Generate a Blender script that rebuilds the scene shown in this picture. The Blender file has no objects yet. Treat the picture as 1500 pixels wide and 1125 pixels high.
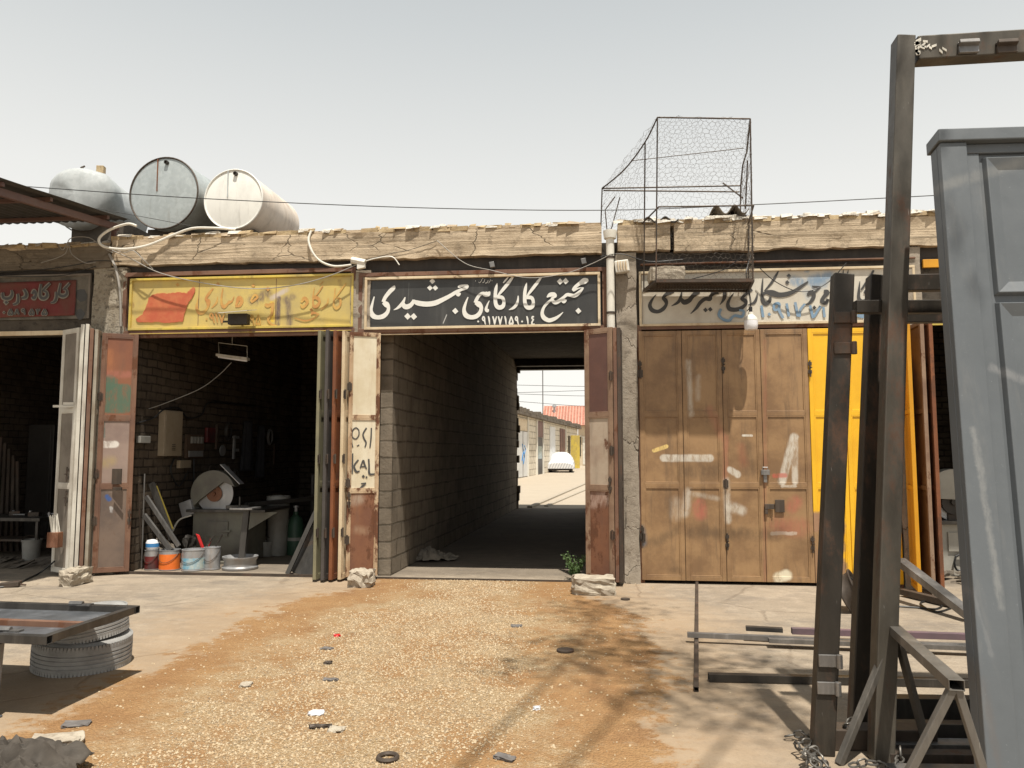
import bpy, math, random
import numpy as np
from mathutils import Vector, Matrix, noise as mn

random.seed(7)
R = math.radians
S = bpy.context.scene
COL = S.collection

# ------------------------------------------------------------------ camera, world, sun, exposure
F, YAW, PIT, CH, CD = 1127.0, R(6.0), R(4.95), 1.6, 9.65
cd = bpy.data.cameras.new('Camera')
cam = bpy.data.objects.new('Camera', cd)
COL.objects.link(cam)
cam.location = (0, -CD, CH)
cam.rotation_euler = (R(90) + PIT, 0, YAW)
cd.sensor_fit = 'HORIZONTAL'
cd.sensor_width = 36
cd.lens = 36 * F / 1500
cd.clip_start, cd.clip_end = 0.05, 3000
S.camera = cam

SUN = Vector((-0.125, 0.333, -1)).normalized()        # the way the light travels
w = bpy.data.worlds.new('World')
S.world = w
w.use_nodes = True
nt = w.node_tree
bg = nt.nodes['Background']
sky = nt.nodes.new('ShaderNodeTexSky')
sky.sky_type = 'NISHITA'
sky.sun_disc = False
sky.sun_elevation = math.asin(-SUN.z)
sky.sun_rotation = math.atan2(-SUN.x, -SUN.y)
sky.air_density, sky.dust_density, sky.ozone_density = 1.0, 6.0, 1.0
# pale dust haze over the sky: white towards the horizon, greyer above, darkened at the zenith to cut ambient light
tcw = nt.nodes.new('ShaderNodeTexCoord')
sxw = nt.nodes.new('ShaderNodeSeparateXYZ'); nt.links.new(tcw.outputs['Generated'], sxw.inputs[0])
hz = nt.nodes.new('ShaderNodeValToRGB'); nt.links.new(sxw.outputs[2], hz.inputs[0])
els = hz.color_ramp.elements
els[0].position, els[0].color = 0.0, (7.3, 7.1, 6.6, 1)
els[1].position, els[1].color = 0.31, (5.75, 5.75, 5.55, 1)
for pos, col in ((0.5, (4.2, 4.38, 4.4, 1)), (0.62, (3.4, 3.6, 3.7, 1)), (1.0, (2.1, 2.25, 2.35, 1))):
    e = els.new(pos); e.color = col
mxw = nt.nodes.new('ShaderNodeMix'); mxw.data_type = 'RGBA'; mxw.inputs[0].default_value = .97
nt.links.new(sky.outputs[0], mxw.inputs[6]); nt.links.new(hz.outputs[0], mxw.inputs[7])
nt.links.new(mxw.outputs[2], bg.inputs['Color'])
bg.inputs['Strength'].default_value = 0.115

sd = bpy.data.lights.new('Sun', 'SUN')
sd.energy, sd.angle, sd.color = 4.9, R(0.8), (1, .945, .85)
sun = bpy.data.objects.new('Sun', sd)
COL.objects.link(sun)
sun.rotation_euler = SUN.to_track_quat('-Z', 'Y').to_euler()
sun.location = (4, -12, 20)
S.view_settings.view_transform = 'Standard'
S.view_settings.look = 'None'
S.view_settings.exposure = 0.4
S.view_settings.gamma = 1.0

# ------------------------------------------------------------------ measuring helpers (photo pixel -> place)
def ray(px, py):
    x, y = (px - 750) / F, (562.5 - py) / F
    fz, ff = math.sin(PIT) + y * math.cos(PIT), math.cos(PIT) - y * math.sin(PIT)
    return Vector((x * math.cos(YAW) - ff * math.sin(YAW), x * math.sin(YAW) + ff * math.cos(YAW), fz))
CAM = Vector((0, -CD, CH))
def P(px, py, Y=0.0):
    r = ray(px, py); return CAM + r * ((Y + CD) / r.y)
def PX(px, py, X):
    r = ray(px, py); return CAM + r * (X / r.x)
def G(px, py, z=0.0):
    r = ray(px, py); return CAM + r * ((z - CH) / r.z)

# ------------------------------------------------------------------ object helpers
ORG = {}
def thing(name, label, cat, loc=(0, 0, 0), group=None):
    o = bpy.data.objects.new(name, None)
    o.empty_display_size = .1
    COL.objects.link(o)
    o.location = loc
    ORG[o] = Vector(loc)
    return tag(o, label, cat, group)
def tag(o, label, cat, group=None):
    o['label'] = label; o['category'] = cat
    if group: o['group'] = group
    return o

class MB:
    def __init__(s): s.v = []; s.f = []; s.m = []; s.cur = 0
    def add(s, vs, fs):
        o = len(s.v)
        s.v += [tuple(p) for p in vs]
        s.f += [tuple(i + o for i in f) for f in fs]
        s.m += [s.cur] * len(fs)
        return s
    def box(s, a, b):
        c = [(a[i] + b[i]) / 2 for i in range(3)]
        h = [abs(b[i] - a[i]) / 2 for i in range(3)]
        return s.obox(c, (h[0], 0, 0), (0, h[1], 0), (0, 0, h[2]))
    def obox(s, c, ax, ay, az):
        c, ax, ay, az = map(Vector, (c, ax, ay, az))
        if ax.cross(ay).dot(az) < 0: ax = -ax
        vs = [c + i * ax + j * ay + k * az for k in (-1, 1) for j in (-1, 1) for i in (-1, 1)]
        return s.add(vs, [(0, 2, 3, 1), (4, 5, 7, 6), (0, 1, 5, 4), (2, 6, 7, 3), (0, 4, 6, 2), (1, 3, 7, 5)])
    def bar(s, p, q, w, h=None, up=(0, 0, 1)):
        h = h or w; p = Vector(p); q = Vector(q); d = q - p
        u = Vector(up)
        if abs(d.normalized().dot(u)) > .98: u = Vector((0, 1, 0))
        x = d.cross(u).normalized(); z = x.cross(d).normalized()
        return s.obox((p + q) / 2, x * w / 2, d / 2, z * h / 2)
    def pipe4(s, p, q, w, h=None, t=.003, up=(0, 0, 1)):
        """hollow square section, open at both ends"""
        h = h or w; p = Vector(p); q = Vector(q); d = q - p; u = Vector(up)
        if abs(d.normalized().dot(u)) > .98: u = Vector((0, 1, 0))
        x = d.cross(u).normalized(); z = x.cross(d).normalized()
        o = len(s.v); vs = []
        for e in (p, q):
            for (a, b) in ((w / 2, h / 2), (w / 2 - t, h / 2 - t)):
                vs += [e - x * a - z * b, e + x * a - z * b, e + x * a + z * b, e - x * a + z * b]
        fs = []
        for i in range(4):
            j = (i + 1) % 4
            fs += [(i, j, 8 + j, 8 + i), (4 + j, 4 + i, 12 + i, 12 + j), (j, i, 4 + i, 4 + j), (8 + i, 8 + j, 12 + j, 12 + i)]
        return s.add(vs, fs)
    def tube(s, pts, r, n=6, caps=True, closed=False):
        pts = [Vector(p) for p in pts]; N = len(pts)
        rs = r if isinstance(r, (list, tuple)) else [r] * N
        vs = []; ref = None
        for i, p in enumerate(pts):
            if closed: d = pts[(i + 1) % N] - pts[i - 1]
            else: d = pts[min(i + 1, N - 1)] - pts[max(i - 1, 0)]
            d.normalize()
            if ref is None:
                ref = Vector((0, 0, 1)) if abs(d.z) < .9 else Vector((1, 0, 0))
            x = d.cross(ref)
            if x.length < 1e-4: x = d.orthogonal()
            x.normalize(); y = x.cross(d); ref = y
            for k in range(n):
                a = 2 * math.pi * k / n
                vs.append(p + (x * math.cos(a) + y * math.sin(a)) * rs[i])
        fs = []
        for i in range(N if closed else N - 1):
            a, b = i * n, ((i + 1) % N) * n
            for k in range(n):
                fs.append((a + k, a + (k + 1) % n, b + (k + 1) % n, b + k))
        if caps and not closed:
            fs += [tuple(range(n - 1, -1, -1)), tuple((N - 1) * n + k for k in range(n))]
        return s.add(vs, fs)
    def lathe(s, prof, o, n=24, axis=(0, 0, 1), caps=True):
        """prof: (radius, height along axis)"""
        o = Vector(o); a = Vector(axis).normalized(); x = a.orthogonal().normalized(); y = a.cross(x)
        vs = []
        for (r, h) in prof:
            for k in range(n):
                t = 2 * math.pi * k / n
                vs.append(o + a * h + (x * math.cos(t) + y * math.sin(t)) * r)
        fs = []
        for i in range(len(prof) - 1):
            for k in range(n):
                fs.append((i * n + k, i * n + (k + 1) % n, (i + 1) * n + (k + 1) % n, (i + 1) * n + k))
        if caps:
            fs += [tuple(range(n - 1, -1, -1)), tuple((len(prof) - 1) * n + k for k in range(n))]
        return s.add(vs, fs)
    def prism(s, front, back):
        n = len(front)
        return s.add(list(front) + list(back), [tuple(range(n)), tuple(range(2 * n - 1, n - 1, -1))] +
                     [(i, n + i, n + (i + 1) % n, (i + 1) % n) for i in range(n)])
    def build(s, name, mats, parent=None, smooth=False, bevel=0.0):
        o = mesh_obj(name, s.v, s.f, mats, parent, smooth)
        if isinstance(mats, (list, tuple)) and len(mats) > 1:
            o.data.polygons.foreach_set('material_index', s.m)
        if bevel:
            b = o.modifiers.new('Bevel', 'BEVEL'); b.width = bevel; b.segments = 2; b.limit_method = 'ANGLE'; b.angle_limit = R(40)
        return o
def mesh_obj(name, v, f, mats, parent=None, smooth=False):
    me = bpy.data.meshes.new(name)
    if parent is not None and ORG[parent].length:
        g = ORG[parent]; v = [(p[0] - g.x, p[1] - g.y, p[2] - g.z) for p in v]
    me.from_pydata(v, [], f)
    for m in (mats if isinstance(mats, (list, tuple)) else [mats]): me.materials.append(m)
    if smooth:
        me.polygons.foreach_set('use_smooth', [True] * len(me.polygons))
        try: me.set_sharp_from_angle(angle=R(38))
        except Exception: pass
    me.update()
    o = bpy.data.objects.new(name, me)
    COL.objects.link(o)
    if parent is not None:
        o.parent = parent; ORG[o] = ORG[parent]
    else:
        ORG[o] = Vector((0, 0, 0))
    return o
def copy_tree(o, parent=None):
    c = o.copy(); COL.objects.link(c)
    if parent is not None: c.parent = parent
    ORG[c] = ORG[o]
    for ch in list(o.children): copy_tree(ch, c)
    return c
def spline(pts, n=6):
    pts = [tuple(p) for p in pts]; out = []
    k = len(pts)
    for i in range(k - 1):
        p0, p1, p2, p3 = pts[max(i - 1, 0)], pts[i], pts[i + 1], pts[min(i + 2, k - 1)]
        for j in range(n):
            t = j / n
            out.append(tuple(.5 * (2 * b + (c - a) * t + (2 * a - 5 * b + 4 * c - d) * t * t + (3 * b - a - 3 * c + d) * t ** 3)
                             for a, b, c, d in zip(p0, p1, p2, p3)))
    out.append(pts[-1])
    return out
def sag(p, q, s, n=14):
    p, q = Vector(p), Vector(q)
    return [p.lerp(q, i / n) - Vector((0, 0, s * 4 * (i / n) * (1 - i / n))) for i in range(n + 1)]

# ------------------------------------------------------------------ material helpers
class N:
    def __init__(s, name):
        s.mat = bpy.data.materials.new(name); s.mat.use_nodes = True
        s.t = s.mat.node_tree; s.b = s.t.nodes['Principled BSDF']
        s.tc = s.t.nodes.new('ShaderNodeTexCoord')
        s.co = s.tc.outputs['Object']
    def n(s, typ, **kw):
        x = s.t.nodes.new('ShaderNode' + typ)
        for k, v in kw.items(): setattr(x, k, v)
        return x
    def link(s, a, b):
        if isinstance(a, (int, float, tuple, Vector)): b.default_value = a
        else: s.t.links.new(a, b)
    def mapv(s, sc=(1, 1, 1), loc=(0, 0, 0), rot=(0, 0, 0), co=None):
        m = s.n('Mapping'); s.link(co or s.co, m.inputs['Vector'])
        m.inputs['Scale'].default_value = sc; m.inputs['Location'].default_value = loc; m.inputs['Rotation'].default_value = rot
        return m.outputs[0]
    def noise(s, scale, detail=6, rough=.6, co=None, dist=0):
        x = s.n('TexNoise'); s.link(co or s.co, x.inputs['Vector'])
        x.inputs['Scale'].default_value = scale; x.inputs['Detail'].default_value = detail
        x.inputs['Roughness'].default_value = rough; x.inputs['Distortion'].default_value = dist
        return x.outputs['Fac']
    def vor(s, scale, feature='F1', co=None, out='Distance', rnd=1):
        x = s.n('TexVoronoi', feature=feature); s.link(co or s.co, x.inputs['Vector'])
        x.inputs['Scale'].default_value = scale; x.inputs['Randomness'].default_value = rnd
        return x.outputs[out]
    def rng(s, f, a, b, lo=0., hi=1.):
        x = s.n('MapRange', interpolation_type='SMOOTHSTEP'); s.link(f, x.inputs['Value'])
        x.inputs['From Min'].default_value = a; x.inputs['From Max'].default_value = b
        x.inputs['To Min'].default_value = lo; x.inputs['To Max'].default_value = hi
        return x.outputs[0]
    def m(s, op, a, b=0., c=0., clamp=False):
        x = s.n('Math', operation=op, use_clamp=clamp)
        s.link(a, x.inputs[0]); s.link(b, x.inputs[1]); s.link(c, x.inputs[2])
        return x.outputs[0]
    def mix(s, f, a, b, mode='MIX'):
        x = s.n('Mix', data_type='RGBA', blend_type=mode)
        s.link(f, x.inputs[0])
        for v, i in ((a, 6), (b, 7)):
            if isinstance(v, tuple): x.inputs[i].default_value = (*v[:3], 1)
            else: s.link(v, x.inputs[i])
        return x.outputs[2]
    def xyz(s, co=None):
        x = s.n('SeparateXYZ'); s.link(co or s.co, x.inputs[0]); return x.outputs
    def comb(s, a, b, c):
        x = s.n('CombineXYZ')
        for v, i in ((a, 0), (b, 1), (c, 2)): s.link(v, x.inputs[i])
        return x.outputs[0]
    def bump(s, h, strength=.3, dist=.01, chain=None):
        x = s.n('Bump'); x.inputs['Strength'].default_value = strength; x.inputs['Distance'].default_value = dist
        s.link(h, x.inputs['Height'])
        if chain is not None: s.link(chain, x.inputs['Normal'])
        return x.outputs[0]
    def stroke(s, a, b, r, soft=.5, wob=.035, broken=True):
        """mask of a capsule a-b in the X-Z plane (a, b points), distorted by noise"""
        if not hasattr(s, '_xz'):
            o = s.xyz()
            d1 = s.m('MULTIPLY', s.m('SUBTRACT', s.noise(9, 4, .7), .5), 1.0)
            d2 = s.m('MULTIPLY', s.m('SUBTRACT', s.noise(38, 4, .7), .5), .5)
            s._xz = (o[0], o[2], s.m('ADD', d1, d2))
        x, z, d = s._xz
        ax, az, bx, bz = a[0], a[2], b[0], b[2]
        dx, dz = bx - ax, bz - az; L = max(dx * dx + dz * dz, 1e-6)
        px = s.m('SUBTRACT', x, ax); pz = s.m('SUBTRACT', z, az)
        t = s.m('ADD', s.m('MULTIPLY', px, dx / L), s.m('MULTIPLY', pz, dz / L), clamp=True)
        qx = s.m('SUBTRACT', px, s.m('MULTIPLY', t, dx)); qz = s.m('SUBTRACT', pz, s.m('MULTIPLY', t, dz))
        q = s.m('SQRT', s.m('ADD', s.m('MULTIPLY', qx, qx), s.m('MULTIPLY', qz, qz)))
        q = s.m('ADD', q, s.m('MULTIPLY', d, wob * 2))
        k = s.rng(q, r * (1 - soft), r * (1 + soft * .6), 1, 0)
        if not broken: return k
        if not hasattr(s, '_brk'): s._brk = s.m('ADD', s.rng(s.noise(16, 6, .75, s.mapv((1, 1, .3))), .33, .58, .25, 1), 0.)
        return s.m('MULTIPLY', k, s._brk, clamp=True)
    def out(s, color, rough, metal=0., normal=None, spec=None):
        for v, k in ((color, 'Base Color'), (rough, 'Roughness'), (metal, 'Metallic')):
            if isinstance(v, tuple): s.b.inputs[k].default_value = (*v[:3], 1)
            else: s.link(v, s.b.inputs[k])
        if normal is not None: s.link(normal, s.b.inputs['Normal'])
        if spec is not None: s.b.inputs['Specular IOR Level'].default_value = spec
        return s.mat

def paint(name, base, alt=None, rust=.25, rustc=(.17, .065, .028), rust2=(.075, .035, .02), rough=.55, metal=0., streak=.35,
          streakc=(.10, .075, .055), speck=.5, speckc=None, marks=(), bump=.25, ns=2.2, fine=30):
    g = N(name)
    alt = alt or tuple(c * .7 for c in base)
    c = g.mix(g.rng(g.noise(ns, 8, .65), .35, .68), base, alt)
    st = g.rng(g.noise(9, 7, .65, g.mapv((1, 1, .12))), .52, .75)
    c = g.mix(g.m('MULTIPLY', st, streak), c, streakc)
    if speckc is None: speckc = tuple(min(1, x * 1.9 + .05) for x in base)
    c = g.mix(g.m('MULTIPLY', g.rng(g.noise(70, 5, .7), .64, .72), speck), c, speckc)
    rn = g.noise(4.3, 12, .72, g.mapv((1, 1, .55), (3, 7, 1)))
    th = .78 - rust * .45
    rm = g.rng(rn, th, th + .07)
    rc = g.mix(g.noise(fine, 6, .7), rust2, rustc)
    for (a, b, r, col, al, soft, *wb) in marks:
        k = g.stroke(a, b, r, soft, *(wb or (.02,)), broken=al < 1)
        c = g.mix(g.m('MULTIPLY', k, al), c, col)
    c = g.mix(rm, c, rc)
    h = g.m('ADD', g.m('MULTIPLY', g.noise(fine * 2, 5, .6), .35), g.m('SUBTRACT', g.m('MULTIPLY', g.noise(3, 3), .8), g.m('MULTIPLY', rm, .3)))
    rg = g.m('ADD', g.m('MULTIPLY', g.noise(14, 5), .3), g.m('ADD', rough - .15, g.m('MULTIPLY', rm, .25)))
    return g.out(c, rg, metal, g.bump(h, bump, .006))

def concrete(name, c1, c2, c3, scale=3, rough=.92, bump=.6, lines=0., cracks=.6, dist=.02):
    g = N(name)
    c = g.mix(g.rng(g.noise(scale, 9, .68), .33, .67), c1, c2)
    c = g.mix(g.m('MULTIPLY', g.rng(g.noise(scale * 2.7, 9, .75, g.mapv((1, 1, 1), (4, 2, 9))), .5, .66), .8), c, c3)
    c = g.mix(g.m('MULTIPLY', g.rng(g.noise(60, 5, .75), .55, .75), .55), c, tuple(x * .55 for x in c1))
    h = g.m('ADD', g.m('MULTIPLY', g.noise(scale * 2, 10, .7), 1.), g.m('MULTIPLY', g.noise(90, 4, .7), .25))
    if lines:
        l = g.noise(1, 6, .6, g.mapv((.5, .5, 16)))
        c = g.mix(g.m('MULTIPLY', g.rng(l, .52, .66), lines), c, tuple(x * .5 for x in c1))
        h = g.m('ADD', h, g.m('MULTIPLY', l, 1.2))
    if lines:
        pit = g.m('MULTIPLY', g.rng(g.noise(13, 8, .75, g.mapv((.55, 1, 2.6), (7, 1, 3))), .64, .70), .85)
        c = g.mix(pit, c, tuple(x * .22 for x in c1)); h = g.m('SUBTRACT', h, g.m('MULTIPLY', pit, 1.2))
    if cracks:
        v = g.vor(1.3, 'DISTANCE_TO_EDGE', g.mapv((1, 1, 1.4), co=g.mix(.12, g.co, g.n('TexNoise').outputs['Color'])))
        k = g.m('MULTIPLY', g.rng(v, 0.0, .012, 1, 0), g.rng(g.noise(1.7, 3), .45, .6))
        c = g.mix(g.m('MULTIPLY', k, cracks), c, (.03, .025, .02))
        h = g.m('SUBTRACT', h, g.m('MULTIPLY', k, .6))
    return g.out(c, rough, 0., g.bump(h, bump, dist), .2)

def blocks(name, axis, bw, bh, c1, c2, mortar, bump=.8, soot_shade=.5, ms=.014, offset=.5):
    g = N(name); o = g.xyz()
    u = o[1] if axis == 'y' else o[0]
    wob = g.m('MULTIPLY', g.m('SUBTRACT', g.noise(2.6, 4), .5), .05)
    co = g.comb(g.m('ADD', u, wob), g.m('ADD', o[2], wob), 0.)
    b = g.n('TexBrick', offset=offset); g.link(co, b.inputs['Vector'])
    for k, v in (('Scale', 1), ('Mortar Size', ms), ('Mortar Smooth', .3), ('Brick Width', bw), ('Row Height', bh), ('Bias', 0)): b.inputs[k].default_value = v
    b.inputs['Color1'].default_value = (*c1, 1); b.inputs['Color2'].default_value = (*c2, 1); b.inputs['Mortar'].default_value = (*mortar, 1)
    c = g.mix(g.m('MULTIPLY', g.rng(g.noise(3.5, 9, .7), .42, .66), .5), b.outputs['Color'], tuple(x * 1.35 for x in c1))
    c = g.mix(g.m('MULTIPLY', g.rng(g.noise(1.1, 7, .65), .45, .7), soot_shade), c, tuple(x * .35 for x in c1))
    c = g.mix(g.m('MULTIPLY', g.rng(g.noise(70, 4, .7), .55, .75), .4), c, tuple(x * .4 for x in c1))
    h = g.m('SUBTRACT', g.m('MULTIPLY', g.noise(28, 7, .7), .45), b.outputs['Fac'])
    return g.out(c, .95, 0., g.bump(h, bump, .02), .15)

def plain(name, col, rough=.6, metal=0., var=.35, ns=6, bump=.12, alt=None):
    g = N(name)
    c = g.mix(g.m('MULTIPLY', g.rng(g.noise(ns, 8, .65), .35, .7), var), col, alt or tuple(x * .45 for x in col))
    c = g.mix(g.m('MULTIPLY', g.rng(g.noise(ns * 9, 5, .7), .6, .75), var * .7), c, tuple(min(1, x * 1.6 + .02) for x in col))
    rg = g.m('ADD', g.m('MULTIPLY', g.noise(ns * 3, 5), .3), rough - .15)
    return g.out(c, rg, metal, g.bump(g.noise(ns * 6, 6), bump, .004))

def mill_steel(name, base=(.085, .078, .07), rust=.25, rough=.45, metal=.55):
    g = N(name)
    c = g.mix(g.rng(g.noise(2.5, 9, .7, g.mapv((1, 1, .35))), .35, .7), base, tuple(x * .5 for x in base))
    c = g.mix(g.m('MULTIPLY', g.rng(g.noise(6, 8, .7, g.mapv((1, 1, .1))), .5, .75), .6), c, tuple(x * 1.9 for x in base))
    rm = g.rng(g.noise(5, 12, .75, g.mapv((1, 1, .5), (2, 4, 8))), .72 - rust * .4, .86 - rust * .4)
    c = g.mix(g.m('MULTIPLY', rm, .75), c, g.mix(g.noise(40, 5, .7), (.055, .028, .016), (.13, .06, .03)))
    scr = g.rng(g.noise(55, 3, .6, g.mapv((1.6, 1.6, .12), rot=(.2, .3, .1))), .72, .78)
    c = g.mix(g.m('MULTIPLY', scr, .5), c, (.45, .43, .40))
    rg = g.m('ADD', g.m('MULTIPLY', g.noise(9, 6), .3), g.m('ADD', rough - .15, g.m('MULTIPLY', rm, .3)))
    return g.out(c, rg, g.m('MULTIPLY', g.m('SUBTRACT', 1., rm), metal), g.bump(g.noise(45, 6, .7), .15, .003))

# ------------------------------------------------------------------ materials of the setting
def ground_mat():
    g = N('ground'); o = g.xyz()
    # central strip of dirt and gravel leading to the passage, worn into the old concrete
    e1 = g.noise(.8, 5, .6); e2 = g.noise(6, 6, .7)
    hw = g.rng(o[1], -2.6, -.2, 1.86, 1.25)
    d = g.m('SUBTRACT', g.m('ABSOLUTE', g.m('ADD', o[0], 1.45)), hw)
    d = g.m('ADD', d, g.m('ADD', g.m('MULTIPLY', g.m('SUBTRACT', e1, .5), 1.1), g.m('MULTIPLY', g.m('SUBTRACT', e2, .5), 1.5)))
    front = g.rng(o[1], -.06, .0, 1, 0)
    dirt = g.m('MULTIPLY', g.rng(d, -.10, .16, 1, 0), front)
    pale = g.m('MULTIPLY', g.rng(d, -.95, -.25, 1, 0), front)
    # concrete
    c = g.mix(g.rng(g.noise(.9, 9, .65), .32, .68), (.33, .272, .205), (.25, .205, .155))
    c = g.mix(g.m('MULTIPLY', g.rng(g.noise(4.5, 10, .72), .45, .7), .75), c, (.39, .325, .25))
    c = g.mix(g.m('MULTIPLY', g.rng(g.noise(2.3, 10, .75, g.mapv((.45, 1.2, 1), (5, 1, 0))), .55, .72), .6), c, (.135, .11, .088))
    c = g.mix(g.m('MULTIPLY', g.rng(g.noise(48, 7, .85), .48, .72), .75), c, (.125, .098, .074))
    c = g.mix(g.m('MULTIPLY', g.rng(g.noise(100, 4, .85), .58, .68), .75), c, (.54, .46, .35))
    c = g.mix(g.m('MULTIPLY', g.rng(g.noise(1.9, 6, .7, g.mapv(loc=(9, 4, 0))), .68, .8), .55), c, (.07, .058, .05))
    wv = g.n('TexNoise'); wv.inputs['Scale'].default_value = 2.5; wv.inputs['Detail'].default_value = 5; g.link(g.co, wv.inputs['Vector'])
    v = g.vor(.42, 'DISTANCE_TO_EDGE', g.mix(.16, g.co, wv.outputs['Color']))
    crack = g.m('MULTIPLY', g.rng(v, 0, .007, 1, 0), g.rng(g.noise(.7, 3), .42, .55))
    c = g.mix(g.m('MULTIPLY', g.rng(g.noise(1.3, 10, .78, g.mapv((.7, 1.3, 1), (2, 7, 0))), .47, .63), .62), c, (.165, .142, .118))
    c = g.mix(g.m('MULTIPLY', g.rng(g.noise(7, 9, .8, g.mapv((.8, 1.4, 1), (1, 3, 0))), .57, .66), .5), c, (.11, .092, .075))
    c = g.mix(g.m('MULTIPLY', g.rng(g.noise(9, 9, .8, g.mapv(loc=(4, 3, 0))), .58, .68), .45), c, (.42, .36, .28))
    c = g.mix(g.m('MULTIPLY', crack, .4), c, (.12, .09, .065))
    # dust blown on the slab near the dirt
    c = g.mix(g.m('MULTIPLY', g.rng(d, 0., 1.5, .55, 0.), front), c, (.33, .225, .13))
    # sooty shop floors and passage, deepening indoor shade mixed into the colour
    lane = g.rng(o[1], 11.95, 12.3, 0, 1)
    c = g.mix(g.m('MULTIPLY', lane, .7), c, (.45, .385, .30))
    soot_shade = g.m('MULTIPLY', g.rng(o[1], .05, .5, 0, 1), g.rng(o[1], 11.9, 12.0, 1, 0))
    c = g.mix(g.m('MULTIPLY', soot_shade, g.rng(o[1], .6, 4., .45, .7)), c, (.085, .07, .055))
    # orange dirt, pale grit
    dc = g.mix(g.rng(g.noise(2.2, 9, .7), .35, .66), (.33, .195, .09), (.275, .15, .066))
    dc = g.mix(g.m('MULTIPLY', g.rng(g.noise(1.1, 6, .7, g.mapv(loc=(3, 8, 0))), .52, .7), .55), dc, (.19, .10, .05))
    dc = g.mix(g.m('MULTIPLY', g.rng(g.noise(85, 4, .75), .56, .7), .6), dc, (.50, .36, .19))
    pc = g.mix(g.rng(g.noise(3, 8, .7), .35, .65), (.38, .265, .145), (.31, .21, .105))
    st = g.vor(75, 'F1', out='Color')
    pv = g.n('SeparateColor'); g.link(st, pv.inputs[0])
    pc = g.mix(g.m('MULTIPLY', g.rng(pv.outputs[0], .25, .8), .75), pc, (.50, .40, .265))
    pc = g.mix(g.m('MULTIPLY', g.rng(g.vor(75, 'DISTANCE_TO_EDGE'), 0, .16, 1, 0), .55), pc, (.20, .125, .06))
    patch = g.rng(g.noise(1.5, 8, .7, g.mapv(loc=(1, 2, 0))), .40, .58)
    dc = g.mix(g.m('MULTIPLY', pale, patch), dc, pc)
    col = g.mix(dirt, c, dc)
    h1 = g.m('ADD', g.m('MULTIPLY', g.noise(18, 8, .7), .4), g.m('ADD', g.m('MULTIPLY', g.noise(120, 4, .7), .18), g.m('MULTIPLY', crack, -.5)))
    h2 = g.m('ADD', g.m('MULTIPLY', g.vor(75, 'F1'), -1.1), g.m('MULTIPLY', g.noise(5, 8, .7), 1.6))
    h = g.m('ADD', g.m('MULTIPLY', h1, g.m('SUBTRACT', 1, dirt)), g.m('MULTIPLY', h2, dirt))
    return g.out(col, .93, 0., g.bump(h, .9, .014), .2)

M = {}
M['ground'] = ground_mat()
M['parapet'] = concrete('parapet_concrete', (.55, .44, .31), (.42, .335, .235), (.26, .205, .145), 2.4, bump=1., lines=.85, cracks=.7)
M['pillar'] = concrete('pillar_concrete', (.36, .31, .25), (.27, .23, .18), (.17, .14, .11), 3.2, bump=.9, cracks=.6)
M['rough_plaster'] = concrete('rough_plaster', (.44, .39, .31), (.33, .28, .21), (.07, .06, .05), 7, bump=1.2, cracks=.3, dist=.04)
M['coping'] = concrete('coping_brick', (.47, .37, .22), (.37, .27, .16), (.22, .165, .11), 5, bump=.7, cracks=0)
M['coping_white'] = concrete('coping_plaster', (.72, .68, .60), (.58, .53, .45), (.12, .10, .08), 6, bump=1.2, cracks=.5)
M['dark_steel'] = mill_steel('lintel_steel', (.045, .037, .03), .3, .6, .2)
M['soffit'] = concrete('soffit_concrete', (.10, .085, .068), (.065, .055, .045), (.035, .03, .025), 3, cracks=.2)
M['block_y'] = blocks('passage_blocks', 'y', .42, .215, (.215, .18, .138), (.18, .15, .114), (.10, .083, .062), soot_shade=.5)
M['brick_y'] = blocks('shop_bricks', 'y', .24, .115, (.115, .09, .066), (.075, .058, .044), (.035, .028, .022), bump=1., soot_shade=.7, ms=.012)
M['brick_x'] = blocks('back_wall_bricks', 'x', .24, .115, (.07, .056, .043), (.05, .04, .03), (.025, .02, .016), bump=1., soot_shade=.8)
M['rust_frame'] = paint('rusty_frame_paint', (.19, .10, .06), (.13, .065, .042), rust=.55, rough=.7, streak=.5)
M['cream_frame'] = paint('cream_frame_paint', (.66, .55, .38), (.52, .40, .25), rust=.4, rough=.6, streak=.4, streakc=(.30, .16, .08))
M['yellow_frame'] = paint('yellow_frame_paint', (.62, .47, .08), (.45, .34, .10), rust=.3, rough=.6, streak=.5)
M['cable_black'] = plain('black_cable', (.015, .015, .015), .5)
M['cable_grey'] = plain('grey_cable', (.30, .28, .25), .6)
M['white_pipe'] = plain('white_plastic_pipe', (.72, .69, .61), .45, var=.25)
M['mill'] = mill_steel('dark_mill_steel')
M['mill2'] = mill_steel('rusting_mill_steel', (.085, .065, .05), .5, .6, .35)
M['grey_steel'] = mill_steel('bright_steel', (.26, .25, .24), .12, .45, .7)
M['white_paint'] = paint('chalky_white_paint', (.66, .63, .56), (.52, .48, .41), rust=.22, streak=.4)
M['glass_white'] = plain('opal_plastic', (.8, .8, .82), .3, var=.1)

# ------------------------------------------------------------------ ground
gm_ = MB(); q = 1500.
gm_.add([(-q, -q, 0), (q, -q, 0), (q, q, 0), (-q, q, 0)], [(0, 1, 2, 3)])
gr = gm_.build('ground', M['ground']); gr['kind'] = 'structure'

# ------------------------------------------------------------------ the workshop row
bld = thing('workshop_building', 'long single storey concrete workshop row with folding steel doors and a dark drive-through passage', 'building')
rng = random.Random(3)

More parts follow.
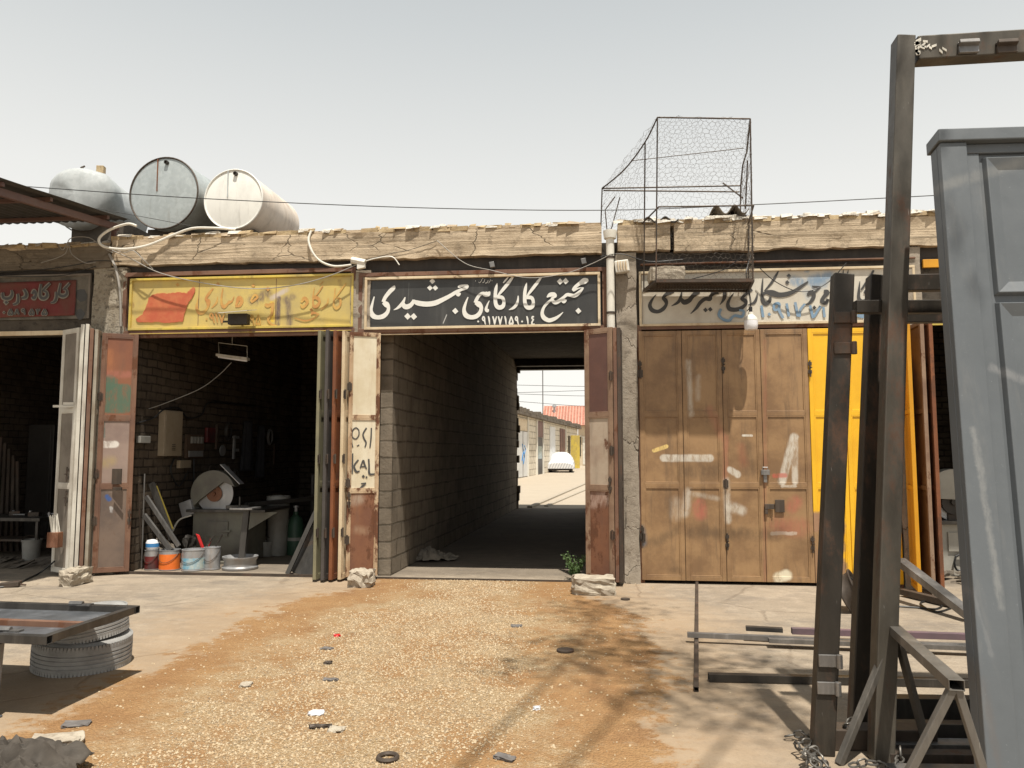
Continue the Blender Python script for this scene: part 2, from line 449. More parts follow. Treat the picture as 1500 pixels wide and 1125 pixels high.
def rough_beam(mb, x0, x1, z0, z1, y0, y1, seed, sx=.07, amp=.022, drop=.03):
    """front sheet with a broken, wavy surface plus top, bottom and back"""
    nx = max(2, int((x1 - x0) / sx)); nz = max(3, int((z1 - z0) / .05))
    vs = []; fs = []
    for i in range(nx + 1):
        x = x0 + (x1 - x0) * i / nx
        zb = z0 + drop * (mn.noise(Vector((x * 2.3, seed, 0))) + .6 * mn.noise(Vector((x * 9, seed, 3))))
        zt = z1 + .4 * drop * mn.noise(Vector((x * 3.1, seed, 7)))
        for k in range(nz + 1):
            z = zb + (zt - zb) * k / nz
            n = mn.noise(Vector((x * 1.5, z * 9, seed))) + .6 * mn.noise(Vector((x * 7, z * 18, seed + 5)))
            vs.append((x, y0 - amp * n, z))
        vs.append((x, y1, zt)); vs.append((x, y1, zb))
    w_ = nz + 3
    for i in range(nx):
        a, b = i * w_, (i + 1) * w_
        for k in range(w_):
            k2 = (k + 1) % w_
            fs.append((a + k, b + k, b + k2, a + k2))
    fs += [tuple(range(w_ - 1, -1, -1)), tuple(nx * w_ + k for k in range(w_))]
    mb.add(vs, fs)

mb = MB()
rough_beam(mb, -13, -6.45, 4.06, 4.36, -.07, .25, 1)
M['shaded_parapet'] = concrete('sooty_shaded_parapet', (.24, .20, .15), (.17, .14, .105), (.10, .08, .06), 2.4, bump=1., lines=.6, cracks=.5)  # soot-grey parapet copy, darkened further to hold the canopy's shade in its colour
mb.build('parapet', M['shaded_parapet'], bld, smooth=True); mb = MB()
rough_beam(mb, -6.43, .13, 4.08, 4.43, -.09, .25, 2)
rough_beam(mb, .33, .98, 4.10, 4.42, -.09, .25, 3)
rough_beam(mb, 1.03, 9, 4.07, 4.42, -.08, .25, 4)
mb.build('parapet', M['parapet'], bld, smooth=True)
mb = MB()     # broken edge left of the break in the beam
mb.obox((1.0, .12, 4.26), (.10, 0, -.12), (0, .1, 0), (.02, 0, .03))
mb.build('broken_beam_end', M['dark_steel'], bld)
def coping(xa, xb):     # a worn brick course under flaking plaster along the top edge
    mb = MB(); mb.cur = 2; lo = 4.415 if xa > -6.5 else 4.345
    rough_beam(mb, xa, xb, lo - .01, lo + .062, -.065, .2, xa + 20, drop=.012, amp=.012)
    x = xa
    while x < xb - .12:
        wd = rng.uniform(.19, .25)
        if rng.random() < (.85 if x < .2 else .45):
            mb.cur = 0
            c = Vector((x + wd / 2, .01 + rng.uniform(-.012, .015), lo + .037 + rng.uniform(-.006, .012)))
            vs0 = len(mb.v)
            mb.obox(c, (wd / 2, rng.uniform(-.006, .006), rng.uniform(-.004, .004)), (0, .095, 0), (0, 0, rng.uniform(.028, .036)))
            for i in range(vs0, len(mb.v)):
                p = mb.v[i]; mb.v[i] = (p[0] + rng.uniform(-.01, .01), p[1] + rng.uniform(-.012, .012), p[2] + rng.uniform(-.008, .008))
        x += wd + rng.uniform(.008, .02)
    x = xa
    while x < xb - .06:
        pale = .92 if x > .5 else .35
        s_ = rng.uniform(.018, .06); mb.cur = 1 if rng.random() < pale else (2 if rng.random() < .6 else 0)
        cc = Vector((x, rng.uniform(-.085, .03), lo + .075 + rng.uniform(-.03, .012)))
        vs0 = len(mb.v)
        mb.obox(cc, (s_ * 1.5, .01, .004), (0, s_ * .8, .008), (.005, .01, rng.uniform(.012, .026)))
        for i in range(vs0, len(mb.v)):
            p = mb.v[i]; mb.v[i] = tuple(v_ + rng.uniform(-.012, .012) for v_ in p)
        x += s_ * (rng.uniform(.6, 1.5) if x > .3 else rng.uniform(1.2, 4.5))
    mb.build('coping', [M['coping'], M['coping_white'], M['parapet']], bld, bevel=.005)
coping(-13, -6.47); coping(-6.45, .12); coping(.34, 9)
mb = MB()
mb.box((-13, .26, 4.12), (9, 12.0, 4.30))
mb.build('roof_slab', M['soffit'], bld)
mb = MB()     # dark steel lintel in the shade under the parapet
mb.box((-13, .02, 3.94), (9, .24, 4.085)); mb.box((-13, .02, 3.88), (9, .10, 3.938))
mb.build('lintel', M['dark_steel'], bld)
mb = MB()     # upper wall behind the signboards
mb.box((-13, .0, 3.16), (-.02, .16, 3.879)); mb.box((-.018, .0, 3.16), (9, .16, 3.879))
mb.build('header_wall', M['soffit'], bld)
# piers between the bays
for (x0, x1, z1, mt, sd_) in ((-6.70, -6.22, 4.06, 'rough_plaster', 11), (-3.12, -2.86, 3.94, 'pillar', 12), (.30, .555, 4.08, 'pillar', 13), (3.62, 3.95, 4.06, 'pillar', 14), (-10.6, -10.2, 4.0, 'pillar', 15)):
    mb = MB(); nz = 46; n_ = 6; vs = []; fs = []
    for k in range(nz + 1):
        z = z1 * k / nz; ring = []
        for i in range(n_ + 1):
            xx = x0 + (x1 - x0) * i / n_
            wv = mn.noise(Vector((xx * 4, z * 2.2, sd_))) + .6 * mn.noise(Vector((xx * 11, z * 8, sd_)))
            edge = .018 * mn.noise(Vector((z * 3, sd_, i))) if i in (0, n_) else 0
            ring.append((xx + edge, -.055 - .02 * wv - (.05 * max(0, 1 - z / .25)), z))
        ring += [(x1, .16, z), (x0, .16, z)]
        vs += ring
    w_ = n_ + 3
    for k in range(nz):
        for i in range(w_):
            fs.append((k * w_ + i, k * w_ + (i + 1) % w_, (k + 1) * w_ + (i + 1) % w_, (k + 1) * w_ + i))
    fs.append(tuple(nz * w_ + i for i in range(w_)))
    mb.add(vs, fs); mb.build('pillar', M[mt], bld, smooth=True)
# walls inside
def wall_y(x0, y0, x1, y1, z1, mat, th=.16):
    mb = MB()
    mb.prism([(x0, y0, 0), (x1, y1, 0), (x1, y1, z1), (x0, y0, z1)], [(x0 - th, y0, 0), (x1 - th, y1, 0), (x1 - th, y1, z1), (x0 - th, y0, z1)])
    mb.build('partition_wall', mat, bld)
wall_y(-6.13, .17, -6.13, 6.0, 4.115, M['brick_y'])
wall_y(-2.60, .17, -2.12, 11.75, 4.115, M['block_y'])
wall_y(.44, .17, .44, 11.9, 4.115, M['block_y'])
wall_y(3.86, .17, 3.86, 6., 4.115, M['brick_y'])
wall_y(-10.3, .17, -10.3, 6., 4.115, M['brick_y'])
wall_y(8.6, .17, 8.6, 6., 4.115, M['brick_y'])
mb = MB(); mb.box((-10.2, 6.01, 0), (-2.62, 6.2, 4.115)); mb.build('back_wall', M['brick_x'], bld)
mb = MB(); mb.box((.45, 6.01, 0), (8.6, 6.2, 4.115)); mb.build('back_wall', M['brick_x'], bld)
# ragged far end of the passage wall, header over the far opening
mb = MB(); z = 0.
while z < 4.0:
    h_ = .207; px_ = rng.uniform(-.02, .09)
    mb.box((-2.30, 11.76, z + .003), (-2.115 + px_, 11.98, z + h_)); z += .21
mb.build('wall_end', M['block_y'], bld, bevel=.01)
mb = MB(); mb.box((-2.29, 11.74, 3.86), (.28, 11.99, 4.115)); mb.box((-2.1, 11.4, 3.93), (.27, 11.73, 4.11)); mb.build('far_lintel', M['dark_steel'], bld)
# bay frames: rusty steel head and jambs
def bay(x0, x1, zh, mat, sill=True):
    mb = MB()
    mb.bar((x0, -.01, zh + .03), (x1, -.01, zh + .03), .06, .06)
    mb.bar((x0 + .025, -.01, 0), (x0 + .025, -.01, zh), .05, .06); mb.bar((x1 - .025, -.01, 0), (x1 - .025, -.01, zh), .05, .06)
    mb.build('door_frame', mat, bld, bevel=.003)
bay(-10.15, -6.72, 3.16, M['cream_frame'])
bay(-6.21, -3.13, 3.10, M['rust_frame'])
bay(-2.85, .29, 3.10, M['rust_frame'])
bay(.56, 3.61, 3.10, M['rust_frame'])
bay(3.96, 8.4, 3.10, M['yellow_frame'])
mb = MB()
mb.box((-6.15, -.05, .0), (-3.2, -.02, .035)); mb.box((-2.8, -.06, .0), (.2, -.03, .02))
mb.build('threshold', M['mill2'], bld)

# ------------------------------------------------------------------ folding doors (each leaf a part of the building)
def leaf(x0, y0, x1, y1, mats, rails=(.0, .33, .67, 1.), z0=.04, z1=3.08, th=.042, st=.05, label=None, hinge=None, bolt=None, lean=0.0):
    """door leaf from (x0,y0) to (x1,y1) in plan; mats = frame, then panel(s) from the top down"""
    a, b = Vector((x0, y0, 0)), Vector((x1, y1, 0)); u = (b - a); W = u.length; u.normalize()
    nrm = Vector((u.y, -u.x, 0)); up = Vector((0, 0, 1)); H_ = z1 - z0
    mb = MB(); mb.cur = 0
    def pc(s, z, d): return a + u * s + up * (z0 + z) + nrm * d
    for s in (st / 2, W - st / 2): mb.obox(pc(s, H_ / 2, 0), u * st / 2, nrm * th / 2, up * H_ / 2)
    zs = [min(max(r * H_, st / 2), H_ - st / 2) for r in rails]
    for z in zs: mb.obox(pc(W / 2, z, 0), u * (W / 2 - st), nrm * (th / 2 - .003), up * st / 2)
    pans = mats[1:]
    for i in range(len(zs) - 1):
        mb.cur = 1 + min(len(pans) - 1, len(zs) - 2 - i)
        lo, hi = zs[i] + st / 2, zs[i + 1] - st / 2
        mb.obox(pc(W / 2, (lo + hi) / 2, .004), u * (W / 2 - st), nrm * .003, up * (hi - lo) / 2)
        mb.cur = 0          # thin inner bead round the panel
        for z in (lo + .008, hi - .008): mb.obox(pc(W / 2, z, .012), u * (W / 2 - st), nrm * .005, up * .008)
        for s in (st + .008, W - st - .008): mb.obox(pc(s, (lo + hi) / 2, .0125), u * .008, nrm * .005, up * ((hi - lo) / 2 - .016))
    o = mb.build('door_leaf', list(mats), bld, bevel=.003)
    if label: o['label'] = label
    if hinge is not None:
        for z in hinge[1]:
            h = MB(); p = pc(hinge[0] * W, z - z0, th / 2 + .012)
            h.tube([p - up * .06, p + up * .06], .013, 8); h.obox(p - nrm * .008, u * .03, nrm * .003, up * .045)
            h.build('hinge', M['mill2'], o)
    if bolt is not None:
        for (s, z) in bolt:
            h = MB(); p = pc(s * W, z - z0, th / 2 + .012)
            h.tube([p - up * .11, p + up * .09], .009, 8); h.obox(p - up * .05 - nrm * .004, u * .022, nrm * .006, up * .02)
            h.obox(p + up * .05 - nrm * .004, u * .022, nrm * .006, up * .02); h.tube([p, p + nrm * .035 + u * .012], .007, 6)
            h.build('bolt', M['mill2'], o)
    return o

# brown and yellow closed doors right of the passage: paint daubs measured on the leaves
def seg(ax, ay, bx, by): return P(ax, ay, -.03), P(bx, by, -.03)
WH = (.62, .58, .50); PK = (.42, .13, .09); DK = (.085, .055, .032)
def S_(ax, ay, bx, by, rpx, col, al, soft=.5, wob=.02):
    a, b = seg(ax, ay, bx, by); return (a, b, rpx * 9.6 / F, col, al, soft, wob)
brown_marks = [
    S_(972, 671, 1040, 671, 5.5, WH, .85, .3, .008), S_(958, 660, 976, 654, 3, (.75, .55, .2), .95, .2, .006),
    S_(1008, 720, 1003, 752, 6, WH, .6, .9), S_(990, 735, 990, 755, 8, WH, .3, .95), S_(1010, 722, 1050, 730, 4, WH, .35, .8),
    S_(1025, 740, 1025, 752, 10, PK, .75, .6), S_(1064, 704, 1066, 762, 5, WH, .65, .8), S_(1063, 640, 1062, 700, 4, PK, .4, .9),
    S_(1070, 742, 1086, 748, 7, WH, .7, .7), S_(1069, 688, 1080, 695, 5, WH, .85, .35, .012), S_(1145, 705, 1163, 640, 6, WH, .8, .4, .01),
    S_(1164, 640, 1164, 706, 4.5, WH, .75, .4, .01), S_(1134, 697, 1150, 696, 3.5, (.5, .10, .07), .8, .5, .01), S_(1145, 712, 1165, 712, 2, WH, .6, .5),
    S_(1140, 846, 1152, 842, 8, (.72, .66, .5), .9, .4, .012), S_(1165, 735, 1160, 742, 10, PK, .6, .6), S_(1140, 770, 1172, 772, 14, PK, .45, .8),
    S_(1130, 781, 1165, 781, 2.5, WH, .5, .5), S_(1008, 530, 1012, 608, 4, WH, .5, .9), S_(1023, 552, 1022, 585, 4, WH, .3, .9), S_(1040, 600, 1058, 640, 7, PK, .3, .9),
    S_(1000, 690, 1045, 690, 14, DK, .5, .9), S_(1095, 655, 1098, 690, 9, DK, .5, .9), S_(1085, 655, 1090, 680, 7, (.30, .11, .06), .5, .9), S_(1010, 780, 1140, 782, 9, DK, .55, .95, .05),
    S_(945, 800, 990, 778, 8, DK, .5, .95, .05), S_(1088, 638, 1101, 638, 1.6, (.8, .78, .7), .8, .3, .004), S_(985, 835, 992, 835, 8, DK, .4, .9),
    S_(1120, 500, 1120, 850, 3, (.35, .13, .08), .35, .9), S_(940, 775, 941, 795, 7, (.10, .11, .13), .8, .6)]
BR = (.335, .205, .10); BR2 = (.21, .122, .06)
M['brown_door'] = paint('brown_door_paint', BR, BR2, rust=.24, rough=.5, streak=.8, streakc=(.125, .08, .048), marks=brown_marks, bump=.25, ns=2.6, speck=.5)
YL, YL2 = (.86, .50, .022), (.78, .43, .02)
M['yellow_door'] = paint('yellow_door_paint', YL, YL2, rust=.05, rough=.4, streak=.12, speck=.15, bump=.15, streakc=(.35, .2, .04), marks=[
    S_(1180, 772, 1215, 772, 21, (.34, .20, .12), 1, .15, .03), S_(1180, 800, 1215, 800, 21, BR, 1, .15, .03), S_(1180, 830, 1215, 830, 24, (.30, .18, .10), 1, .15, .03), S_(1216, 850, 1255, 856, 10, (.36, .30, .06), .8, .8, .03)])
xs = [.575, 1.10, 1.583, 2.044, 2.605, 3.03, 3.60]
RL = (.0, .375, .66, 1.)
leaf(xs[0], -.035, xs[1] - .006, -.035, (M['brown_door'],) * 2, RL, hinge=(0.03, (.55, 2.55)), bolt=[(.02, .60), (.02, 2.62)])
leaf(xs[1], -.035, xs[2] - .006, -.035, (M['brown_door'],) * 2, RL)
leaf(xs[2], -.035, xs[3] - .006, -.035, (M['brown_door'],) * 2, RL, hinge=(0.02, (1.2,)), bolt=[(.02, .52), (.02, 2.65)])
ol = leaf(xs[3], -.035, xs[4] - .006, -.035, (M['brown_door'],) * 2, RL, bolt=[(.97, .5)], label='brown door leaf with white slash of paint, lock box and padlock')
h = MB(); p = P(1127, 742, -.075); h.box(p - Vector((.055, .015, .03)), p + Vector((.055, .012, .03))); h.box(p + Vector((-.055, -.012, -.09)), p + Vector((-.02, .012, -.032)))
p2 = P(1143, 742, -.062); h.box(p2 - Vector((.06, .003, .07)), p2 + Vector((.05, .006, .08)))
h.build('lock_box', M['mill2'], ol, bevel=.003)
h = MB(); p = P(1121, 692, -.08); h.box(p - Vector((.05, .02, .03)), p + Vector((.05, .02, .03))); h.tube([p + Vector((-.03, 0, .03)), p + Vector((-.03, 0, .06)), p + Vector((.03, 0, .06)), p + Vector((.03, 0, .03))], .007, 6)
h.box(p + Vector((-.02, .0, -.12)), p + Vector((.02, .02, -.03)))
h.build('padlock', M['grey_steel'], ol, bevel=.003)
leaf(xs[4], -.035, xs[5] - .006, -.035, (M['yellow_door'],) * 2, RL, bolt=[(.03, 2.6)], label='yellow door leaf left bare and brown at its foot')
leaf(xs[5], -.035, xs[6], -.035, (M['yellow_door'],) * 2, RL, label='yellow door leaf behind the tall steel posts')
M['rust_edge'] = paint('worn_brown_frame', (.30, .20, .13), (.19, .11, .07), rust=.5, rough=.65, streak=.5)
M['orange_door'] = paint('orange_yellow_paint', (.66, .31, .015), (.55, .25, .015), rust=.15, rough=.45, streak=.3)
M['rust_leaf'] = paint('rust_red_leaf_paint', (.22, .075, .025), (.15, .05, .02), rust=.6, rough=.65)
leaf(3.58, -.55, 3.69, -.07, (M['orange_door'],) * 2, RL, label='orange yellow door leaf folded outward')
leaf(3.73, -.55, 3.77, -.07, (M['rust_edge'],) * 2, RL)
leaf(3.82, -.56, 3.84, -.07, (M['rust_leaf'],) * 2, RL, bolt=[(.2, 1.5)], label='rust red door leaf folded outward')

# doors folded back on both sides of the passage
gr_marks = []
M['cream_rust'] = paint('rusting_cream_frame', (.52, .40, .26), (.36, .23, .13), rust=.62, rough=.65, streak=.5, streakc=(.26, .12, .05))
M['cream_leaf'] = paint('cream_leaf_paint', (.66, .60, .46), (.56, .48, .33), rust=.30, rough=.6, streak=.35, streakc=(.35, .2, .1))
M['rust_panel'] = paint('rusted_bare_panel', (.22, .095, .045), (.15, .062, .034), rust=.6, rough=.7, marks=[
    (Vector((-2.97, 0, .98)), Vector((-2.92, 0, 1.0)), .07, (.42, .36, .28), .6, .9), (Vector((-2.93, 0, .62)), Vector((-2.8, 0, .6)), .05, (.33, .22, .14), .6, .9)])
_a, _b = P(509, 670, -.26), P(555, 670, -.10)
ocl = leaf(_a.x, -.26, _b.x, -.10, (M['cream_rust'], M['cream_leaf'], M['cream_leaf'], M['rust_panel']), (0, .345, .645, 1.), z0=.05, z1=3.10, hinge=(0.02, (.5, 1.2, 2.4)), bolt=[(.06, 1.0)], st=.035, label='door leaf with cream panels over a rusted foot and black spray letters')
M['redbrown_leaf'] = paint('red_brown_leaf_paint', (.135, .062, .045), (.10, .045, .034), rust=.15, rough=.55, streak=.4)
M['peeling_leaf'] = paint('peeling_grey_paint', (.46, .38, .29), (.36, .27, .20), rust=.40, rough=.65, speck=.7, speckc=(.25, .05, .03))
M['peeling_low'] = paint('rust_streaked_panel', (.20, .085, .042), (.14, .06, .035), rust=.6, rough=.7, marks=[(Vector((.0, 0, 1.0)), Vector((.2, 0, 1.05)), .10, (.45, .33, .27), .75, .6, .05)])
leaf(-.09, -.08, .245, -.30, (M['rust_edge'], M['redbrown_leaf'], M['peeling_leaf'], M['peeling_low']), (0, .36, .65, 1.), z0=.05, z1=3.10, hinge=(.97, (.6, 1.6, 2.5)), bolt=[(.9, 1.2)], label='door leaf with dark brown top panel and peeling pale middle')
for (xa, mt) in ((.272, 'rust_frame'), (.318, 'mill2')):
    leaf(xa, -.32, xa + .03, -.06, (M[mt], M['rust_leaf']), RL, z0=.05, z1=3.09)
M['green_leaf'] = paint('dull_olive_leaf_paint', (.22, .20, .12), (.15, .14, .09), rust=.35, rough=.6)
M['black_leaf'] = paint('blackened_leaf_paint', (.07, .06, .055), (.045, .04, .035), rust=.35, rough=.6)
for (xa, ya, mt, lb) in ((-3.40, -.40, 'green_leaf', 'olive painted leaf folded outward'), (-3.29, -.43, 'black_leaf', 'blackened leaf folded outward'), (-3.20, -.40, 'rust_leaf', 'rust red leaf folded outward'), (-3.10, -.36, 'cream_frame', 'cream leaf with rust streaks, folded edge on')):
    leaf(xa, ya, xa + .05, ya + .36, (M[mt], M[mt]), RL, z0=.03, z1=3.10, label=lb, hinge=(.02, (.6, 1.5, 2.3)))

# doors folded back on the pier between the two left shops
M['grubby_leaf'] = paint('grubby_grey_paint', (.21, .18, .145), (.14, .115, .09), rust=.35, rough=.65, streak=.6)
M['white_leaf'] = paint('dirty_white_paint', (.60, .57, .50), (.42, .38, .32), rust=.25, rough=.6, streak=.5)
M['yellow_edge'] = paint('flaking_yellow_paint', (.40, .37, .30), (.26, .21, .15), rust=.3, rough=.6, marks=[
    (Vector((-6.83, 0, 2.95)), Vector((-6.83, 0, 3.1)), .3, (.72, .55, .02), 1, .1, .02), (Vector((-6.83, 0, 2.5)), Vector((-6.83, 0, 2.3)), .07, (.65, .62, .55), .9, .3, .05), (Vector((-6.83, 0, 2.15)), Vector((-6.83, 0, 2.0)), .12, (.55, .38, .05), .8, .6, .05)])
GM = [(Vector((-6.3, 0, 2.9)), Vector((-6.3, 0, 2.65)), .045, (.42, .16, .06), .5, .6, .02),
      (P(170, 585), P(188, 585), .20, (.075, .13, .085), .95, .12, .02), (P(172, 565), P(174, 562), .10, (.075, .13, .085), .95, .12, .02), (P(150, 548), P(195, 550), .05, (.36, .13, .09), .7, .8, .03)]
M['rustred_green'] = paint('rust_red_panel_with_green_patch', (.24, .092, .045), (.19, .07, .038), rust=.18, rough=.6, marks=GM)
M['mid_panel'] = paint('bare_grey_pink_panel', (.30, .22, .18), (.22, .155, .13), rust=.35, rough=.6, marks=[
    (P(155, 652), P(180, 651), .045, (.72, .68, .62), .9, .35, .015), (P(160, 642), P(162, 640), .06, (.6, .58, .55), .6, .8), (P(175, 675), P(170, 678), .07, (.40, .30, .08), .4, .9), (P(168, 620), P(168, 640), .02, (.07, .11, .09), .7, .6)])
M['low_panel'] = paint('dark_stained_panel', (.17, .12, .09), (.11, .08, .065), rust=.4, rough=.6, marks=[
    (P(150, 745), P(155, 745), .055, (.42, .36, .31), .8, .5), (P(171, 726), P(173, 730), .03, (.03, .09, .28), .9, .4, .01), (P(175, 742), P(175, 748), .02, (.6, .6, .6), .6, .5), (P(140, 700), P(180, 710), .1, (.30, .24, .2), .6, .9, .05)])
def PL(px, y): return P(px, 670, y).x
orl = leaf(PL(142, -.26), -.26, PL(196, -.06), -.06, (M['rust_frame'], M['rustred_green'], M['mid_panel'], M['low_panel']), (0, .355, .64, 1.), z0=.04, z1=3.14, hinge=(.02, (.7, 1.3, 2.3)), bolt=[(.95, .75)], label='door leaf with a green patch on rust red at its top')
h = MB(); p = P(172, 698, -.22); h.box(p - Vector((.07, .012, .10)), p + Vector((.06, .004, .10))); h.box(P(172, 716, -.235) - Vector((.06, .01, .02)), P(172, 716, -.235) + Vector((.06, .01, .02)))
h.build('latch_plate', M['mill2'], orl, bevel=.002)
leaf(PL(133, -.42), -.42, PL(141, -.2), -.2, (M['yellow_edge'],) * 2, RL, z0=.03, z1=3.16, label='flaking yellow and grey leaf folded edge on')
leaf(PL(126, -.50), -.50, PL(131, -.2), -.2, (M['rust_frame'],) * 2, RL, z0=.03, z1=3.16)
leaf(PL(119, -.50), -.50, PL(124, -.2), -.2, (M['white_leaf'],) * 2, RL, z0=.03, z1=3.22, label='narrow white leaf folded edge on')
leaf(PL(112, -.48), -.48, PL(117, -.2), -.2, (M['white_leaf'],) * 2, RL, z0=.03, z1=3.22, label='dirty white leaf folded edge on')
ogl = leaf(PL(85, -.16), -.16, PL(109, -.36), -.36, (M['white_leaf'], M['grubby_leaf']), (0, .35, .66, 1.), z0=.04, z1=3.2, bolt=[(.75, 1.0), (.75, 1.3)], label='grubby grey leaf with white edge and a slide bolt')
h = MB(); p = P(95, 595, -.36); h.bar(p - Vector((.16, 0, 0)), p + Vector((.14, 0, 0)), .02, .03); h.box(p + Vector((-.02, -.01, .01)), p + Vector((.13, .01, .05)))
h.build('slide_bolt', M['white_leaf'], ogl)
# leaves of the left shop folded further off, right shop head board
mb = MB()
mb.box((3.98, -.06, 3.80), (8, -.02, 3.90)); mb.build('head_board', M['orange_door'], bld, bevel=.004)

# ------------------------------------------------------------------ signboards
def ribbon(mb, pts, plane, y, n=5, wmul=1.):
    """painted stroke: pts (px, py, width) -> thin raised sheet following the hand's pressure"""
    if len(pts) == 1:
        px, py, r = pts[0]; r *= wmul
        c = [(px, py - r), (px + r * .95, py + r * .1), (px - r * .05, py + r), (px - r, py - r * .05)]
        a = [plane(u, v, y) for u, v in c]; b = [plane(u, v, y + .0012) for u, v in c]
        mb.prism(a, b); return
    q = spline(pts, n); L = []; Rr = []
    for i, (x, yy, w_) in enumerate(q):
        a, b = q[max(i - 1, 0)], q[min(i + 1, len(q) - 1)]
        dx, dy = b[0] - a[0], b[1] - a[1]; l = math.hypot(dx, dy) or 1
        nx, ny = -dy / l, dx / l; h_ = max(w_, .4) * wmul / 2; yo = y - i * 3e-5
        L.append(plane(x + nx * h_, yy + ny * h_, yo)); Rr.append(plane(x - nx * h_, yy - ny * h_, yo))
    vs = L + Rr; k = len(q)
    mb.add(vs, [(i, i + 1, k + i + 1, k + i) for i in range(k - 1)])
def strokes(name, data, ox, oy, sc, Y, mat, parent, wmul=1., off=0.):
    """each word (strokes that lie close together) becomes a part of its own"""
    bb = [(min(p[0] - p[2] * .6 for p in st), max(p[0] + p[2] * .6 for p in st), min(p[1] - p[2] * .6 for p in st), max(p[1] + p[2] * .6 for p in st)) for st in data]
    grp = list(range(len(data)))
    for a in range(len(data)):
        for b in range(a):
            A, B = bb[a], bb[b]
            if A[0] < B[1] + 28 and B[0] < A[1] + 28 and A[2] < B[3] + 30 and B[2] < A[3] + 30:
                ga, gb = grp[a], grp[b]; grp = [gb if q == ga else q for q in grp]
    for gid in sorted(set(grp)):
        mb = MB()
        for i, st in enumerate(data):
            if grp[i] == gid: ribbon(mb, [(ox + a / sc, oy + b / sc, c / sc) for a, b, c in st], P, Y - off - i * 2.5e-4, wmul=wmul)
        mb.build(name, mat, parent)
def digits(txt, x, y, w_, h_, step, th, wm=1.):
    D = {'1': [[(.30, .0, .8), (.5, .4, 1.1), (.6, 1, .5)]], '0': [[(.5, .62, .9)]],
         '7': [[(.05, .02, .9), (.3, .45, 1), (.5, 1, .9)], [(.95, .02, .6), (.7, .45, .9), (.5, 1, .7)]],
         '9': [[(.72, .45, .8), (.40, .50, .9), (.22, .28, .9), (.42, .06, .9), (.68, .20, .9), (.72, .55, .9), (.92, 1, .7)]],
         '5': [[(.50, .02, .6), (.25, .45, .9), (.08, .8, 1), (.25, .98, 1), (.5, .8, .8), (.75, .98, 1), (.92, .75, 1), (.75, .4, .9), (.5, .02, .7)]],
         '4': [[(.72, .08, .8), (.35, .06, 1), (.25, .28, .9), (.7, .40, .8)], [(.6, .40, .8), (.25, .68, 1), (.30, .95, 1), (.85, .92, .8)]],
         '2': [[(.2, .0, .9), (.4, .4, 1), (.45, 1, .6)], [(.3, .25, .8), (.6, .3, .8), (.8, .02, .7)]],
         '3': [[(.2, .0, .9), (.35, .4, 1), (.4, 1, .6)], [(.3, .25, .7), (.5, .28, .7), (.58, .03, .6)], [(.58, .2, .7), (.75, .25, .7), (.85, .0, .6)]],
         '8': [[(.05, 1, .7), (.35, .45, 1), (.5, .02, .8)], [(.5, .02, .8), (.65, .45, 1), (.95, 1, .7)]],
         '6': [[(.75, .05, .7), (.3, .1, 1), (.4, .4, .8), (.7, .35, .7)], [(.55, .35, .8), (.45, .7, .9), (.35, 1, .6)]]}
    out = []
    for ch in txt:
        for st in D.get(ch, []):
            out.append([(x + a * w_, y + b * h_, (c * th if len(st) > 1 else c * th * .8)) for a, b, c in st])
        x += step
    return out

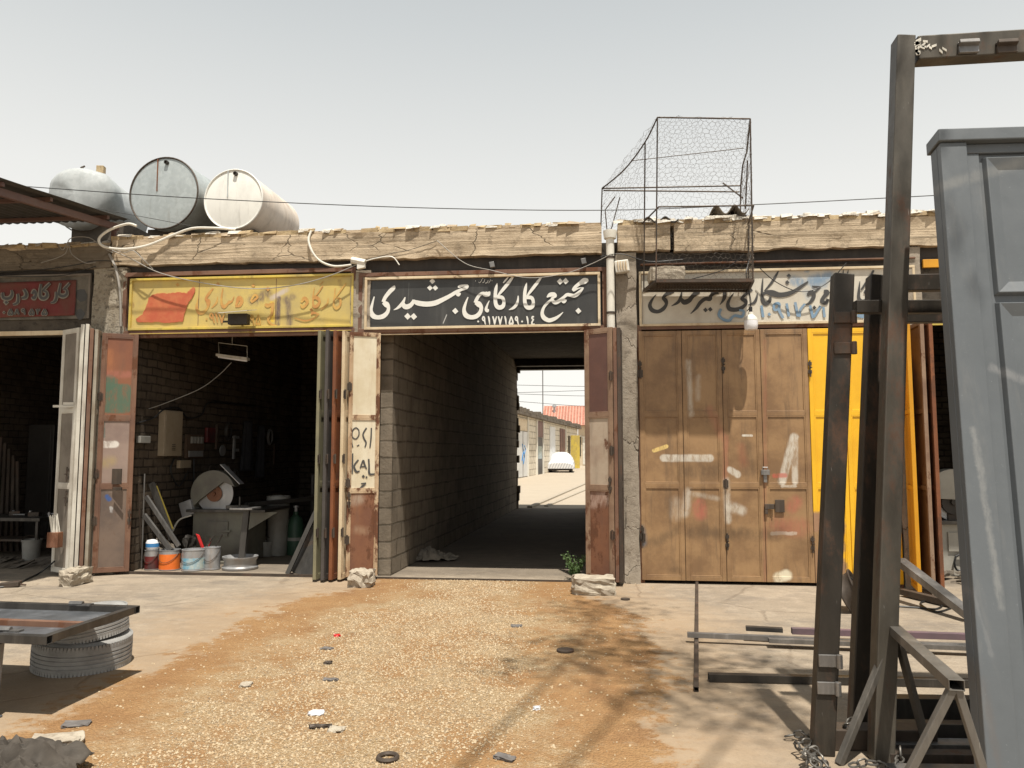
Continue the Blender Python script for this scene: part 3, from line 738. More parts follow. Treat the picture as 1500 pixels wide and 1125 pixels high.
# --- black board with white calligraphy over the passage
Z2 = 1417
black_txt = [
 [(400, 195, 14), (385, 225, 48), (335, 275, 50), (285, 340, 44), (262, 395, 45)], [(258, 400, 38), (300, 425, 70), (325, 465, 42), (312, 520, 46), (262, 568, 56), (190, 582, 52), (135, 560, 62), (112, 500, 44), (126, 425, 30), (152, 328, 12)],
 [(530, 335, 12), (505, 395, 36), (470, 440, 40), (425, 475, 24), (388, 492, 6)], [(505, 400, 26), (520, 445, 60), (560, 452, 60), (605, 425, 50), (640, 372, 40)], [(632, 372, 20), (665, 400, 56), (730, 416, 62), (810, 420, 62), (900, 405, 62), (1000, 360, 52), (1085, 315, 46), (1150, 275, 44), (1215, 243, 34), (1275, 218, 44), (1298, 190, 20)], [(1296, 188, 14), (1240, 192, 22), (1190, 208, 34), (1180, 222, 12)], [(1150, 300, 20), (1178, 300, 56), (1208, 290, 14)],
 [(862, 140, 36)], [(832, 222, 35)], [(898, 222, 35)], [(560, 570, 42)], [(635, 572, 42)], [(1142, 505, 39)],
 [(Z2 + 148, 268, 12), (Z2 + 125, 295, 62), (Z2 + 90, 300, 60), (Z2 + 55, 290, 40), (Z2 + 15, 315, 38), (1400, 365, 42), (1384, 405, 40)], [(1382, 405, 36), (1425, 420, 70), (1458, 465, 46), (1440, 530, 50), (1390, 572, 54), (1325, 580, 54), (1270, 555, 60), (1248, 495, 44), (1262, 425, 32), (1297, 335, 12)],
 [(Z2 + 140, 378, 8), (Z2 + 115, 430, 22), (Z2 + 100, 485, 36), (Z2 + 118, 505, 34), (Z2 + 130, 480, 12)],
 [(Z2 + 236, 165, 8), (Z2 + 222, 225, 36), (Z2 + 213, 300, 42), (Z2 + 215, 400, 46), (Z2 + 235, 450, 52), (Z2 + 268, 462, 54), (Z2 + 305, 445, 50), (Z2 + 318, 395, 38), (Z2 + 300, 345, 44), (Z2 + 262, 335, 44), (Z2 + 228, 345, 30)], [(Z2 + 428, 88, 26), (Z2 + 370, 165, 40), (Z2 + 300, 250, 38), (Z2 + 238, 325, 18)], [(Z2 + 374, 88, 8), (Z2 + 345, 120, 20), (Z2 + 310, 162, 14)],
 [(Z2 + 492, 318, 12), (Z2 + 488, 375, 26), (Z2 + 468, 430, 36), (Z2 + 430, 468, 32), (Z2 + 378, 490, 6)],
 [(Z2 + 596, 158, 8), (Z2 + 582, 225, 36), (Z2 + 572, 300, 42), (Z2 + 574, 400, 46), (Z2 + 594, 450, 52), (Z2 + 627, 464, 54), (Z2 + 664, 447, 50), (Z2 + 677, 397, 38), (Z2 + 660, 348, 44), (Z2 + 622, 338, 44), (Z2 + 588, 348, 30)], [(Z2 + 772, 92, 22), (Z2 + 720, 165, 38), (Z2 + 650, 255, 36), (Z2 + 598, 325, 18)],
 [(Z2 + 1040, 518, 6), (Z2 + 990, 565, 28), (Z2 + 930, 602, 44), (Z2 + 865, 618, 50), (Z2 + 805, 585, 54), (Z2 + 785, 530, 42), (Z2 + 803, 465, 34), (Z2 + 845, 410, 32), (Z2 + 905, 362, 26)], [(Z2 + 842, 338, 10), (Z2 + 880, 308, 50), (Z2 + 930, 300, 46), (Z2 + 950, 325, 26), (Z2 + 905, 352, 34), (Z2 + 925, 392, 44), (Z2 + 958, 400, 46), (Z2 + 1005, 372, 42), (Z2 + 1050, 335, 36), (Z2 + 1090, 305, 40), (Z2 + 1135, 312, 44), (Z2 + 1180, 318, 46), (Z2 + 1235, 280, 44), (Z2 + 1288, 220, 16)], [(Z2 + 1020, 375, 30), (Z2 + 1050, 380, 62), (Z2 + 1082, 372, 16)], [(Z2 + 1290, 222, 12), (Z2 + 1235, 225, 14), (Z2 + 1168, 250, 34), (Z2 + 1185, 215, 40), (Z2 + 1240, 170, 44), (Z2 + 1300, 138, 74), (Z2 + 1348, 125, 30)],
 [(Z2 + 1003, 145, 40)], [(Z2 + 1072, 140, 40)], [(Z2 + 1228, 503, 38)],
] + digits('09177159014', Z2 - 22, 568, 52, 104, 67, 19) + [
 [(Z2 + 8, 150, 6), (Z2 + 20, 160, 6), (Z2 + 40, 140, 6), (Z2 + 50, 115, 5)], [(Z2 + 55, 160, 6), (Z2 + 75, 150, 6), (Z2 + 85, 115, 5)], [(Z2 + 90, 165, 5), (Z2 + 115, 155, 7), (Z2 + 125, 130, 6)], [(Z2 + 130, 165, 5), (Z2 + 148, 140, 6), (Z2 + 155, 120, 5)], [(Z2 + 60, 108, 6)], [(Z2 + 155, 95, 6)], [(Z2 - 28, 138, 6)], [(Z2 + 172, 135, 6)]]
SG = 8.3333
sg = thing('signboard', 'long black signboard with white calligraphy and a phone number over the passage', 'sign')
bk = [(P(600, 415, 0), P(598, 470, 0), .004, (.2, .2, .19), .5, .8, .005), (P(700, 440, 0), P(700, 470, 0), .004, (.2, .2, .19), .5, .8, .005), (P(655, 462, 0), P(650, 474, 0), .006, (.5, .5, .48), .8, .4, .003)]
M['black_board'] = paint('black_board_paint', (.042, .042, .040), (.030, .030, .030), rust=.02, rough=.42, streak=.4, streakc=(.11, .11, .105), speck=.4, speckc=(.20, .20, .19), marks=bk, bump=.1)
mb = MB(); a, b = P(535, 484, -.035), P(880, 400, -.035); mb.box((a.x, -.035, a.z), (b.x, -.012, b.z)); mb.build('board', M['black_board'], sg)
def frame(name, x0, x1, y0, y1, wd, yf, mat, parent, d=.06):
    a, b = P(x0, y1, yf), P(x1, y0, yf); mb = MB(); yb = yf + d
    mb.box((a.x, yf, b.z - wd), (b.x, yb, b.z)); mb.box((a.x, yf, a.z), (b.x, yb, a.z + wd))
    mb.box((a.x, yf + .001, a.z + wd), (a.x + wd, yb, b.z - wd)); mb.box((b.x - wd, yf + .001, a.z + wd), (b.x, yb, b.z - wd))
    return mb.build(name, mat, parent, bevel=.003)
frame('frame', 533, 879, 398, 483, .032, -.075, M['cream_frame'], sg)
frame('outer_frame', 524, 888, 391, 487.5, .05, -.062, M['rust_frame'], sg, .05)
mb = MB(); a, b = P(536, 491, -.05), P(886, 484, -.05); mb.box((a.x, -.066, a.z + .005), (b.x, -.015, b.z - .012)); mb.build('bottom_rail', M['cream_frame'], sg, bevel=.003)
M['white_letters'] = plain('white_letter_paint', (.74, .73, .68), .5, var=.18, ns=12)
strokes('lettering', black_txt, 530, 395, SG, -.0385, M['white_letters'], sg)

# --- yellow board with faded red writing
X6 = 1375
yel_txt = [
 [(1062, 228, 14), (1015, 285, 34), (972, 355, 30), (1000, 390, 56), (992, 465, 26), (940, 522, 42), (885, 522, 44), (858, 450, 32), (880, 335, 6)],
 [(1115, 328, 6), (1100, 405, 26), (1040, 468, 14)], [(1180, 228, 12), (1163, 330, 22), (1163, 410, 30), (1192, 455, 44), (1240, 415, 26), (1258, 398, 40), (1290, 385, 18), (1316, 328, 8)],
 [(1340, 440, 26), (1375, 345, 50), (1410, 380, 44), (1385, 440, 34), (1330, 450, 18)], [(627, 182, 25)], [(1120, 175, 24)], [(X6 + 175, 195, 25)], [(X6 + 355, 235, 30)],
 [(X6 + 140, 390, 20), (X6 + 190, 310, 30), (X6 + 225, 340, 26), (X6 + 150, 400, 26)], [(X6 + 320, 420, 30), (X6 + 350, 440, 50), (X6 + 400, 420, 30)],
 [(X6 + 760, 400, 24), (X6 + 800, 350, 46), (X6 + 835, 400, 34), (X6 + 780, 460, 34), (X6 + 755, 420, 20)], [(X6 + 905, 350, 26), (X6 + 950, 345, 46), (X6 + 985, 390, 30), (X6 + 940, 455, 46), (X6 + 900, 430, 30)], [(X6 + 920, 215, 8), (X6 + 905, 330, 18), (X6 + 905, 440, 20)], [(X6 + 1025, 195, 12), (X6 + 960, 290, 16), (X6 + 915, 330, 10)], [(X6 + 985, 190, 6), (X6 + 1030, 140, 8)],
 [(X6 + 1090, 345, 8), (X6 + 1075, 420, 22), (X6 + 1000, 486, 12)], [(X6 + 1175, 225, 10), (X6 + 1165, 340, 18), (X6 + 1155, 430, 24), (X6 + 1190, 470, 40), (X6 + 1235, 430, 26), (X6 + 1235, 360, 30), (X6 + 1190, 350, 16)], [(X6 + 1310, 160, 8), (X6 + 1230, 270, 18), (X6 + 1175, 345, 10)],
 [(X6 + 985, 545, 8), (X6 + 900, 525, 32), (X6 + 890, 555, 8)], [(X6 + 975, 540, 12), (X6 + 900, 600, 16), (X6 + 800, 622, 20), (X6 + 680, 590, 12)], [(X6 + 885, 488, 22)], [(X6 + 420, 400, 20), (X6 + 410, 440, 40), (X6 + 400, 540, 30), (X6 + 355, 610, 30), (X6 + 400, 670, 22), (X6 + 460, 680, 14)],
] + digits('0917', 940, 525, 80, 125, 62, 20) + digits('95', X6 + 130, 545, 60, 130, 75, 16)
yl = thing('signboard', 'sun-faded yellow signboard with red writing, a red painted-out patch and dark spray', 'sign')
PU = (.10, .07, .085)
M['yellow_board'] = paint('yellow_board_paint', (.58, .44, .13), (.46, .36, .14), rust=.05, rough=.55, streak=.22, streakc=(.38, .26, .10), speck=.3, bump=.12, marks=[
    (P(374, 440, 0), P(392, 432, 0), .085, PU, .75, .8, .02), (P(410, 438, 0), P(408, 478, 0), .035, PU, .9, .6, .01), (P(424, 446, 0), P(426, 478, 0), .045, PU, .75, .75, .01), (P(420, 440, 0), P(430, 436, 0), .05, PU, .7, .8), (P(400, 437, 0), P(422, 425, 0), .035, (.55, .5, .55), .6, .8, .01), (P(401, 470, 0), P(400, 445, 0), .03, (.80, .50, .02), .7, .7, .01),
    (P(196, 446, 0), P(196, 450, 0), .03, (.2, .1, .05), .7, .9), (P(500, 420, 0), P(499, 412, 0), .03, (.2, .1, .05), .7, .9)])
mb = MB(); a, b = P(188, 483, -.035), P(516, 400, -.035); mb.box((a.x, -.035, a.z), (b.x, -.012, b.z)); mb.build('board', M['yellow_board'], yl)
frame('frame', 187, 518, 400, 484, .03, -.07, M['yellow_frame'], yl)
frame('outer_frame', 177, 521, 391, 491, .055, -.058, M['rust_frame'], yl, .05)
mb = MB(); a, b = P(190, 489, -.05), P(515, 484.5, -.05); mb.box((a.x, -.064, a.z), (b.x, -.012, b.z)); mb.build('bottom_rail', M['yellow_frame'], yl, bevel=.003)
mb = MB()
for xx in (291, 404):
    c = P(xx, 442, -.037); mb.box((c.x - .004, -.0365, c.z - .32), (c.x + .004, -.034, c.z + .31))
mb.build('sheet_joint', M['rust_frame'], yl)
M['red_letters'] = plain('faded_red_letter_paint', (.47, .22, .065), .6, var=.9, ns=5, alt=(.60, .40, .10))
strokes('lettering', yel_txt, 185, 395, SG, -.0385, M['red_letters'], yl)
pat = [(118, 600), (200, 545), (250, 430), (275, 345), (330, 300), (420, 288), (520, 292), (620, 276), (700, 280), (738, 290), (775, 245), (810, 215), (845, 228), (835, 270), (800, 350), (760, 395), (735, 470), (705, 560), (688, 632), (610, 645), (500, 652), (400, 636), (300, 645), (190, 640), (130, 640)]
pr = random.Random(9); pp = []
for i in range(len(pat)):
    (x0, y0), (x1, y1) = pat[i], pat[(i + 1) % len(pat)]
    for t in (0, .25, .5, .75): pp.append((x0 + (x1 - x0) * t + pr.uniform(-5, 5), y0 + (y1 - y0) * t + pr.uniform(-5, 5)))
mb = MB(); mb.prism([P(185 + x / SG, 395 + y / SG, -.047) for x, y in pp], [P(185 + x / SG, 395 + y / SG, -.0352) for x, y in pp])
M['red_patch'] = plain('brushed_red_paint', (.46, .10, .045), .6, var=.6, ns=9, alt=(.55, .20, .08))
mb.build('painted_patch', M['red_patch'], yl)

# --- white board with black writing and blue spray
X4 = 1333
wh_txt = [
 [(395, 350, 26), (345, 362, 50), (300, 385, 44), (262, 430, 36), (290, 458, 54), (300, 505, 38), (262, 562, 48), (195, 595, 46), (125, 575, 54), (100, 515, 44), (130, 445, 26), (178, 385, 6)],
 [(490, 345, 14), (478, 410, 30), (445, 480, 38), (362, 528, 6)], [(475, 430, 30), (515, 480, 62), (575, 462, 58), (610, 420, 50), (650, 380, 56), (700, 345, 50)],
 [(935, 350, 60), (880, 365, 56), (845, 405, 40), (830, 440, 54), (775, 440, 46), (715, 485, 44), (665, 555, 34), (595, 624, 6)], [(1012, 345, 44), (1008, 430, 42), (955, 512, 6)], [(780, 575, 30)], [(838, 568, 30)],
 [(1345, 320, 44), (1290, 365, 40), (1222, 435, 36), (1262, 462, 52), (1268, 505, 36), (1215, 552, 50), (1140, 572, 52), (1072, 560, 54), (1052, 500, 42), (1080, 430, 26), (1126, 366, 6)],
 [(1412, 368, 8), (1402, 430, 28), (1370, 488, 34), (1295, 516, 8)],
 [(X4 + 147, 188, 8), (X4 + 140, 260, 24), (X4 + 135, 360, 30), (X4 + 142, 450, 46), (X4 + 178, 500, 50), (X4 + 228, 465, 44), (X4 + 238, 410, 26)], [(X4 + 340, 90, 8), (X4 + 310, 150, 28), (X4 + 250, 245, 30), (X4 + 165, 345, 14)], [(X4 + 148, 385, 30), (X4 + 190, 360, 46), (X4 + 260, 370, 76), (X4 + 350, 392, 62), (X4 + 450, 378, 56), (X4 + 540, 340, 44), (X4 + 620, 285, 36), (X4 + 700, 228, 18)], [(X4 + 745, 285, 14), (X4 + 790, 292, 24), (X4 + 865, 288, 8)],
 [(X4 + 690, 395, 30), (X4 + 735, 360, 60), (X4 + 770, 395, 48), (X4 + 745, 455, 44), (X4 + 700, 500, 28), (X4 + 635, 516, 6)], [(X4 + 760, 370, 30), (X4 + 800, 340, 24), (X4 + 855, 290, 8)],
 [(X4 + 890, 350, 40), (X4 + 935, 360, 56), (X4 + 880, 430, 44), (X4 + 870, 470, 50), (X4 + 915, 490, 46), (X4 + 940, 440, 34)],
 [(X4 + 465, 158, 28)], [(X4 + 445, 237, 28)], [(X4 + 775, 545, 25)],
 [(X4 + 1130, 85, 8), (X4 + 1120, 200, 26), (X4 + 1120, 330, 36)], [(X4 + 1190, 85, 8), (X4 + 1170, 180, 26)], [(X4 + 1330, 225, 8), (X4 + 1320, 330, 30), (X4 + 1318, 430, 40), (X4 + 1360, 470, 44), (X4 + 1430, 440, 40), (X4 + 1440, 380, 40), (X4 + 1380, 350, 40)], [(X4 + 1500, 90, 24), (X4 + 1430, 210, 34), (X4 + 1345, 330, 20)]]
blue_txt = [[(X4 + 128, 520, 30), (X4 + 150, 665, 34)], [(X4 + 225, 628, 24)], [(X4 + 355, 560, 30), (X4 + 290, 575, 30), (X4 + 285, 510, 32), (X4 + 345, 500, 34), (X4 + 345, 580, 34), (X4 + 395, 675, 34)], [(X4 + 435, 495, 30), (X4 + 465, 655, 32)], [(X4 + 540, 480, 32), (X4 + 575, 655, 34)], [(X4 + 660, 500, 26), (X4 + 605, 570, 30), (X4 + 590, 660, 34)], [(X4 + 722, 520, 32), (X4 + 760, 675, 34)], [(X4 + 850, 525, 30), (X4 + 770, 660, 30)], [(X4 + 885, 540, 30), (X4 + 900, 665, 30)],
    [(970, 560, 30), (942, 630, 36), (985, 685, 32), (1065, 705, 34), (1110, 660, 30), (1150, 645, 34), (1225, 655, 36), (1245, 590, 30), (1190, 580, 26)], [(X4 + 1300, 640, 40), (X4 + 1380, 650, 60)]]
ws = thing('signboard', 'grimy white signboard with black writing and blue sprayed numbers above the brown doors', 'sign')
BL = (.14, .24, .36)
M['white_board'] = paint('grimy_white_board', (.62, .58, .49), (.52, .47, .39), rust=.06, rough=.5, streak=.25, streakc=(.32, .26, .19), speck=.15, bump=.1, marks=[
    (P(1162, 412, 0), P(1170, 414, 0), .07, BL, .8, .6, .01), (P(1185, 412, 0), P(1214, 405, 0), .07, BL, .75, .8, .03), (P(1195, 418, 0), P(1205, 415, 0), .08, BL, .6, .8, .02), (P(1180, 428, 0), P(1183, 436, 0), .05, BL, .4, .9), (P(1180, 397, 0), P(1181, 397, 0), .035, BL, .7, .6)])
mb = MB(); a, b = P(941, 475, -.03), P(1335, 392, -.03); mb.box((a.x, -.03, a.z), (b.x, -.012, b.z)); mb.build('board', M['white_board'], ws)
frame('frame', 937, 1340, 388, 478, .03, -.06, M['cream_frame'], ws)
mb = MB(); a, b = P(938, 388, -.05), P(1340, 379, -.05); mb.box((a.x, -.075, a.z + .01), (b.x, -.012, b.z)); mb.build('top_rail', M['rust_frame'], ws, bevel=.004)
M['black_letters'] = plain('black_letter_paint', (.06, .058, .056), .55, var=.2)
M['blue_spray'] = plain('blue_spray_paint', (.17, .28, .40), .6, var=.5, ns=9, alt=(.30, .36, .42))
strokes('lettering', wh_txt, 940, 385, SG, -.0335, M['black_letters'], ws)
strokes('sprayed_number', blue_txt, 940, 385, SG, -.0395, M['blue_spray'], ws)

# --- red banner on the left shop
rd = thing('banner', 'weathered red cloth banner with black outlined letters on the shaded left shop front', 'banner')
M['banner'] = paint('red_banner_cloth', (.15, .022, .022), (.12, .045, .03), rust=0, rough=.8, streak=.3, streakc=(.17, .085, .05), speck=.1, bump=.2)
M['plank'] = plain('dirty_board', (.17, .15, .12), .8, var=.8, ns=3, alt=(.04, .036, .03))
a, b = P(-40, 466, -.045), P(112, 411, -.045); vs = []; fs = []; nx, nz = 60, 14
for i in range(nx + 1):
    for k in range(nz + 1):
        xx = -9.6 + (b.x + 9.6) * i / nx; zz = a.z + (b.z - a.z) * k / nz + .03 * (i / nx) - .02
        vs.append((xx, -.05 - .012 * mn.noise(Vector((xx * 3, zz * 4, 2))), zz))
for i in range(nx):
    for k in range(nz): q = i * (nz + 1) + k; fs.append((q, q + nz + 1, q + nz + 2, q + 1))
o = mesh_obj('cloth', vs, fs, M['banner'], rd, True); s_ = o.modifiers.new('Solidify', 'SOLIDIFY'); s_.thickness = .002
red_txt = [[(30, 320, 22), (35, 375, 28), (70, 395, 30), (120, 385, 30), (148, 340, 26), (140, 290, 14)], [(75, 440, 20)], [(215, 335, 20), (222, 400, 26), (205, 450, 24), (155, 468, 14)], [(290, 280, 22), (318, 330, 28), (310, 375, 32), (262, 390, 20)], [(395, 340, 24), (415, 300, 26), (435, 345, 26), (415, 390, 30), (392, 370, 22)], [(500, 215, 16), (490, 290, 24), (492, 370, 30), (530, 392, 32), (572, 365, 30), (565, 315, 22), (525, 300, 18)], [(612, 205, 18), (560, 255, 22), (520, 300, 18)], [(685, 310, 18), (688, 375, 26), (665, 430, 24), (615, 448, 10)], [(738, 205, 16), (722, 290, 22), (720, 345, 28), (770, 365, 32), (812, 340, 28), (810, 290, 20), (775, 280, 18)], [(850, 205, 18), (800, 260, 22), (770, 285, 16)]]
red_txt += digits('0589', 20, 520, 58, 72, 78, 16) + digits('535', 355, 520, 62, 72, 78, 16)
M['outline'] = plain('letter_outline_paint', (.24, .22, .18), .7, var=.3)
strokes('letter_outline', red_txt, 0, 390, SG, -.064, M['outline'], rd, 2.0)
strokes('lettering', red_txt, 0, 390, SG, -.070, M['black_letters'], rd, 1.)
bd = MB(); a, b = P(-60, 470, -.03), P(131, 404, -.03); bd.box((-9.9, -.03, a.z), (b.x, -.012, b.z)); bd.build('back_board', M['plank'], rd)
bd = MB(); bd.box((-9.9, -.05, b.z), (b.x + .03, -.012, b.z + .03)); bd.box((b.x, -.048, a.z), (b.x + .03, -.013, b.z - .001)); bd.build('frame', M['grubby_leaf'], rd)
bd = MB(); rr = random.Random(5)
for (cx_, cy_, r_) in ((119, 432, 9), (117, 460, 7)):
    ring = [(cx_ + r_ * rr.uniform(.8, 1.1) * math.cos(t * .42), cy_ + r_ * rr.uniform(.9, 1.3) * math.sin(t * .42)) for t in range(15)]
    bd.prism([P(u, v, -.033) for u, v in ring], [P(u, v, -.029) for u, v in ring])
bd.build('tar_stain', M['black_letters'], rd)

# --- sprayed letters on the cream leaf left of the passage (letters belong to that leaf)
osi = [[(205, 240, 14), (170, 215, 16), (130, 250, 16), (128, 320, 16), (170, 345, 14), (205, 300, 14), (205, 240, 14)], [(122, 350, 12), (125, 400, 12), (135, 445, 12)], [(295, 215, 18), (255, 285, 18), (265, 340, 20), (290, 390, 18), (275, 445, 14)], [(352, 215, 16), (348, 330, 18), (335, 450, 16)], [(180, 430, 10), (210, 415, 14)],
       [(132, 515, 16), (130, 640, 18), (128, 755, 14)], [(200, 590, 18), (150, 660, 20), (175, 730, 26), (215, 720, 12)], [(220, 690, 14), (255, 600, 20), (270, 640, 22), (295, 700, 14)], [(235, 670, 16), (280, 670, 16)], [(320, 580, 20), (325, 660, 20), (330, 755, 26), (395, 755, 14)],
       [(258, 785, 20)], [(295, 795, 14)], [(230, 870, 14), (290, 868, 22)], [(275, 880, 20), (225, 930, 26), (300, 945, 14)]]
def on_leaf(px, py, y):
    r = ray(px, py); a = Vector((_a.x, -.26)); d = Vector((_b.x - _a.x, .16))          # plan line of that leaf
    t = ((a.x) * d.y - (a.y + CD) * d.x) / (r.x * d.y - r.y * d.x)
    p = CAM + r * t; n_ = Vector((d.y, -d.x, 0)).normalized()
    return p + n_ * (-y)
mb = MB(); z = 0
for st in osi:
    ribbon(mb, [(500 + a / 8.03, 600 + b / 8.03, c / 8.03) for a, b, c in st], on_leaf, -.011 - z); z += 2e-4
mb.build('lettering', M['black_letters'], ocl)

# ------------------------------------------------------------------ on and above the roof
def galv(name, base, alt, metal=.35, rough=.5, sp=22, rust=.0):
    g = N(name)
    v = g.n('SeparateColor'); g.link(g.vor(sp, 'F1', out='Color'), v.inputs[0])
    c = g.mix(g.m('MULTIPLY', v.outputs[0], .55), base, alt)
    c = g.mix(g.m('MULTIPLY', g.rng(g.noise(2.2, 7, .65, g.mapv((1, 1, .5))), .42, .7), .6), c, tuple(x * .6 for x in base))
    c = g.mix(g.m('MULTIPLY', g.rng(g.noise(7, 6, .7, g.mapv((2, 2, .2))), .55, .75), .35), c, (.20, .17, .13))
    if rust:
        c = g.mix(g.m('MULTIPLY', g.rng(g.noise(3, 9, .7, g.mapv((1, 1, .3))), .62 - rust * .2, .75), .8), c, (.34, .20, .11))
    return g.out(c, g.m('ADD', g.m('MULTIPLY', v.outputs[1], .2), rough - .1), metal, g.bump(g.noise(7, 4), .12, .01))
M['galv'] = galv('galvanised_sheet', (.48, .52, .52), (.36, .40, .40))
M['galv_old'] = galv('weathered_galvanised_sheet', (.42, .44, .44), (.33, .355, .355), .05, .75)
M['tank_white'] = galv('white_tank_paint', (.80, .79, .74), (.76, .75, .70), 0., .5, 5, .1)
M['tank_side'] = galv('pinkish_tank_side', (.70, .60, .50), (.74, .68, .60), 0., .6, 4, .3)

def tank(label, c, r, length, yaw, mat, side, roll=0., seam=True, cone=.02, rimm=None):
    """lying drum: c is the middle of its front end"""
    t = thing('water_tank', label, 'water tank', (c[0], c[1], c[2] - r), 'water tanks on the roof')
    ax = Vector((math.sin(yaw), math.cos(yaw), roll)).normalized(); c = Vector(c)
    mb = MB(); mb.lathe([(r, 0), (r, length * .33), (r * 1.004, length * .34), (r, length * .35), (r, length * .66), (r * 1.004, length * .67), (r, length * .68), (r, length)], c, 48, ax, caps=False); mb.build('drum', side, t, smooth=True)
    mb = MB(); mb.lathe([(r * .995, .004), (r * .72, -.012 - cone * .3), (r * .35, -.016 - cone * .7), (.01, -.018 - cone)], c, 48, ax); mb.build('end_cap', mat, t, smooth=True)
    mb = MB(); mb.lathe([(r * .995, length - .004), (.01, length + cone)], c, 48, ax); mb.build('end_cap', side, t, smooth=True)
    mb = MB(); mb.tube([c - ax * .004 + (ax.orthogonal().normalized() * math.cos(a) + ax.cross(ax.orthogonal().normalized()) * math.sin(a)) * r for a in [2 * math.pi * k / 48 for k in range(48)]], .012, 6, closed=True)
    mb.build('rim', rimm or M['mill2'], t, smooth=True)
    up = Vector((0, 0, 1)); sx_ = Vector((math.cos(yaw), -math.sin(yaw), 0))
    if seam:
        mb = MB(); mb.bar(c - ax * (.02 + cone) + sx_ * (-.16 * r) + up * .02, c - ax * .014 + sx_ * (-.2 * r) + up * r * .96, .016, .008, up=-ax); mb.build('seam', seam if seam is not True else M['galv_old'], t)
    mb = MB(); p = c - ax * .02 + up * r * .84 + sx_ * r * .08; mb.lathe([(.03, .015), (.03, -.035), (.018, -.035), (.018, -.01)], p, 12, ax); mb.build('outlet', M['dark_steel'], t, smooth=True)
    return t
ca = P(240, 283, .75)
tank('large round galvanised tank between the white tank and the dented one', ca, 57.5 / F * 10.5, 1.7, R(2), M['galv'], M['galv'], seam=M['rust_leaf'])
cb_ = P(342, 292, .75)
tank('white painted round tank with a pinkish rusty side on the workshop roof', cb_, 47.5 / F * 10.45, 1.35, R(1), M['tank_white'], M['tank_side'], rimm=M['tank_white'])
# the dented tank: its axis runs across, so it shows a rounded side and end
t = thing('water_tank', 'dented dull galvanised tank with a small tap on top, behind the canopy', 'water tank', P(130, 338, 1.3), 'water tanks on the roof')
c0 = P(138, 304, 1.6); r = .48
mb = MB(); ax = Vector((-.10, 1., .03)).normalized(); A0 = c0 + Vector((.06, -.5, .0)); nb = 40
prof = [(.02, -.14), (r * .5, -.12), (r * .8, -.08), (r * .95, -.03), (r, .04), (r * 1.0, .28), (r, .62), (r, 1.3)]
mb.lathe(prof, A0, nb, ax)
for i, p in enumerate(mb.v):
    v = Vector(p); v += Vector((.10, .06, .09)) * mn.noise(v * 1.7 + Vector((4, 0, 2))) + Vector((.02, .03, .02)) * mn.noise(v * 6); mb.v[i] = tuple(v)
mb.build('drum', M['galv_old'], t, smooth=True)
mb = MB(); mb.tube([A0 + ax * .28 + (Vector((0, 0, 1)) * math.cos(a) + ax.cross(Vector((0, 0, 1))) * math.sin(a)) * r * 1.03 for a in [2 * math.pi * k / 40 for k in range(40)]], .012, 6, closed=True); mb.build('seam', M['galv_old'], t)
p = P(122, 255, 1.5); mb = MB(); mb.tube([p + Vector((.02, 0, -.06)), p + Vector((.01, 0, .05)), p + Vector((-.03, 0, .12))], .016, 8); mb.bar(p + Vector((-.05, 0, .10)), p + Vector((.02, 0, .13)), .02, .02); mb.build('tap', M['mill2'], t)
p = P(148, 250, 1.5); mb = MB(); mb.obox(p + Vector((0, 0, -.02)), (.055, .01, 0), (-.01, .05, 0), (0, 0, .09)); mb.build('block', M['coping'], t, bevel=.008)
# low supports under the tanks
for c, r_ in ((ca, .53), (cb_, .44)):
    o = MB().box((c.x - r_ * .6, c.y + .15, 4.305), (c.x + r_ * .6, c.y + 1.1, c.z - r_ * .93)).build('tank_cradle', M['soffit']); tag(o, 'low dark cradle under the %s tank' % ('large galvanised' if r_ > .5 else 'white painted'), 'cradle')
o = MB().box((P(120, 340, 1.4).x - .1, 1.3, 4.305), (P(160, 340, 1.4).x + .3, 2.2, P(130, 340, 1.5).z + .09)).build('tank_cradle', M['soffit']); tag(o, 'low dark cradle under the dented tank behind the canopy', 'cradle')

# corrugated canopy over the left shop front
cn = thing('canopy', 'rusty corrugated sheet canopy on a brown rafter over the leftmost shop', 'canopy', P(165, 325, 0))
e0 = P(166, 326, .0); e1 = Vector((e0.x, -2.15, P(0, 275, -2.05).z))
dirv = (e1 - e0).normalized()
M['sheet_under'] = plain('dark_corrugated_sheet', (.055, .05, .045), .7, var=.6)
M['rafter'] = paint('brown_rafter_paint', (.13, .07, .05), (.10, .05, .04), rust=.3)
mb = MB(); mb.bar(e0 + dirv * -.1 - Vector((0, 0, .05)), e1 - Vector((0, 0, .05)), .05, .09); mb.build('rafter', M['rafter'], cn, bevel=.004)
mb = MB(); mb.bar(e0 + Vector((-2.2, 0, -.05)) + dirv * -.1, e1 + Vector((-2.2, 0, -.05)), .05, .09); mb.build('rafter', M['rafter'], cn, bevel=.004)
mb = MB()
for k in (.12, .62, .97):
    p = e0.lerp(e1, k) + Vector((.1, 0, .018)); mb = MB(); mb.bar(p, p - Vector((4.4, 0, 0)), .045, .045); mb.build('purlin', M['rafter'], cn)
nx, ny = 150, 8; vs = []; fs = []; rr = random.Random(4)
for i in range(nx + 1):
    x = e0.x + .16 - 4.5 * i / nx; ov = rr.uniform(-.06, .05) if i % 8 == 0 else 0
    for k in range(ny + 1):
        p = e0.lerp(e1, -.06 + 1.1 * k / ny)
        vs.append((x, p.y + (ov if k == ny else 0), p.z + .058 + .014 * math.sin(i * 1.55) + .012 * mn.noise(Vector((x, p.y, 3)))))
for i in range(nx):
    for k in range(ny): q = i * (ny + 1) + k; fs.append((q, q + 1, q + ny + 2, q + ny + 1))
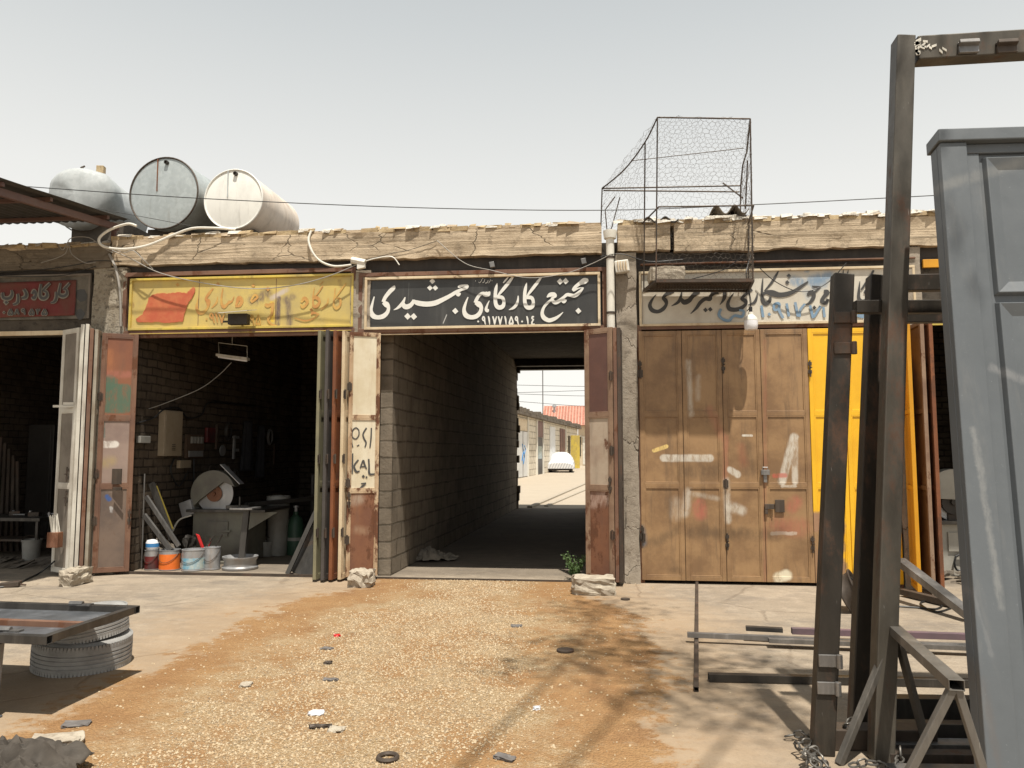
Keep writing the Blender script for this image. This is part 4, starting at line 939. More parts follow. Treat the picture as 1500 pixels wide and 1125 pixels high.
o = mesh_obj('corrugated_sheet', vs, fs, M['sheet_under'], cn, True); o.modifiers.new('Solidify', 'SOLIDIFY').thickness = .004
mb = MB(); p = e0 + Vector((0, .05, -.42)); mb.bar(p + Vector((-.02, 0, 0)), p + Vector((-.02, 0, .40)), .05, .05); mb.bar(p + Vector((-2.2, 0, 0)), p + Vector((-2.2, 0, .40)), .05, .05); mb.build('stub_post', M['rafter'], cn)

# wire cage hung on the parapet
cg = thing('wire_cage', 'tall rusty chicken wire cage hanging over the parapet above the white signboard', 'cage', P(1020, 425, 0))
YN, YB = -.62, .12
NT = [P(963, 172, YN), P(1099, 174, YN)]; NB = [P(961, 412, YN), P(1103, 411, YN)]
BT = [P(882, 276, YB), P(1085, 272, YB)]; BB = [P(880, 338, YB), P(1084, 338, YB)]
WB = [P(943, 426, -.07), P(1096, 426, -.07)]
cv = spline([NT[0], P(945, 208, -.40), P(915, 248, -.10), BT[0]], 6)
cv = [Vector(p) for p in cv]
mb = MB(); rb = .0095
for pl in ([NT[0], NT[1]], cv, [NT[1], NB[1]], [NT[0], NB[0]], [BT[0], BB[0]], [BT[0], BT[1]], [BT[1], BB[1]], [NT[1], P(1094, 222, -.25), P(1088, 242, YB), BT[1]], [cv[6], WB[0]], [WB[0], NB[0]], [WB[1], NB[1]], [WB[0], WB[1]], [NB[0], NB[1]],
           [P(884, 279, YB), P(1083, 281, YB)], [P(965, 303, YN), P(1104, 301, YN)], [P(965, 303, YN), P(941, 327, -.1)], [P(1059, 268, YB), P(1088, 290, -.1)], [P(1095, 175 + 60, -.3), P(1092, 306, -.05)], [P(1104, 301, YN), P(1096, 328, -.1)], [P(1097, 330, -.1), WB[1]]):
    mb.tube(pl, rb, 6)
mb.build('frame', M['mill2'], cg, smooth=True)
mb = MB(); mb.tube([cv[10], P(1090, 217, -.1)], .005, 5); mb.build('tie_wire', M['mill2'], cg)
M['wire'] = plain('rusty_netting_wire', (.15, .125, .10), .6, .3, var=.4)
def hexnet(mb, c00, c10, c11, c01, nu, nv, r, rnd, miss=.02, jit=.012):
    """hexagonal wire netting stretched over a four-cornered panel"""
    def at(u, v):
        u = min(max(u, 0), 1); v = min(max(v, 0), 1)
        p = (c00 * (1 - u) + c10 * u) * (1 - v) + (c01 * (1 - u) + c11 * u) * v
        n = Vector((mn.noise(Vector((u * 5, v * 5, 1))), mn.noise(Vector((u * 5, v * 5, 9))), mn.noise(Vector((u * 6, v * 6, 4)))))
        return p + n * .035
    cache = {}
    def node(a, b, x, y):
        k = (a, b)
        if k not in cache: cache[k] = at(x, y) + Vector([rnd.uniform(-jit, jit) for _ in range(3)])
        return cache[k]
    for j in range(nv):
        for i in range(nu):
            o = .5 * (j % 2)
            x = (i + o) / nu; dx = .5 / nu; y = (j + .0) / nv; h = 1. / nv
            a = node(2 * i + (j % 2), 3 * j, x, y); b = node(2 * i + 1 + (j % 2), 3 * j - 1, x + dx, y - h * .33); c = node(2 * i + 2 + (j % 2), 3 * j, x + 2 * dx, y)
            d = node(2 * i + (j % 2), 3 * j + 2, x, y + h * .67)
            if rnd.random() > miss: mb.tube([a, b], r, 3, caps=False)
            if rnd.random() > miss: mb.tube([b, c], r, 3, caps=False)
            if rnd.random() > miss: mb.tube([a, d], r, 3, caps=False)
rn_ = random.Random(11)
mb = MB(); hexnet(mb, NT[0], NT[1], NB[1], NB[0], 17, 38, .0013, rn_); mb.build('netting', M['wire'], cg)
mb = MB(); hexnet(mb, NT[0], BT[0], BB[0], P(943, 338, -.07), 14, 20, .0012, rn_); mb.build('netting', M['wire'], cg)
mb = MB(); hexnet(mb, NT[0], NT[1], BT[1], BT[0], 18, 14, .0012, rn_); mb.build('netting', M['wire'], cg)
mb = MB(); hexnet(mb, NT[1], BT[1], BB[1], P(1103, 338, YN), 12, 24, .0012, rn_); mb.build('netting', M['wire'], cg)
mb = MB(); hexnet(mb, P(1097, 340, -.1), P(1104, 340, YN), NB[1], WB[1], 9, 16, .0013, rn_, jit=.02); mb.build('netting', M['wire'], cg)
# tray of rusty mesh at its foot
tr = MB(); n_ = 34
for i in range(n_ + 1):
    a = WB[0].lerp(WB[1], i / n_); b = NB[0].lerp(NB[1], min(1, max(0, i / n_ + .12))); tr.bar(a, b, .012, .003)
    b = NB[0].lerp(NB[1], min(1, max(0, i / n_ - .12))); tr.bar(a + Vector((0, 0, .004)), b + Vector((0, 0, .004)), .012, .003)
for k in (.25, .5, .75):
    tr.bar(WB[0].lerp(NB[0], k) + Vector((0, 0, .012)), WB[1].lerp(NB[1], k) + Vector((0, 0, .012)), .03, .01)
for pl in ((WB[0], WB[1]), (WB[0], NB[0]), (WB[1], NB[1]), (NB[0], NB[1])): tr.bar(pl[0], pl[1], .03, .03)
tr.build('tray', M['mill2'], cg)
mb = MB(); mb.add([p + Vector((0, 0, .02)) for p in (WB[0], WB[1], NB[1], NB[0])] + [p + Vector((0, 0, .026)) for p in (WB[0], WB[1], NB[1], NB[0])], [(3, 2, 1, 0), (4, 5, 6, 7), (0, 1, 5, 4), (1, 2, 6, 5), (2, 3, 7, 6), (3, 0, 4, 7)])
M['tray_floor'] = plain('rusty_tray_sheet', (.11, .07, .045), .85, var=.7, ns=9); mb.build('tray_floor', M['tray_floor'], cg)
def rock(name, lo, hi, mat, seed, amp=.06, label=None, cat='stone', cuts=5, parent=None, rz=0., group=None):
    bmn = MB(); c = (Vector(lo) + Vector(hi)) / 2; h = (Vector(hi) - Vector(lo)) / 2; idx = {}
    vs, fs = [], []
    def V_(p):
        k = tuple(round(q, 4) for q in p)
        if k not in idx: idx[k] = len(vs); vs.append(p)
        return idx[k]
    n = cuts
    for axis in range(3):
        for sgn in (-1, 1):
            for i in range(n):
                for j in range(n):
                    q = []
                    for (a, b) in ((i, j), (i + 1, j), (i + 1, j + 1), (i, j + 1)):
                        p = [0, 0, 0]; p[axis] = sgn; p[(axis + 1) % 3] = -1 + 2 * a / n; p[(axis + 2) % 3] = -1 + 2 * b / n
                        q.append(V_(tuple(p)))
                    fs.append(tuple(q) if sgn > 0 else tuple(q[::-1]))
    out = []
    for p in vs:
        v = Vector(p); v = v.lerp(v.normalized() * 1.15, .22)
        nn = Vector((mn.noise(v * 1.7 + Vector((seed, 0, 0))), mn.noise(v * 1.7 + Vector((0, seed, 5))), mn.noise(v * 1.7 + Vector((3, 1, seed))))) + .5 * Vector((mn.noise(v * 5 + Vector((seed, 0, 0))), mn.noise(v * 5 + Vector((0, seed, 5))), mn.noise(v * 5 + Vector((3, 1, seed)))))
        v = Vector((v.x * h.x, v.y * h.y, v.z * h.z)) + nn * amp
        if rz: v = Matrix.Rotation(rz, 3, 'Z') @ v
        out.append(c + v)
    o = mesh_obj(name, out, fs, mat, parent)
    if label: tag(o, label, cat, group)
    return o
M['conc_block'] = concrete('rubble_concrete', (.43, .38, .30), (.33, .28, .22), (.24, .20, .15), 8, bump=1., cracks=0, dist=.01)
a = P(948, 424, -.35); rock('concrete_block', (a.x + .02, -.5, WB[0].z + .03), (P(1003, 410, -.35).x, -.12, WB[0].z + .21), M['conc_block'], 3, .012, 'grey concrete block lying in the cage tray', 'block')
# corrugated offcuts on the roof edge
def offcut(x0, x1, y0, y1, z, waves, amp, label, mat, stand=False):
    vs = []; fs = []; n = 60
    for i in range(n + 1):
        for k in range(2):
            vs.append((x0 + (x1 - x0) * i / n, y0 if k == 0 else y1, z + amp * math.sin(i / n * waves * 2 * math.pi)))
    for i in range(n): fs.append((2 * i, 2 * i + 2, 2 * i + 3, 2 * i + 1))
    o = mesh_obj('corrugated_sheet', vs, fs, mat, None, True); o.modifiers.new('Solidify', 'SOLIDIFY').thickness = .012
    tag(o, label, 'roofing sheet'); return o
a, b = P(942, 325, .0), P(992, 325, .0)
offcut(a.x, b.x, -.12, .5, a.z - .005, 2, .035, 'dark corrugated roofing offcut at the left foot of the cage', M['sheet_under'])
a, b = P(1040, 312, .05), P(1093, 312, .05)
M['asb'] = plain('old_fibre_cement', (.20, .17, .13), .9, var=.6)
offcut(a.x, b.x, -.1, .7, a.z, 2, .055, 'grey brown corrugated roofing offcut at the right foot of the cage', M['asb'])
mb = MB(); mb.box((a.x + .0, .0, 4.43), (b.x, .45, a.z - .05)); o = mb.build('timber_packing', M['tray_floor'], None, bevel=.01); tag(o, 'dark packing block under the right roofing offcut', 'block')

# drainpipe, vent hood, bars sticking up beside the pipe
mb = MB(); p0, p1 = P(893.5, 344, -.14), P(893.5, 480, -.14); pr_ = .05
t = thing('drainpipe', 'pale plastic drainpipe running down the pier right of the black signboard', 'pipe', (p0.x, -.14, 0))
mb.tube([(p0.x, -.14, p0.z), (p0.x, -.14, 1.9), (p0.x, -.14, .25)], pr_, 16); mb.build('pipe', M['white_pipe'], t, smooth=True)
mb = MB(); mb.lathe([(.075, -.05), (.085, .03), (.085, .05)], (p0.x, -.14, p0.z), 16); mb.build('hopper', M['white_pipe'], t, smooth=True)
mb = MB()
for z in (4.0, 3.3): mb.lathe([(.056, -.015), (.056, .015)], (p0.x, -.14, z), 16); mb.bar((p0.x, -.10, z), (p0.x, -.02, z), .03, .02)
mb.build('pipe_clip', M['mill2'], t)
mb = MB(); p = P(889, 330, -.05); mb.tube([p - Vector((0, 0, .06)), p + Vector((-.02, 0, .2)), P(901, 288, -.05)], .008, 6); mb.tube([p - Vector((-.05, 0, .06)), P(897, 330, -.05), P(908, 289, -.02)], .008, 6)
o = mb.build('starter_bars', M['mill2']); tag(o, 'two bent rusty starter bars sticking up beside the drainpipe top', 'rebar')
t = thing('siren_horn', 'small cream louvred horn box fixed to the pier beside the drainpipe', 'siren', P(911, 391, -.1))
p = P(911, 391, -.14); mb = MB(); mb.obox(p, (.085, 0, .01), (0, .06, 0), (-.01, 0, .075)); mb.build('housing', M['white_pipe'], t, bevel=.012)
mb = MB()
for k in range(4): mb.obox(p + Vector((-.05 + .033 * k, -.068, 0)), (.006, 0, .004), (0, .012, 0), (-.006, 0, .055))
mb.build('louvre', M['cream_frame'], t)

# hoses and cables
mb = MB(); pts = [P(200, 331, -.14), P(186, 328, -.16), P(160, 337, -.2), P(145, 350, -.22), P(152, 361, -.22), P(180, 365, -.2), P(215, 360, -.16), P(250, 346, -.13), P(280, 335, -.12), P(310, 334, -.1), P(345, 336, .0)]
mb.tube(spline(pts, 6), .018, 8); o = mb.build('hose', M['white_pipe'], smooth=True); tag(o, 'thick white plastic hose looped over the parapet below the tanks', 'hose')
mb = MB(); pts = [P(456, 338, -.1), P(452, 352, -.13), P(458, 370, -.14), P(470, 383, -.12), P(490, 390, -.1), P(515, 388, -.11)]
mb.tube(spline(pts, 6), .015, 8); o = mb.build('hose', M['white_pipe'], smooth=True); tag(o, 'white plastic conduit dropping from the parapet to the junction between the signs', 'hose')
mb = MB(); p = P(524, 383, -.13)
mb.tube([p + Vector((-.08, 0, .02)), p + Vector((.1, 0, -.02))], .045, 8); mb.obox(p + Vector((.05, 0, -.06)), (.05, 0, .01), (0, .03, 0), (0, 0, .035)); mb.tube(spline([p + Vector((.1, 0, 0)), p + Vector((.25, -.02, .03)), p + Vector((.45, 0, .05)), p + Vector((.55, 0, -.06))], 5), .008, 6)
o = mb.build('cable_joint', M['white_pipe'], smooth=True); tag(o, 'white taped cable joint above the gap between yellow and black signs', 'junction')
def wire(label, pts, r=.006, mat='cable_black', n=6):
    mb = MB(); mb.tube(spline(pts, n), r, 5); o = mb.build('cable', M[mat], smooth=True); tag(o, label, 'cable'); return o
wire('black cable drooping across the face of the yellow signboard', [P(160, 365, -.15), P(190, 378, -.15), P(235, 400, -.16), P(300, 415, -.16), P(370, 423, -.16), P(430, 418, -.16), P(480, 405, -.16), P(522, 388, -.14)], .0065, 'cable_grey')
wire('thin cable hanging in a loop over the top of the black signboard', [P(640, 352, -.13), P(680, 385, -.14), P(720, 396, -.15), P(775, 407, -.15), P(830, 400, -.15), P(870, 385, -.15), P(895, 372, -.2)], .005, 'cable_grey')
wire('thin cable running along the parapet from the tanks to the black sign', [P(530, 383, -.12), P(570, 372, -.11), P(600, 366, -.11), P(640, 353, -.11)], .004, 'cable_black')
wire('overhead power line crossing the whole sky above the parapet', [P(-30, 268, -.6), P(90, 277, -.55), P(300, 291, -.5), P(600, 304, -.5), P(880, 308, -.5), P(1100, 300, -.5), P(1300, 290, -.5), P(1560, 276, -.5)], .006, 'cable_black')
wire('thin slack line from the canopy to the white tank', [P(20, 283, -.3), P(110, 300, -.2), P(200, 316, -.1), P(280, 331, -.05)], .004, 'cable_black')
for i, (lb, pts) in enumerate((('tangled grey cable arching over the pier above the leftmost banner', [P(60, 385, -.12), P(95, 372, -.18), P(102, 350, -.2), P(130, 348, -.2), P(150, 362, -.2), P(165, 370, -.15)]),
      ('tangled grey cable with a sharp kink beside the leftmost pier', [P(85, 358, -.14), P(92, 366, -.2), P(100, 356, -.2), P(105, 372, -.2), P(125, 385, -.2), P(140, 384, -.15)]),
      ('cable looping down over the left corner of the yellow signboard', [P(170, 366, -.12), P(183, 370, -.2), P(195, 367, -.2), P(210, 380, -.2), P(224, 394, -.12)]),
      ('black cable bundle running left from the pier above the banner', [P(178, 383, -.1), P(140, 382, -.12), P(110, 388, -.13), P(60, 395, -.12), P(0, 398, -.12), P(-60, 396, -.12)]),
      ('second black cable sagging above the leftmost red banner', [P(140, 390, -.1), P(100, 402, -.12), P(60, 405, -.12), P(0, 404, -.12), P(-60, 400, -.12)]),
      ('grey conduit running down the rough pier left of the yellow sign', [P(160, 372, -.1), P(170, 395, -.12), P(176, 430, -.12), P(177, 478, -.11)]),
      ('thin cable from the drainpipe to the cage corner', [P(880, 376, -.15), P(910, 372, -.2), P(950, 383, -.15), P(1000, 380, -.12)]),
      ('twisted wire from the cage down across the white signboard to the lamp', [P(1100, 372, -.2), P(1093, 400, -.4), P(1096, 420, -.2), P(1100, 445, -.25), P(1094, 456, -.25)]),
      ('slack black cable crossing the white signboard behind the hanging lamp', [P(1112, 392, -.12), P(1135, 412, -.12), P(1165, 426, -.12), P(1190, 425, -.12), P(1215, 412, -.12), P(1240, 385, -.12)]),
      ('black cable running from the cage over the white signboard to its lower edge', [P(1090, 372, -.12), P(1060, 395, -.12), P(1000, 412, -.12)]))):
    wire(lb, pts, .006 if i != 5 else .018, 'cable_grey' if i in (0, 1, 2, 5) else 'cable_black')
# hanging lamp over the brown doors
c = P(1100, 472, -.3); t = thing('hanging_bulb', 'white plastic bulb lamp hanging on a wire in front of the white signboard', 'lamp', c)
mb = MB(); mb.lathe([(.012, .125), (.03, .12), (.032, .09), (.05, .075), (.072, .05), (.08, .02)], c, 20); mb.build('collar', M['white_pipe'], t, smooth=True)
mb = MB(); mb.lathe([(.079, .018), (.08, -.03), (.076, -.075), (.065, -.092), (.03, -.098)], c, 20); mb.build('bulb', M['glass_white'], t, smooth=True)
mb = MB(); mb.lathe([(.02, .12), (.022, .18), (.01, .19)], c, 10); mb.tube([c + Vector((0, 0, .18)), c + Vector((-.02, 0, .4)), P(1097, 426, -.25)], .004, 5); mb.build('socket', M['cable_black'], t)
# flood lamp bracket on the yellow sign
c = P(350, 464, -.25); t = thing('flood_lamp', 'small dark flood lamp with a white tin hood on the yellow signboard', 'lamp', c)
mb = MB(); a = P(328, 455, -.32); mb.obox(P(348, 456, -.26), (.19, 0, .012), (0, .14, .03), (0, 0, .004)); mb.build('hood', M['white_paint'], t)
mb = MB(); c = P(350, 468, -.16); mb.obox(c, (.13, 0, 0), (0, .05, 0), (0, 0, .07)); mb.bar(c + Vector((-.2, -.03, -.03)), c + Vector((.1, -.03, -.03)), .025, .025); mb.bar(c, c + Vector((0, .12, 0)), .03, .03); mb.build('body', M['dark_steel'], t, bevel=.006)
for (px, py) in ((721, 388), (855, 383)):
    c = P(px, py, -.1); mb = MB(); mb.obox(c, (.03, 0, .005), (0, .03, 0), (-.008, 0, .035)); mb.tube([c + Vector((0, .0, .03)), c + Vector((0, .1, .05))], .012, 6)
    o = mb.build('spotlight', M['grey_steel'], None, bevel=.004); tag(o, 'small grey spotlight above the %s of the black signboard' % ('middle' if px < 800 else 'right end'), 'lamp')

# ------------------------------------------------------------------ inside the yellow-signed shop
XW = -6.12          # face of its left wall
M['can_orange'] = paint('orange_can_label', (.80, .19, .03), (.68, .14, .02), rust=.05, rough=.4, speck=.2)
M['can_blue'] = paint('blue_can_label', (.12, .34, .48), (.45, .50, .48), rust=.15, rough=.4, ns=7, streakc=(.5, .4, .15))
M['can_red'] = paint('dark_red_can_label', (.16, .02, .02), (.05, .03, .03), rust=.1, rough=.4, ns=6)
M['tin'] = galv('scuffed_tin', (.42, .42, .42), (.30, .30, .31), .5, .4, 9, .3)
M['can_dark'] = plain('paint_crusted_tin', (.05, .045, .04), .5, .3)
M['tub_blue'] = plain('blue_tub_print', (.05, .22, .50), .4)
M['dull_yellow'] = plain('dull_yellow_plastic', (.17, .13, .02), .6); M['dull_green'] = plain('dull_green_paint', (.03, .075, .045), .5); M['grey_tub'] = plain('grey_white_plastic', (.27, .26, .235), .5)
M['red_plastic'] = plain('red_plastic', (.55, .02, .02), .4)
def can(label, px, py_b, py_t, wpx, band, label_z=(.1, .78), orange_spot=False, group='paint cans along the shop threshold'):
    base = G(px, py_b); base.y += wpx / F * 5
    base = Vector((P(px, py_b, base.y).x, base.y, .004)); r = wpx / F * (base.y + CD) / 2; h = (py_b - py_t) / F * (base.y + CD) * .97
    t = thing('paint_can', label, 'paint can', base, group)
    mb = MB(); mb.lathe([(r, 0), (r * 1.02, .008), (r, .015), (r, h * .97), (r * 1.03, h * .98), (r * 1.03, h), (r * .92, h), (r * .92, h - .02), (.005, h - .022)], base, 28); mb.build('body', M['tin'], t, smooth=True)
    mb = MB(); mb.lathe([(r * 1.006, h * label_z[0]), (r * 1.006, h * label_z[1])], base, 28, caps=False); mb.build('label_band', M[band], t, smooth=True)
    mb = MB(); pts = [base + Vector((r * 1.02 * math.cos(a), -.012 - r * abs(math.sin(a)) * .98, h * .9 - h * .5 * math.sin(a))) for a in [math.pi * k / 14 for k in range(15)]]
    mb.tube(pts, .0035, 5); mb.build('wire_handle', M['mill2'], t)
    return base, r, h
b_, r_, h_ = can('dark red and black paint can with a white tub on its lid', 222, 836, 806, 21, 'can_red', (.05, .7))
o = MB().lathe([(.07, 0), (.085, .03), (.085, .10), (.07, .13), (.02, .14)], b_ + Vector((0, 0, h_ + .002)), 20).build('tub', M['glass_white'], None, smooth=True); tag(o, 'small white plastic tub with a blue print standing on the dark red can', 'tub')
m2 = MB(); m2.lathe([(.0862, .04), (.0862, .09)], b_ + Vector((0, 0, h_ + .002)), 20, caps=False); l_ = m2.build('print', M['tub_blue'], o, smooth=True)
can('bright orange paint can on the shop threshold', 248, 837, 806, 30, 'can_orange', (.05, .8))
can('tall can with a blue and yellow picture label', 283, 838, 806, 34, 'can_blue', (.1, .62))
can('grey scuffed paint can behind the blue labelled one', 310, 836, 802, 24, 'tin', (.1, .7))
# wheel-rim work stand
c = G(338, 838); c.y += .27; c.z = .0; t = thing('rim_stand', 'steel work stand with a round plate foot cut from a wheel rim', 'stand', c)
mb = MB(); rr_ = .235; mb.lathe([(rr_ * .97, 0), (rr_, .015), (rr_, .03), (rr_ * .9, .05), (rr_ * .88, .11), (rr_ * .96, .14), (rr_, .155), (rr_, .17), (rr_ * .93, .17), (rr_ * .8, .13), (.06, .12), (.01, .12)], c + Vector((0, 0, .003)), 36); mb.build('rim', M['tin'], t, smooth=True)
mb = MB(); mb.bar(c + Vector((.02, 0, .12)), c + Vector((.05, .05, .80)), .085, .05); mb.build('post', M['mill'], t, bevel=.004)
mb = MB(); mb.box(c + Vector((-.13, -.10, .80)), c + Vector((.19, .2, .825))); mb.build('top_plate', M['grey_steel'], t, bevel=.003)
# abrasive cut-off saw on its cabinet
Ym = 1.0
cb0, cb1 = P(280, 832, Ym), P(358, 748, Ym)
t = thing('cutoff_saw', 'big grey cut-off saw with a round blade and guard on a steel cabinet', 'saw', (cb0.x, Ym, 0))
M['saw_paint'] = paint('oily_grey_green_paint', (.17, .165, .13), (.11, .10, .085), rust=.3, rough=.55)
mb = MB(); mb.box((cb0.x, Ym, .0), (cb1.x, Ym + .75, cb1.z - .02)); mb.box((cb0.x + .02, Ym - .10, 0), (cb1.x + .16, Ym - .002, .04)); mb.build('cabinet', M['saw_paint'], t, bevel=.008)
mb = MB(); d0, d1 = P(303, 786, Ym - .02), P(334, 764, Ym - .02); mb.box((d0.x, Ym - .02, d0.z), (d1.x, Ym - .001, d1.z)); mb.bar(P(325, 778, Ym - .04), P(337, 778, Ym - .04), .02, .03); mb.build('cabinet_door', M['saw_paint'], t, bevel=.003)
tp0, tp1 = P(272, 751, Ym - .12), P(388, 746, Ym - .12)
mb = MB(); mb.box((tp0.x, Ym - .12, cb1.z - .018), (tp1.x, Ym + .8, cb1.z + .02)); mb.build('table', M['mill'], t, bevel=.005)
bc = P(315, 723, Ym + .05); br = 29 / F * 10.7
mb = MB(); mb.lathe([(br, -.004), (br, .004)], bc, 48, (0, 1, 0)); mb.build('blade', M['tin'], t, smooth=True)
mb = MB(); mb.lathe([(br * .42, -.03), (br * .42, -.006)], bc, 24, (0, 1, 0)); mb.lathe([(.03, -.06), (.03, -.03)], bc, 10, (0, 1, 0)); mb.build('flange', M['rust_panel'], t, smooth=True)
arc = [(bc.x + br * 1.22 * math.cos(a), bc.z + br * 1.22 * math.sin(a)) for a in [R(18) + R(200) * k / 22 for k in range(23)]] 
arc += [(bc.x - br * 1.0, bc.z - br * .62), (bc.x - br * .75, bc.z - br * .35), (bc.x + br * .55, bc.z + br * .62)]
mb = MB(); mb.prism([(x, Ym - .02, z) for x, z in arc], [(x, Ym + .14, z) for x, z in arc]); mb.build('guard', M['saw_paint'], t, bevel=.004)
mb = MB(); mb.obox((bc.x + br * .9, Ym + .05, bc.z + br * 1.02), (.15, 0, -.14), (0, .07, 0), (.004, 0, .004)); mb.build('spark_flap', M['tin'], t)
mb = MB(); mb.obox((bc.x - br * 1.32, Ym + .02, bc.z - br * .75), (.085, 0, .03), (0, .1, 0), (-.03, 0, .1)); mb.build('motor_box', M['tin'], t, bevel=.006)
mb = MB(); q0 = P(366, 752, Ym + .1); mb.bar((q0.x - .1, Ym + .2, cb1.z + .07), (q0.x + .5, Ym + 1.2, cb1.z + .1), .1, .06); mb.tube([(q0.x - .1, Ym - .02, cb1.z + .02), (q0.x - .1, Ym - .02, cb1.z + .2)], .016, 8); mb.bar((q0.x - .3, Ym - .02, cb1.z + .05), (q0.x + .02, Ym + .02, cb1.z + .05), .05, .05); mb.build('vice', M['mill'], t, bevel=.004)
mb = MB(); q0 = P(357, 757, Ym + .02)
mb.prism([(q0.x, Ym + .02, cb1.z - .02), (q0.x + .5, Ym + .02, cb1.z - .02), (q0.x, Ym + .02, cb1.z - .32)], [(q0.x, Ym + .05, cb1.z - .02), (q0.x + .5, Ym + .05, cb1.z - .02), (q0.x, Ym + .05, cb1.z - .32)]); mb.build('bracket', M['saw_paint'], t)
# stock leaning on the left wall
for i, (lb, ax_, ay_, bx_, by_, wpx, ya, yb, hollow, mt) in enumerate((
    ('thin upright round bar at the left edge of the yellow shop', 212, 694, 207, 839, 2.2, .55, .25, 0, 'grey_steel'), ('second thin bar leaning behind the upright one', 203, 706, 206, 803, 2.4, .7, .4, 0, 'mill2'),
    ('bright steel channel leaning from the wall to the cans', 214, 727, 262, 800, 5.5, 1.0, .75, 1, 'grey_steel'), ('dark flat bar leaning steeply behind the bright channel', 222, 708, 252, 790, 7.5, 1.25, 1.0, 1, 'mill'),
    ('dull yellowish angle iron leaning beside the dark flat bar', 229, 712, 253, 775, 2.0, 1.24, .95, 0, 'dull_yellow'), ('grey steel tube leaning low behind the orange can', 211, 754, 250, 806, 6, .95, .7, 1, 'grey_steel'))):
    p = PX(ax_, ay_, XW + .05); q = P(bx_, by_, max(.35, min(p.y - .1, yb))); q.z = max(q.z, .02); w_ = wpx / F * 10.4; mb = MB()
    if i < 2: mb.tube([p, q], w_ / 2, 8)
    elif hollow: mb.pipe4(q, p, w_, w_ * .7, .004, up=(0, 1, .2))
    else: mb.bar(p, q, w_, w_, up=(0, 1, 0))
    o = mb.build('steel_bar', M[mt]); tag(o, lb, 'steel bar', 'lengths of steel leaning in the yellow shop')
# rubble heap, brushes and tools behind the cans
rr = random.Random(21); mb = MB()
for k in range(70):
    p = P(rr.uniform(196, 250), 836, rr.uniform(.5, 1.4)); p.z = rr.uniform(0, .55) * max(0, 1 - abs(p.x + 5.7) / .8); s_ = rr.uniform(.03, .09)
    mb.obox(p, Vector([rr.uniform(-1, 1) for _ in range(3)]) * s_, Vector([rr.uniform(-1, 1) for _ in range(3)]) * s_ * .7, Vector([rr.uniform(-1, 1) for _ in range(3)]) * s_ * .8)
M['rubble'] = concrete('sooty_rubble', (.20, .17, .135), (.13, .11, .09), (.06, .05, .04), 6, cracks=0)
o = mb.build('rubble', M['rubble']); o['kind'] = 'stuff'; o['label'] = 'heap of sooty broken bricks behind the leaning steel'; o['category'] = 'rubble'
mb = MB(); p = P(296, 800, .62); mb.obox(p, (.025, .0, -.01), (0, .012, 0), (-.07, 0, .16)); mb.obox(p + Vector((.07, .02, -.03)), (.012, 0, 0), (0, .012, 0), (.05, 0, .13)); o = mb.build('red_handle_tool', M['red_plastic'], None, bevel=.006); tag(o, 'red plastic handled tool standing behind the blue labelled can', 'tool')
for k, (u, v, ln) in enumerate(((303, 800, .14), (316, 800, .16))):
    mb = MB(); p = P(u, v, .42); mb.tube([p, p + Vector((.09, 0, ln))], .012, 6); o = mb.build('brush_handle', M['mill']); tag(o, ('short dark brush handle standing in the grey can' if k else 'short dark brush handle standing beside the red tool'), 'brush')
rock('rag_heap', P(268, 810, .62) + Vector((0, 0, -.1)), P(288, 790, .9) + Vector((0, 0, .06)), M['can_dark'], 9, .05, 'dark crumpled rags between the orange and blue cans', 'rag')
# electrical boxes on the left wall
M['beige_box'] = paint('beige_cabinet_paint', (.34, .28, .20), (.28, .22, .15), rust=.1, rough=.5, streak=.4)
def wallbox(name, label, cat, x0, y0, x1, y1, d, mat, extra=None):
    a, b = PX(x0, y1, XW), PX(x1, y0, XW)
    t = thing(name, label, cat, (XW, a.y, a.z))
    mb = MB(); mb.box((XW + .001, min(a.y, b.y), a.z), (XW + d, max(a.y, b.y), b.z)); mb.build('box', mat, t, bevel=.006)
    if extra: extra(t, a, b)
def slots(t, a, b):
    mb = MB(); w_ = b.y - a.y
    mb.box((XW + .101, a.y + w_ * .04, a.z + .03), (XW + .106, b.y - w_ * .04, b.z - .02)); mb.build('door', M['beige_box'], t, bevel=.003)
    mb = MB()
    for k in range(4): mb.box((XW + .107, a.y + w_ * .4, a.z + .08 + k * .025), (XW + .109, a.y + w_ * .6, a.z + .09 + k * .025))
    mb.build('vent_slot', M['cable_black'], t)
wallbox('electrical_cabinet', 'large beige electrical cabinet on the sooty shop wall', 'cabinet', 230, 603, 259, 668, .10, M['beige_box'], slots)
def breakers(t, a, b):
    mb = MB(); w_ = b.y - a.y; h_ = b.z - a.z
    for k in range(4): mb.box((XW + .041, a.y + w_ * (.2 + .18 * k), a.z + h_ * .62), (XW + .07, a.y + w_ * (.32 + .18 * k), a.z + h_ * .9))
    mb.build('breaker', M['grey_tub'], t, bevel=.004)
    mb = MB(); mb.box((XW + .041, a.y + w_ * .1, a.z + h_ * .05), (XW + .06, b.y - w_ * .1, a.z + h_ * .3)); mb.build('terminal_strip', M['tin'], t)
wallbox('breaker_board', 'open wooden breaker board with white switches on the shop wall', 'breaker board', 269, 637, 296, 671, .04, M['tray_floor'], breakers)
wallbox('wall_socket', 'white socket box below the beige cabinet', 'socket', 258, 674, 275, 686, .06, M['beige_box'])
wallbox('wall_socket', 'small white socket on the shop wall beside the door leaf', 'socket', 199, 639, 214, 649, .07, M['grey_tub'])
wallbox('red_bracket', 'dull red round bracket hanging on the shop wall', 'bracket', 299, 627, 312, 648, .05, M['can_red'])
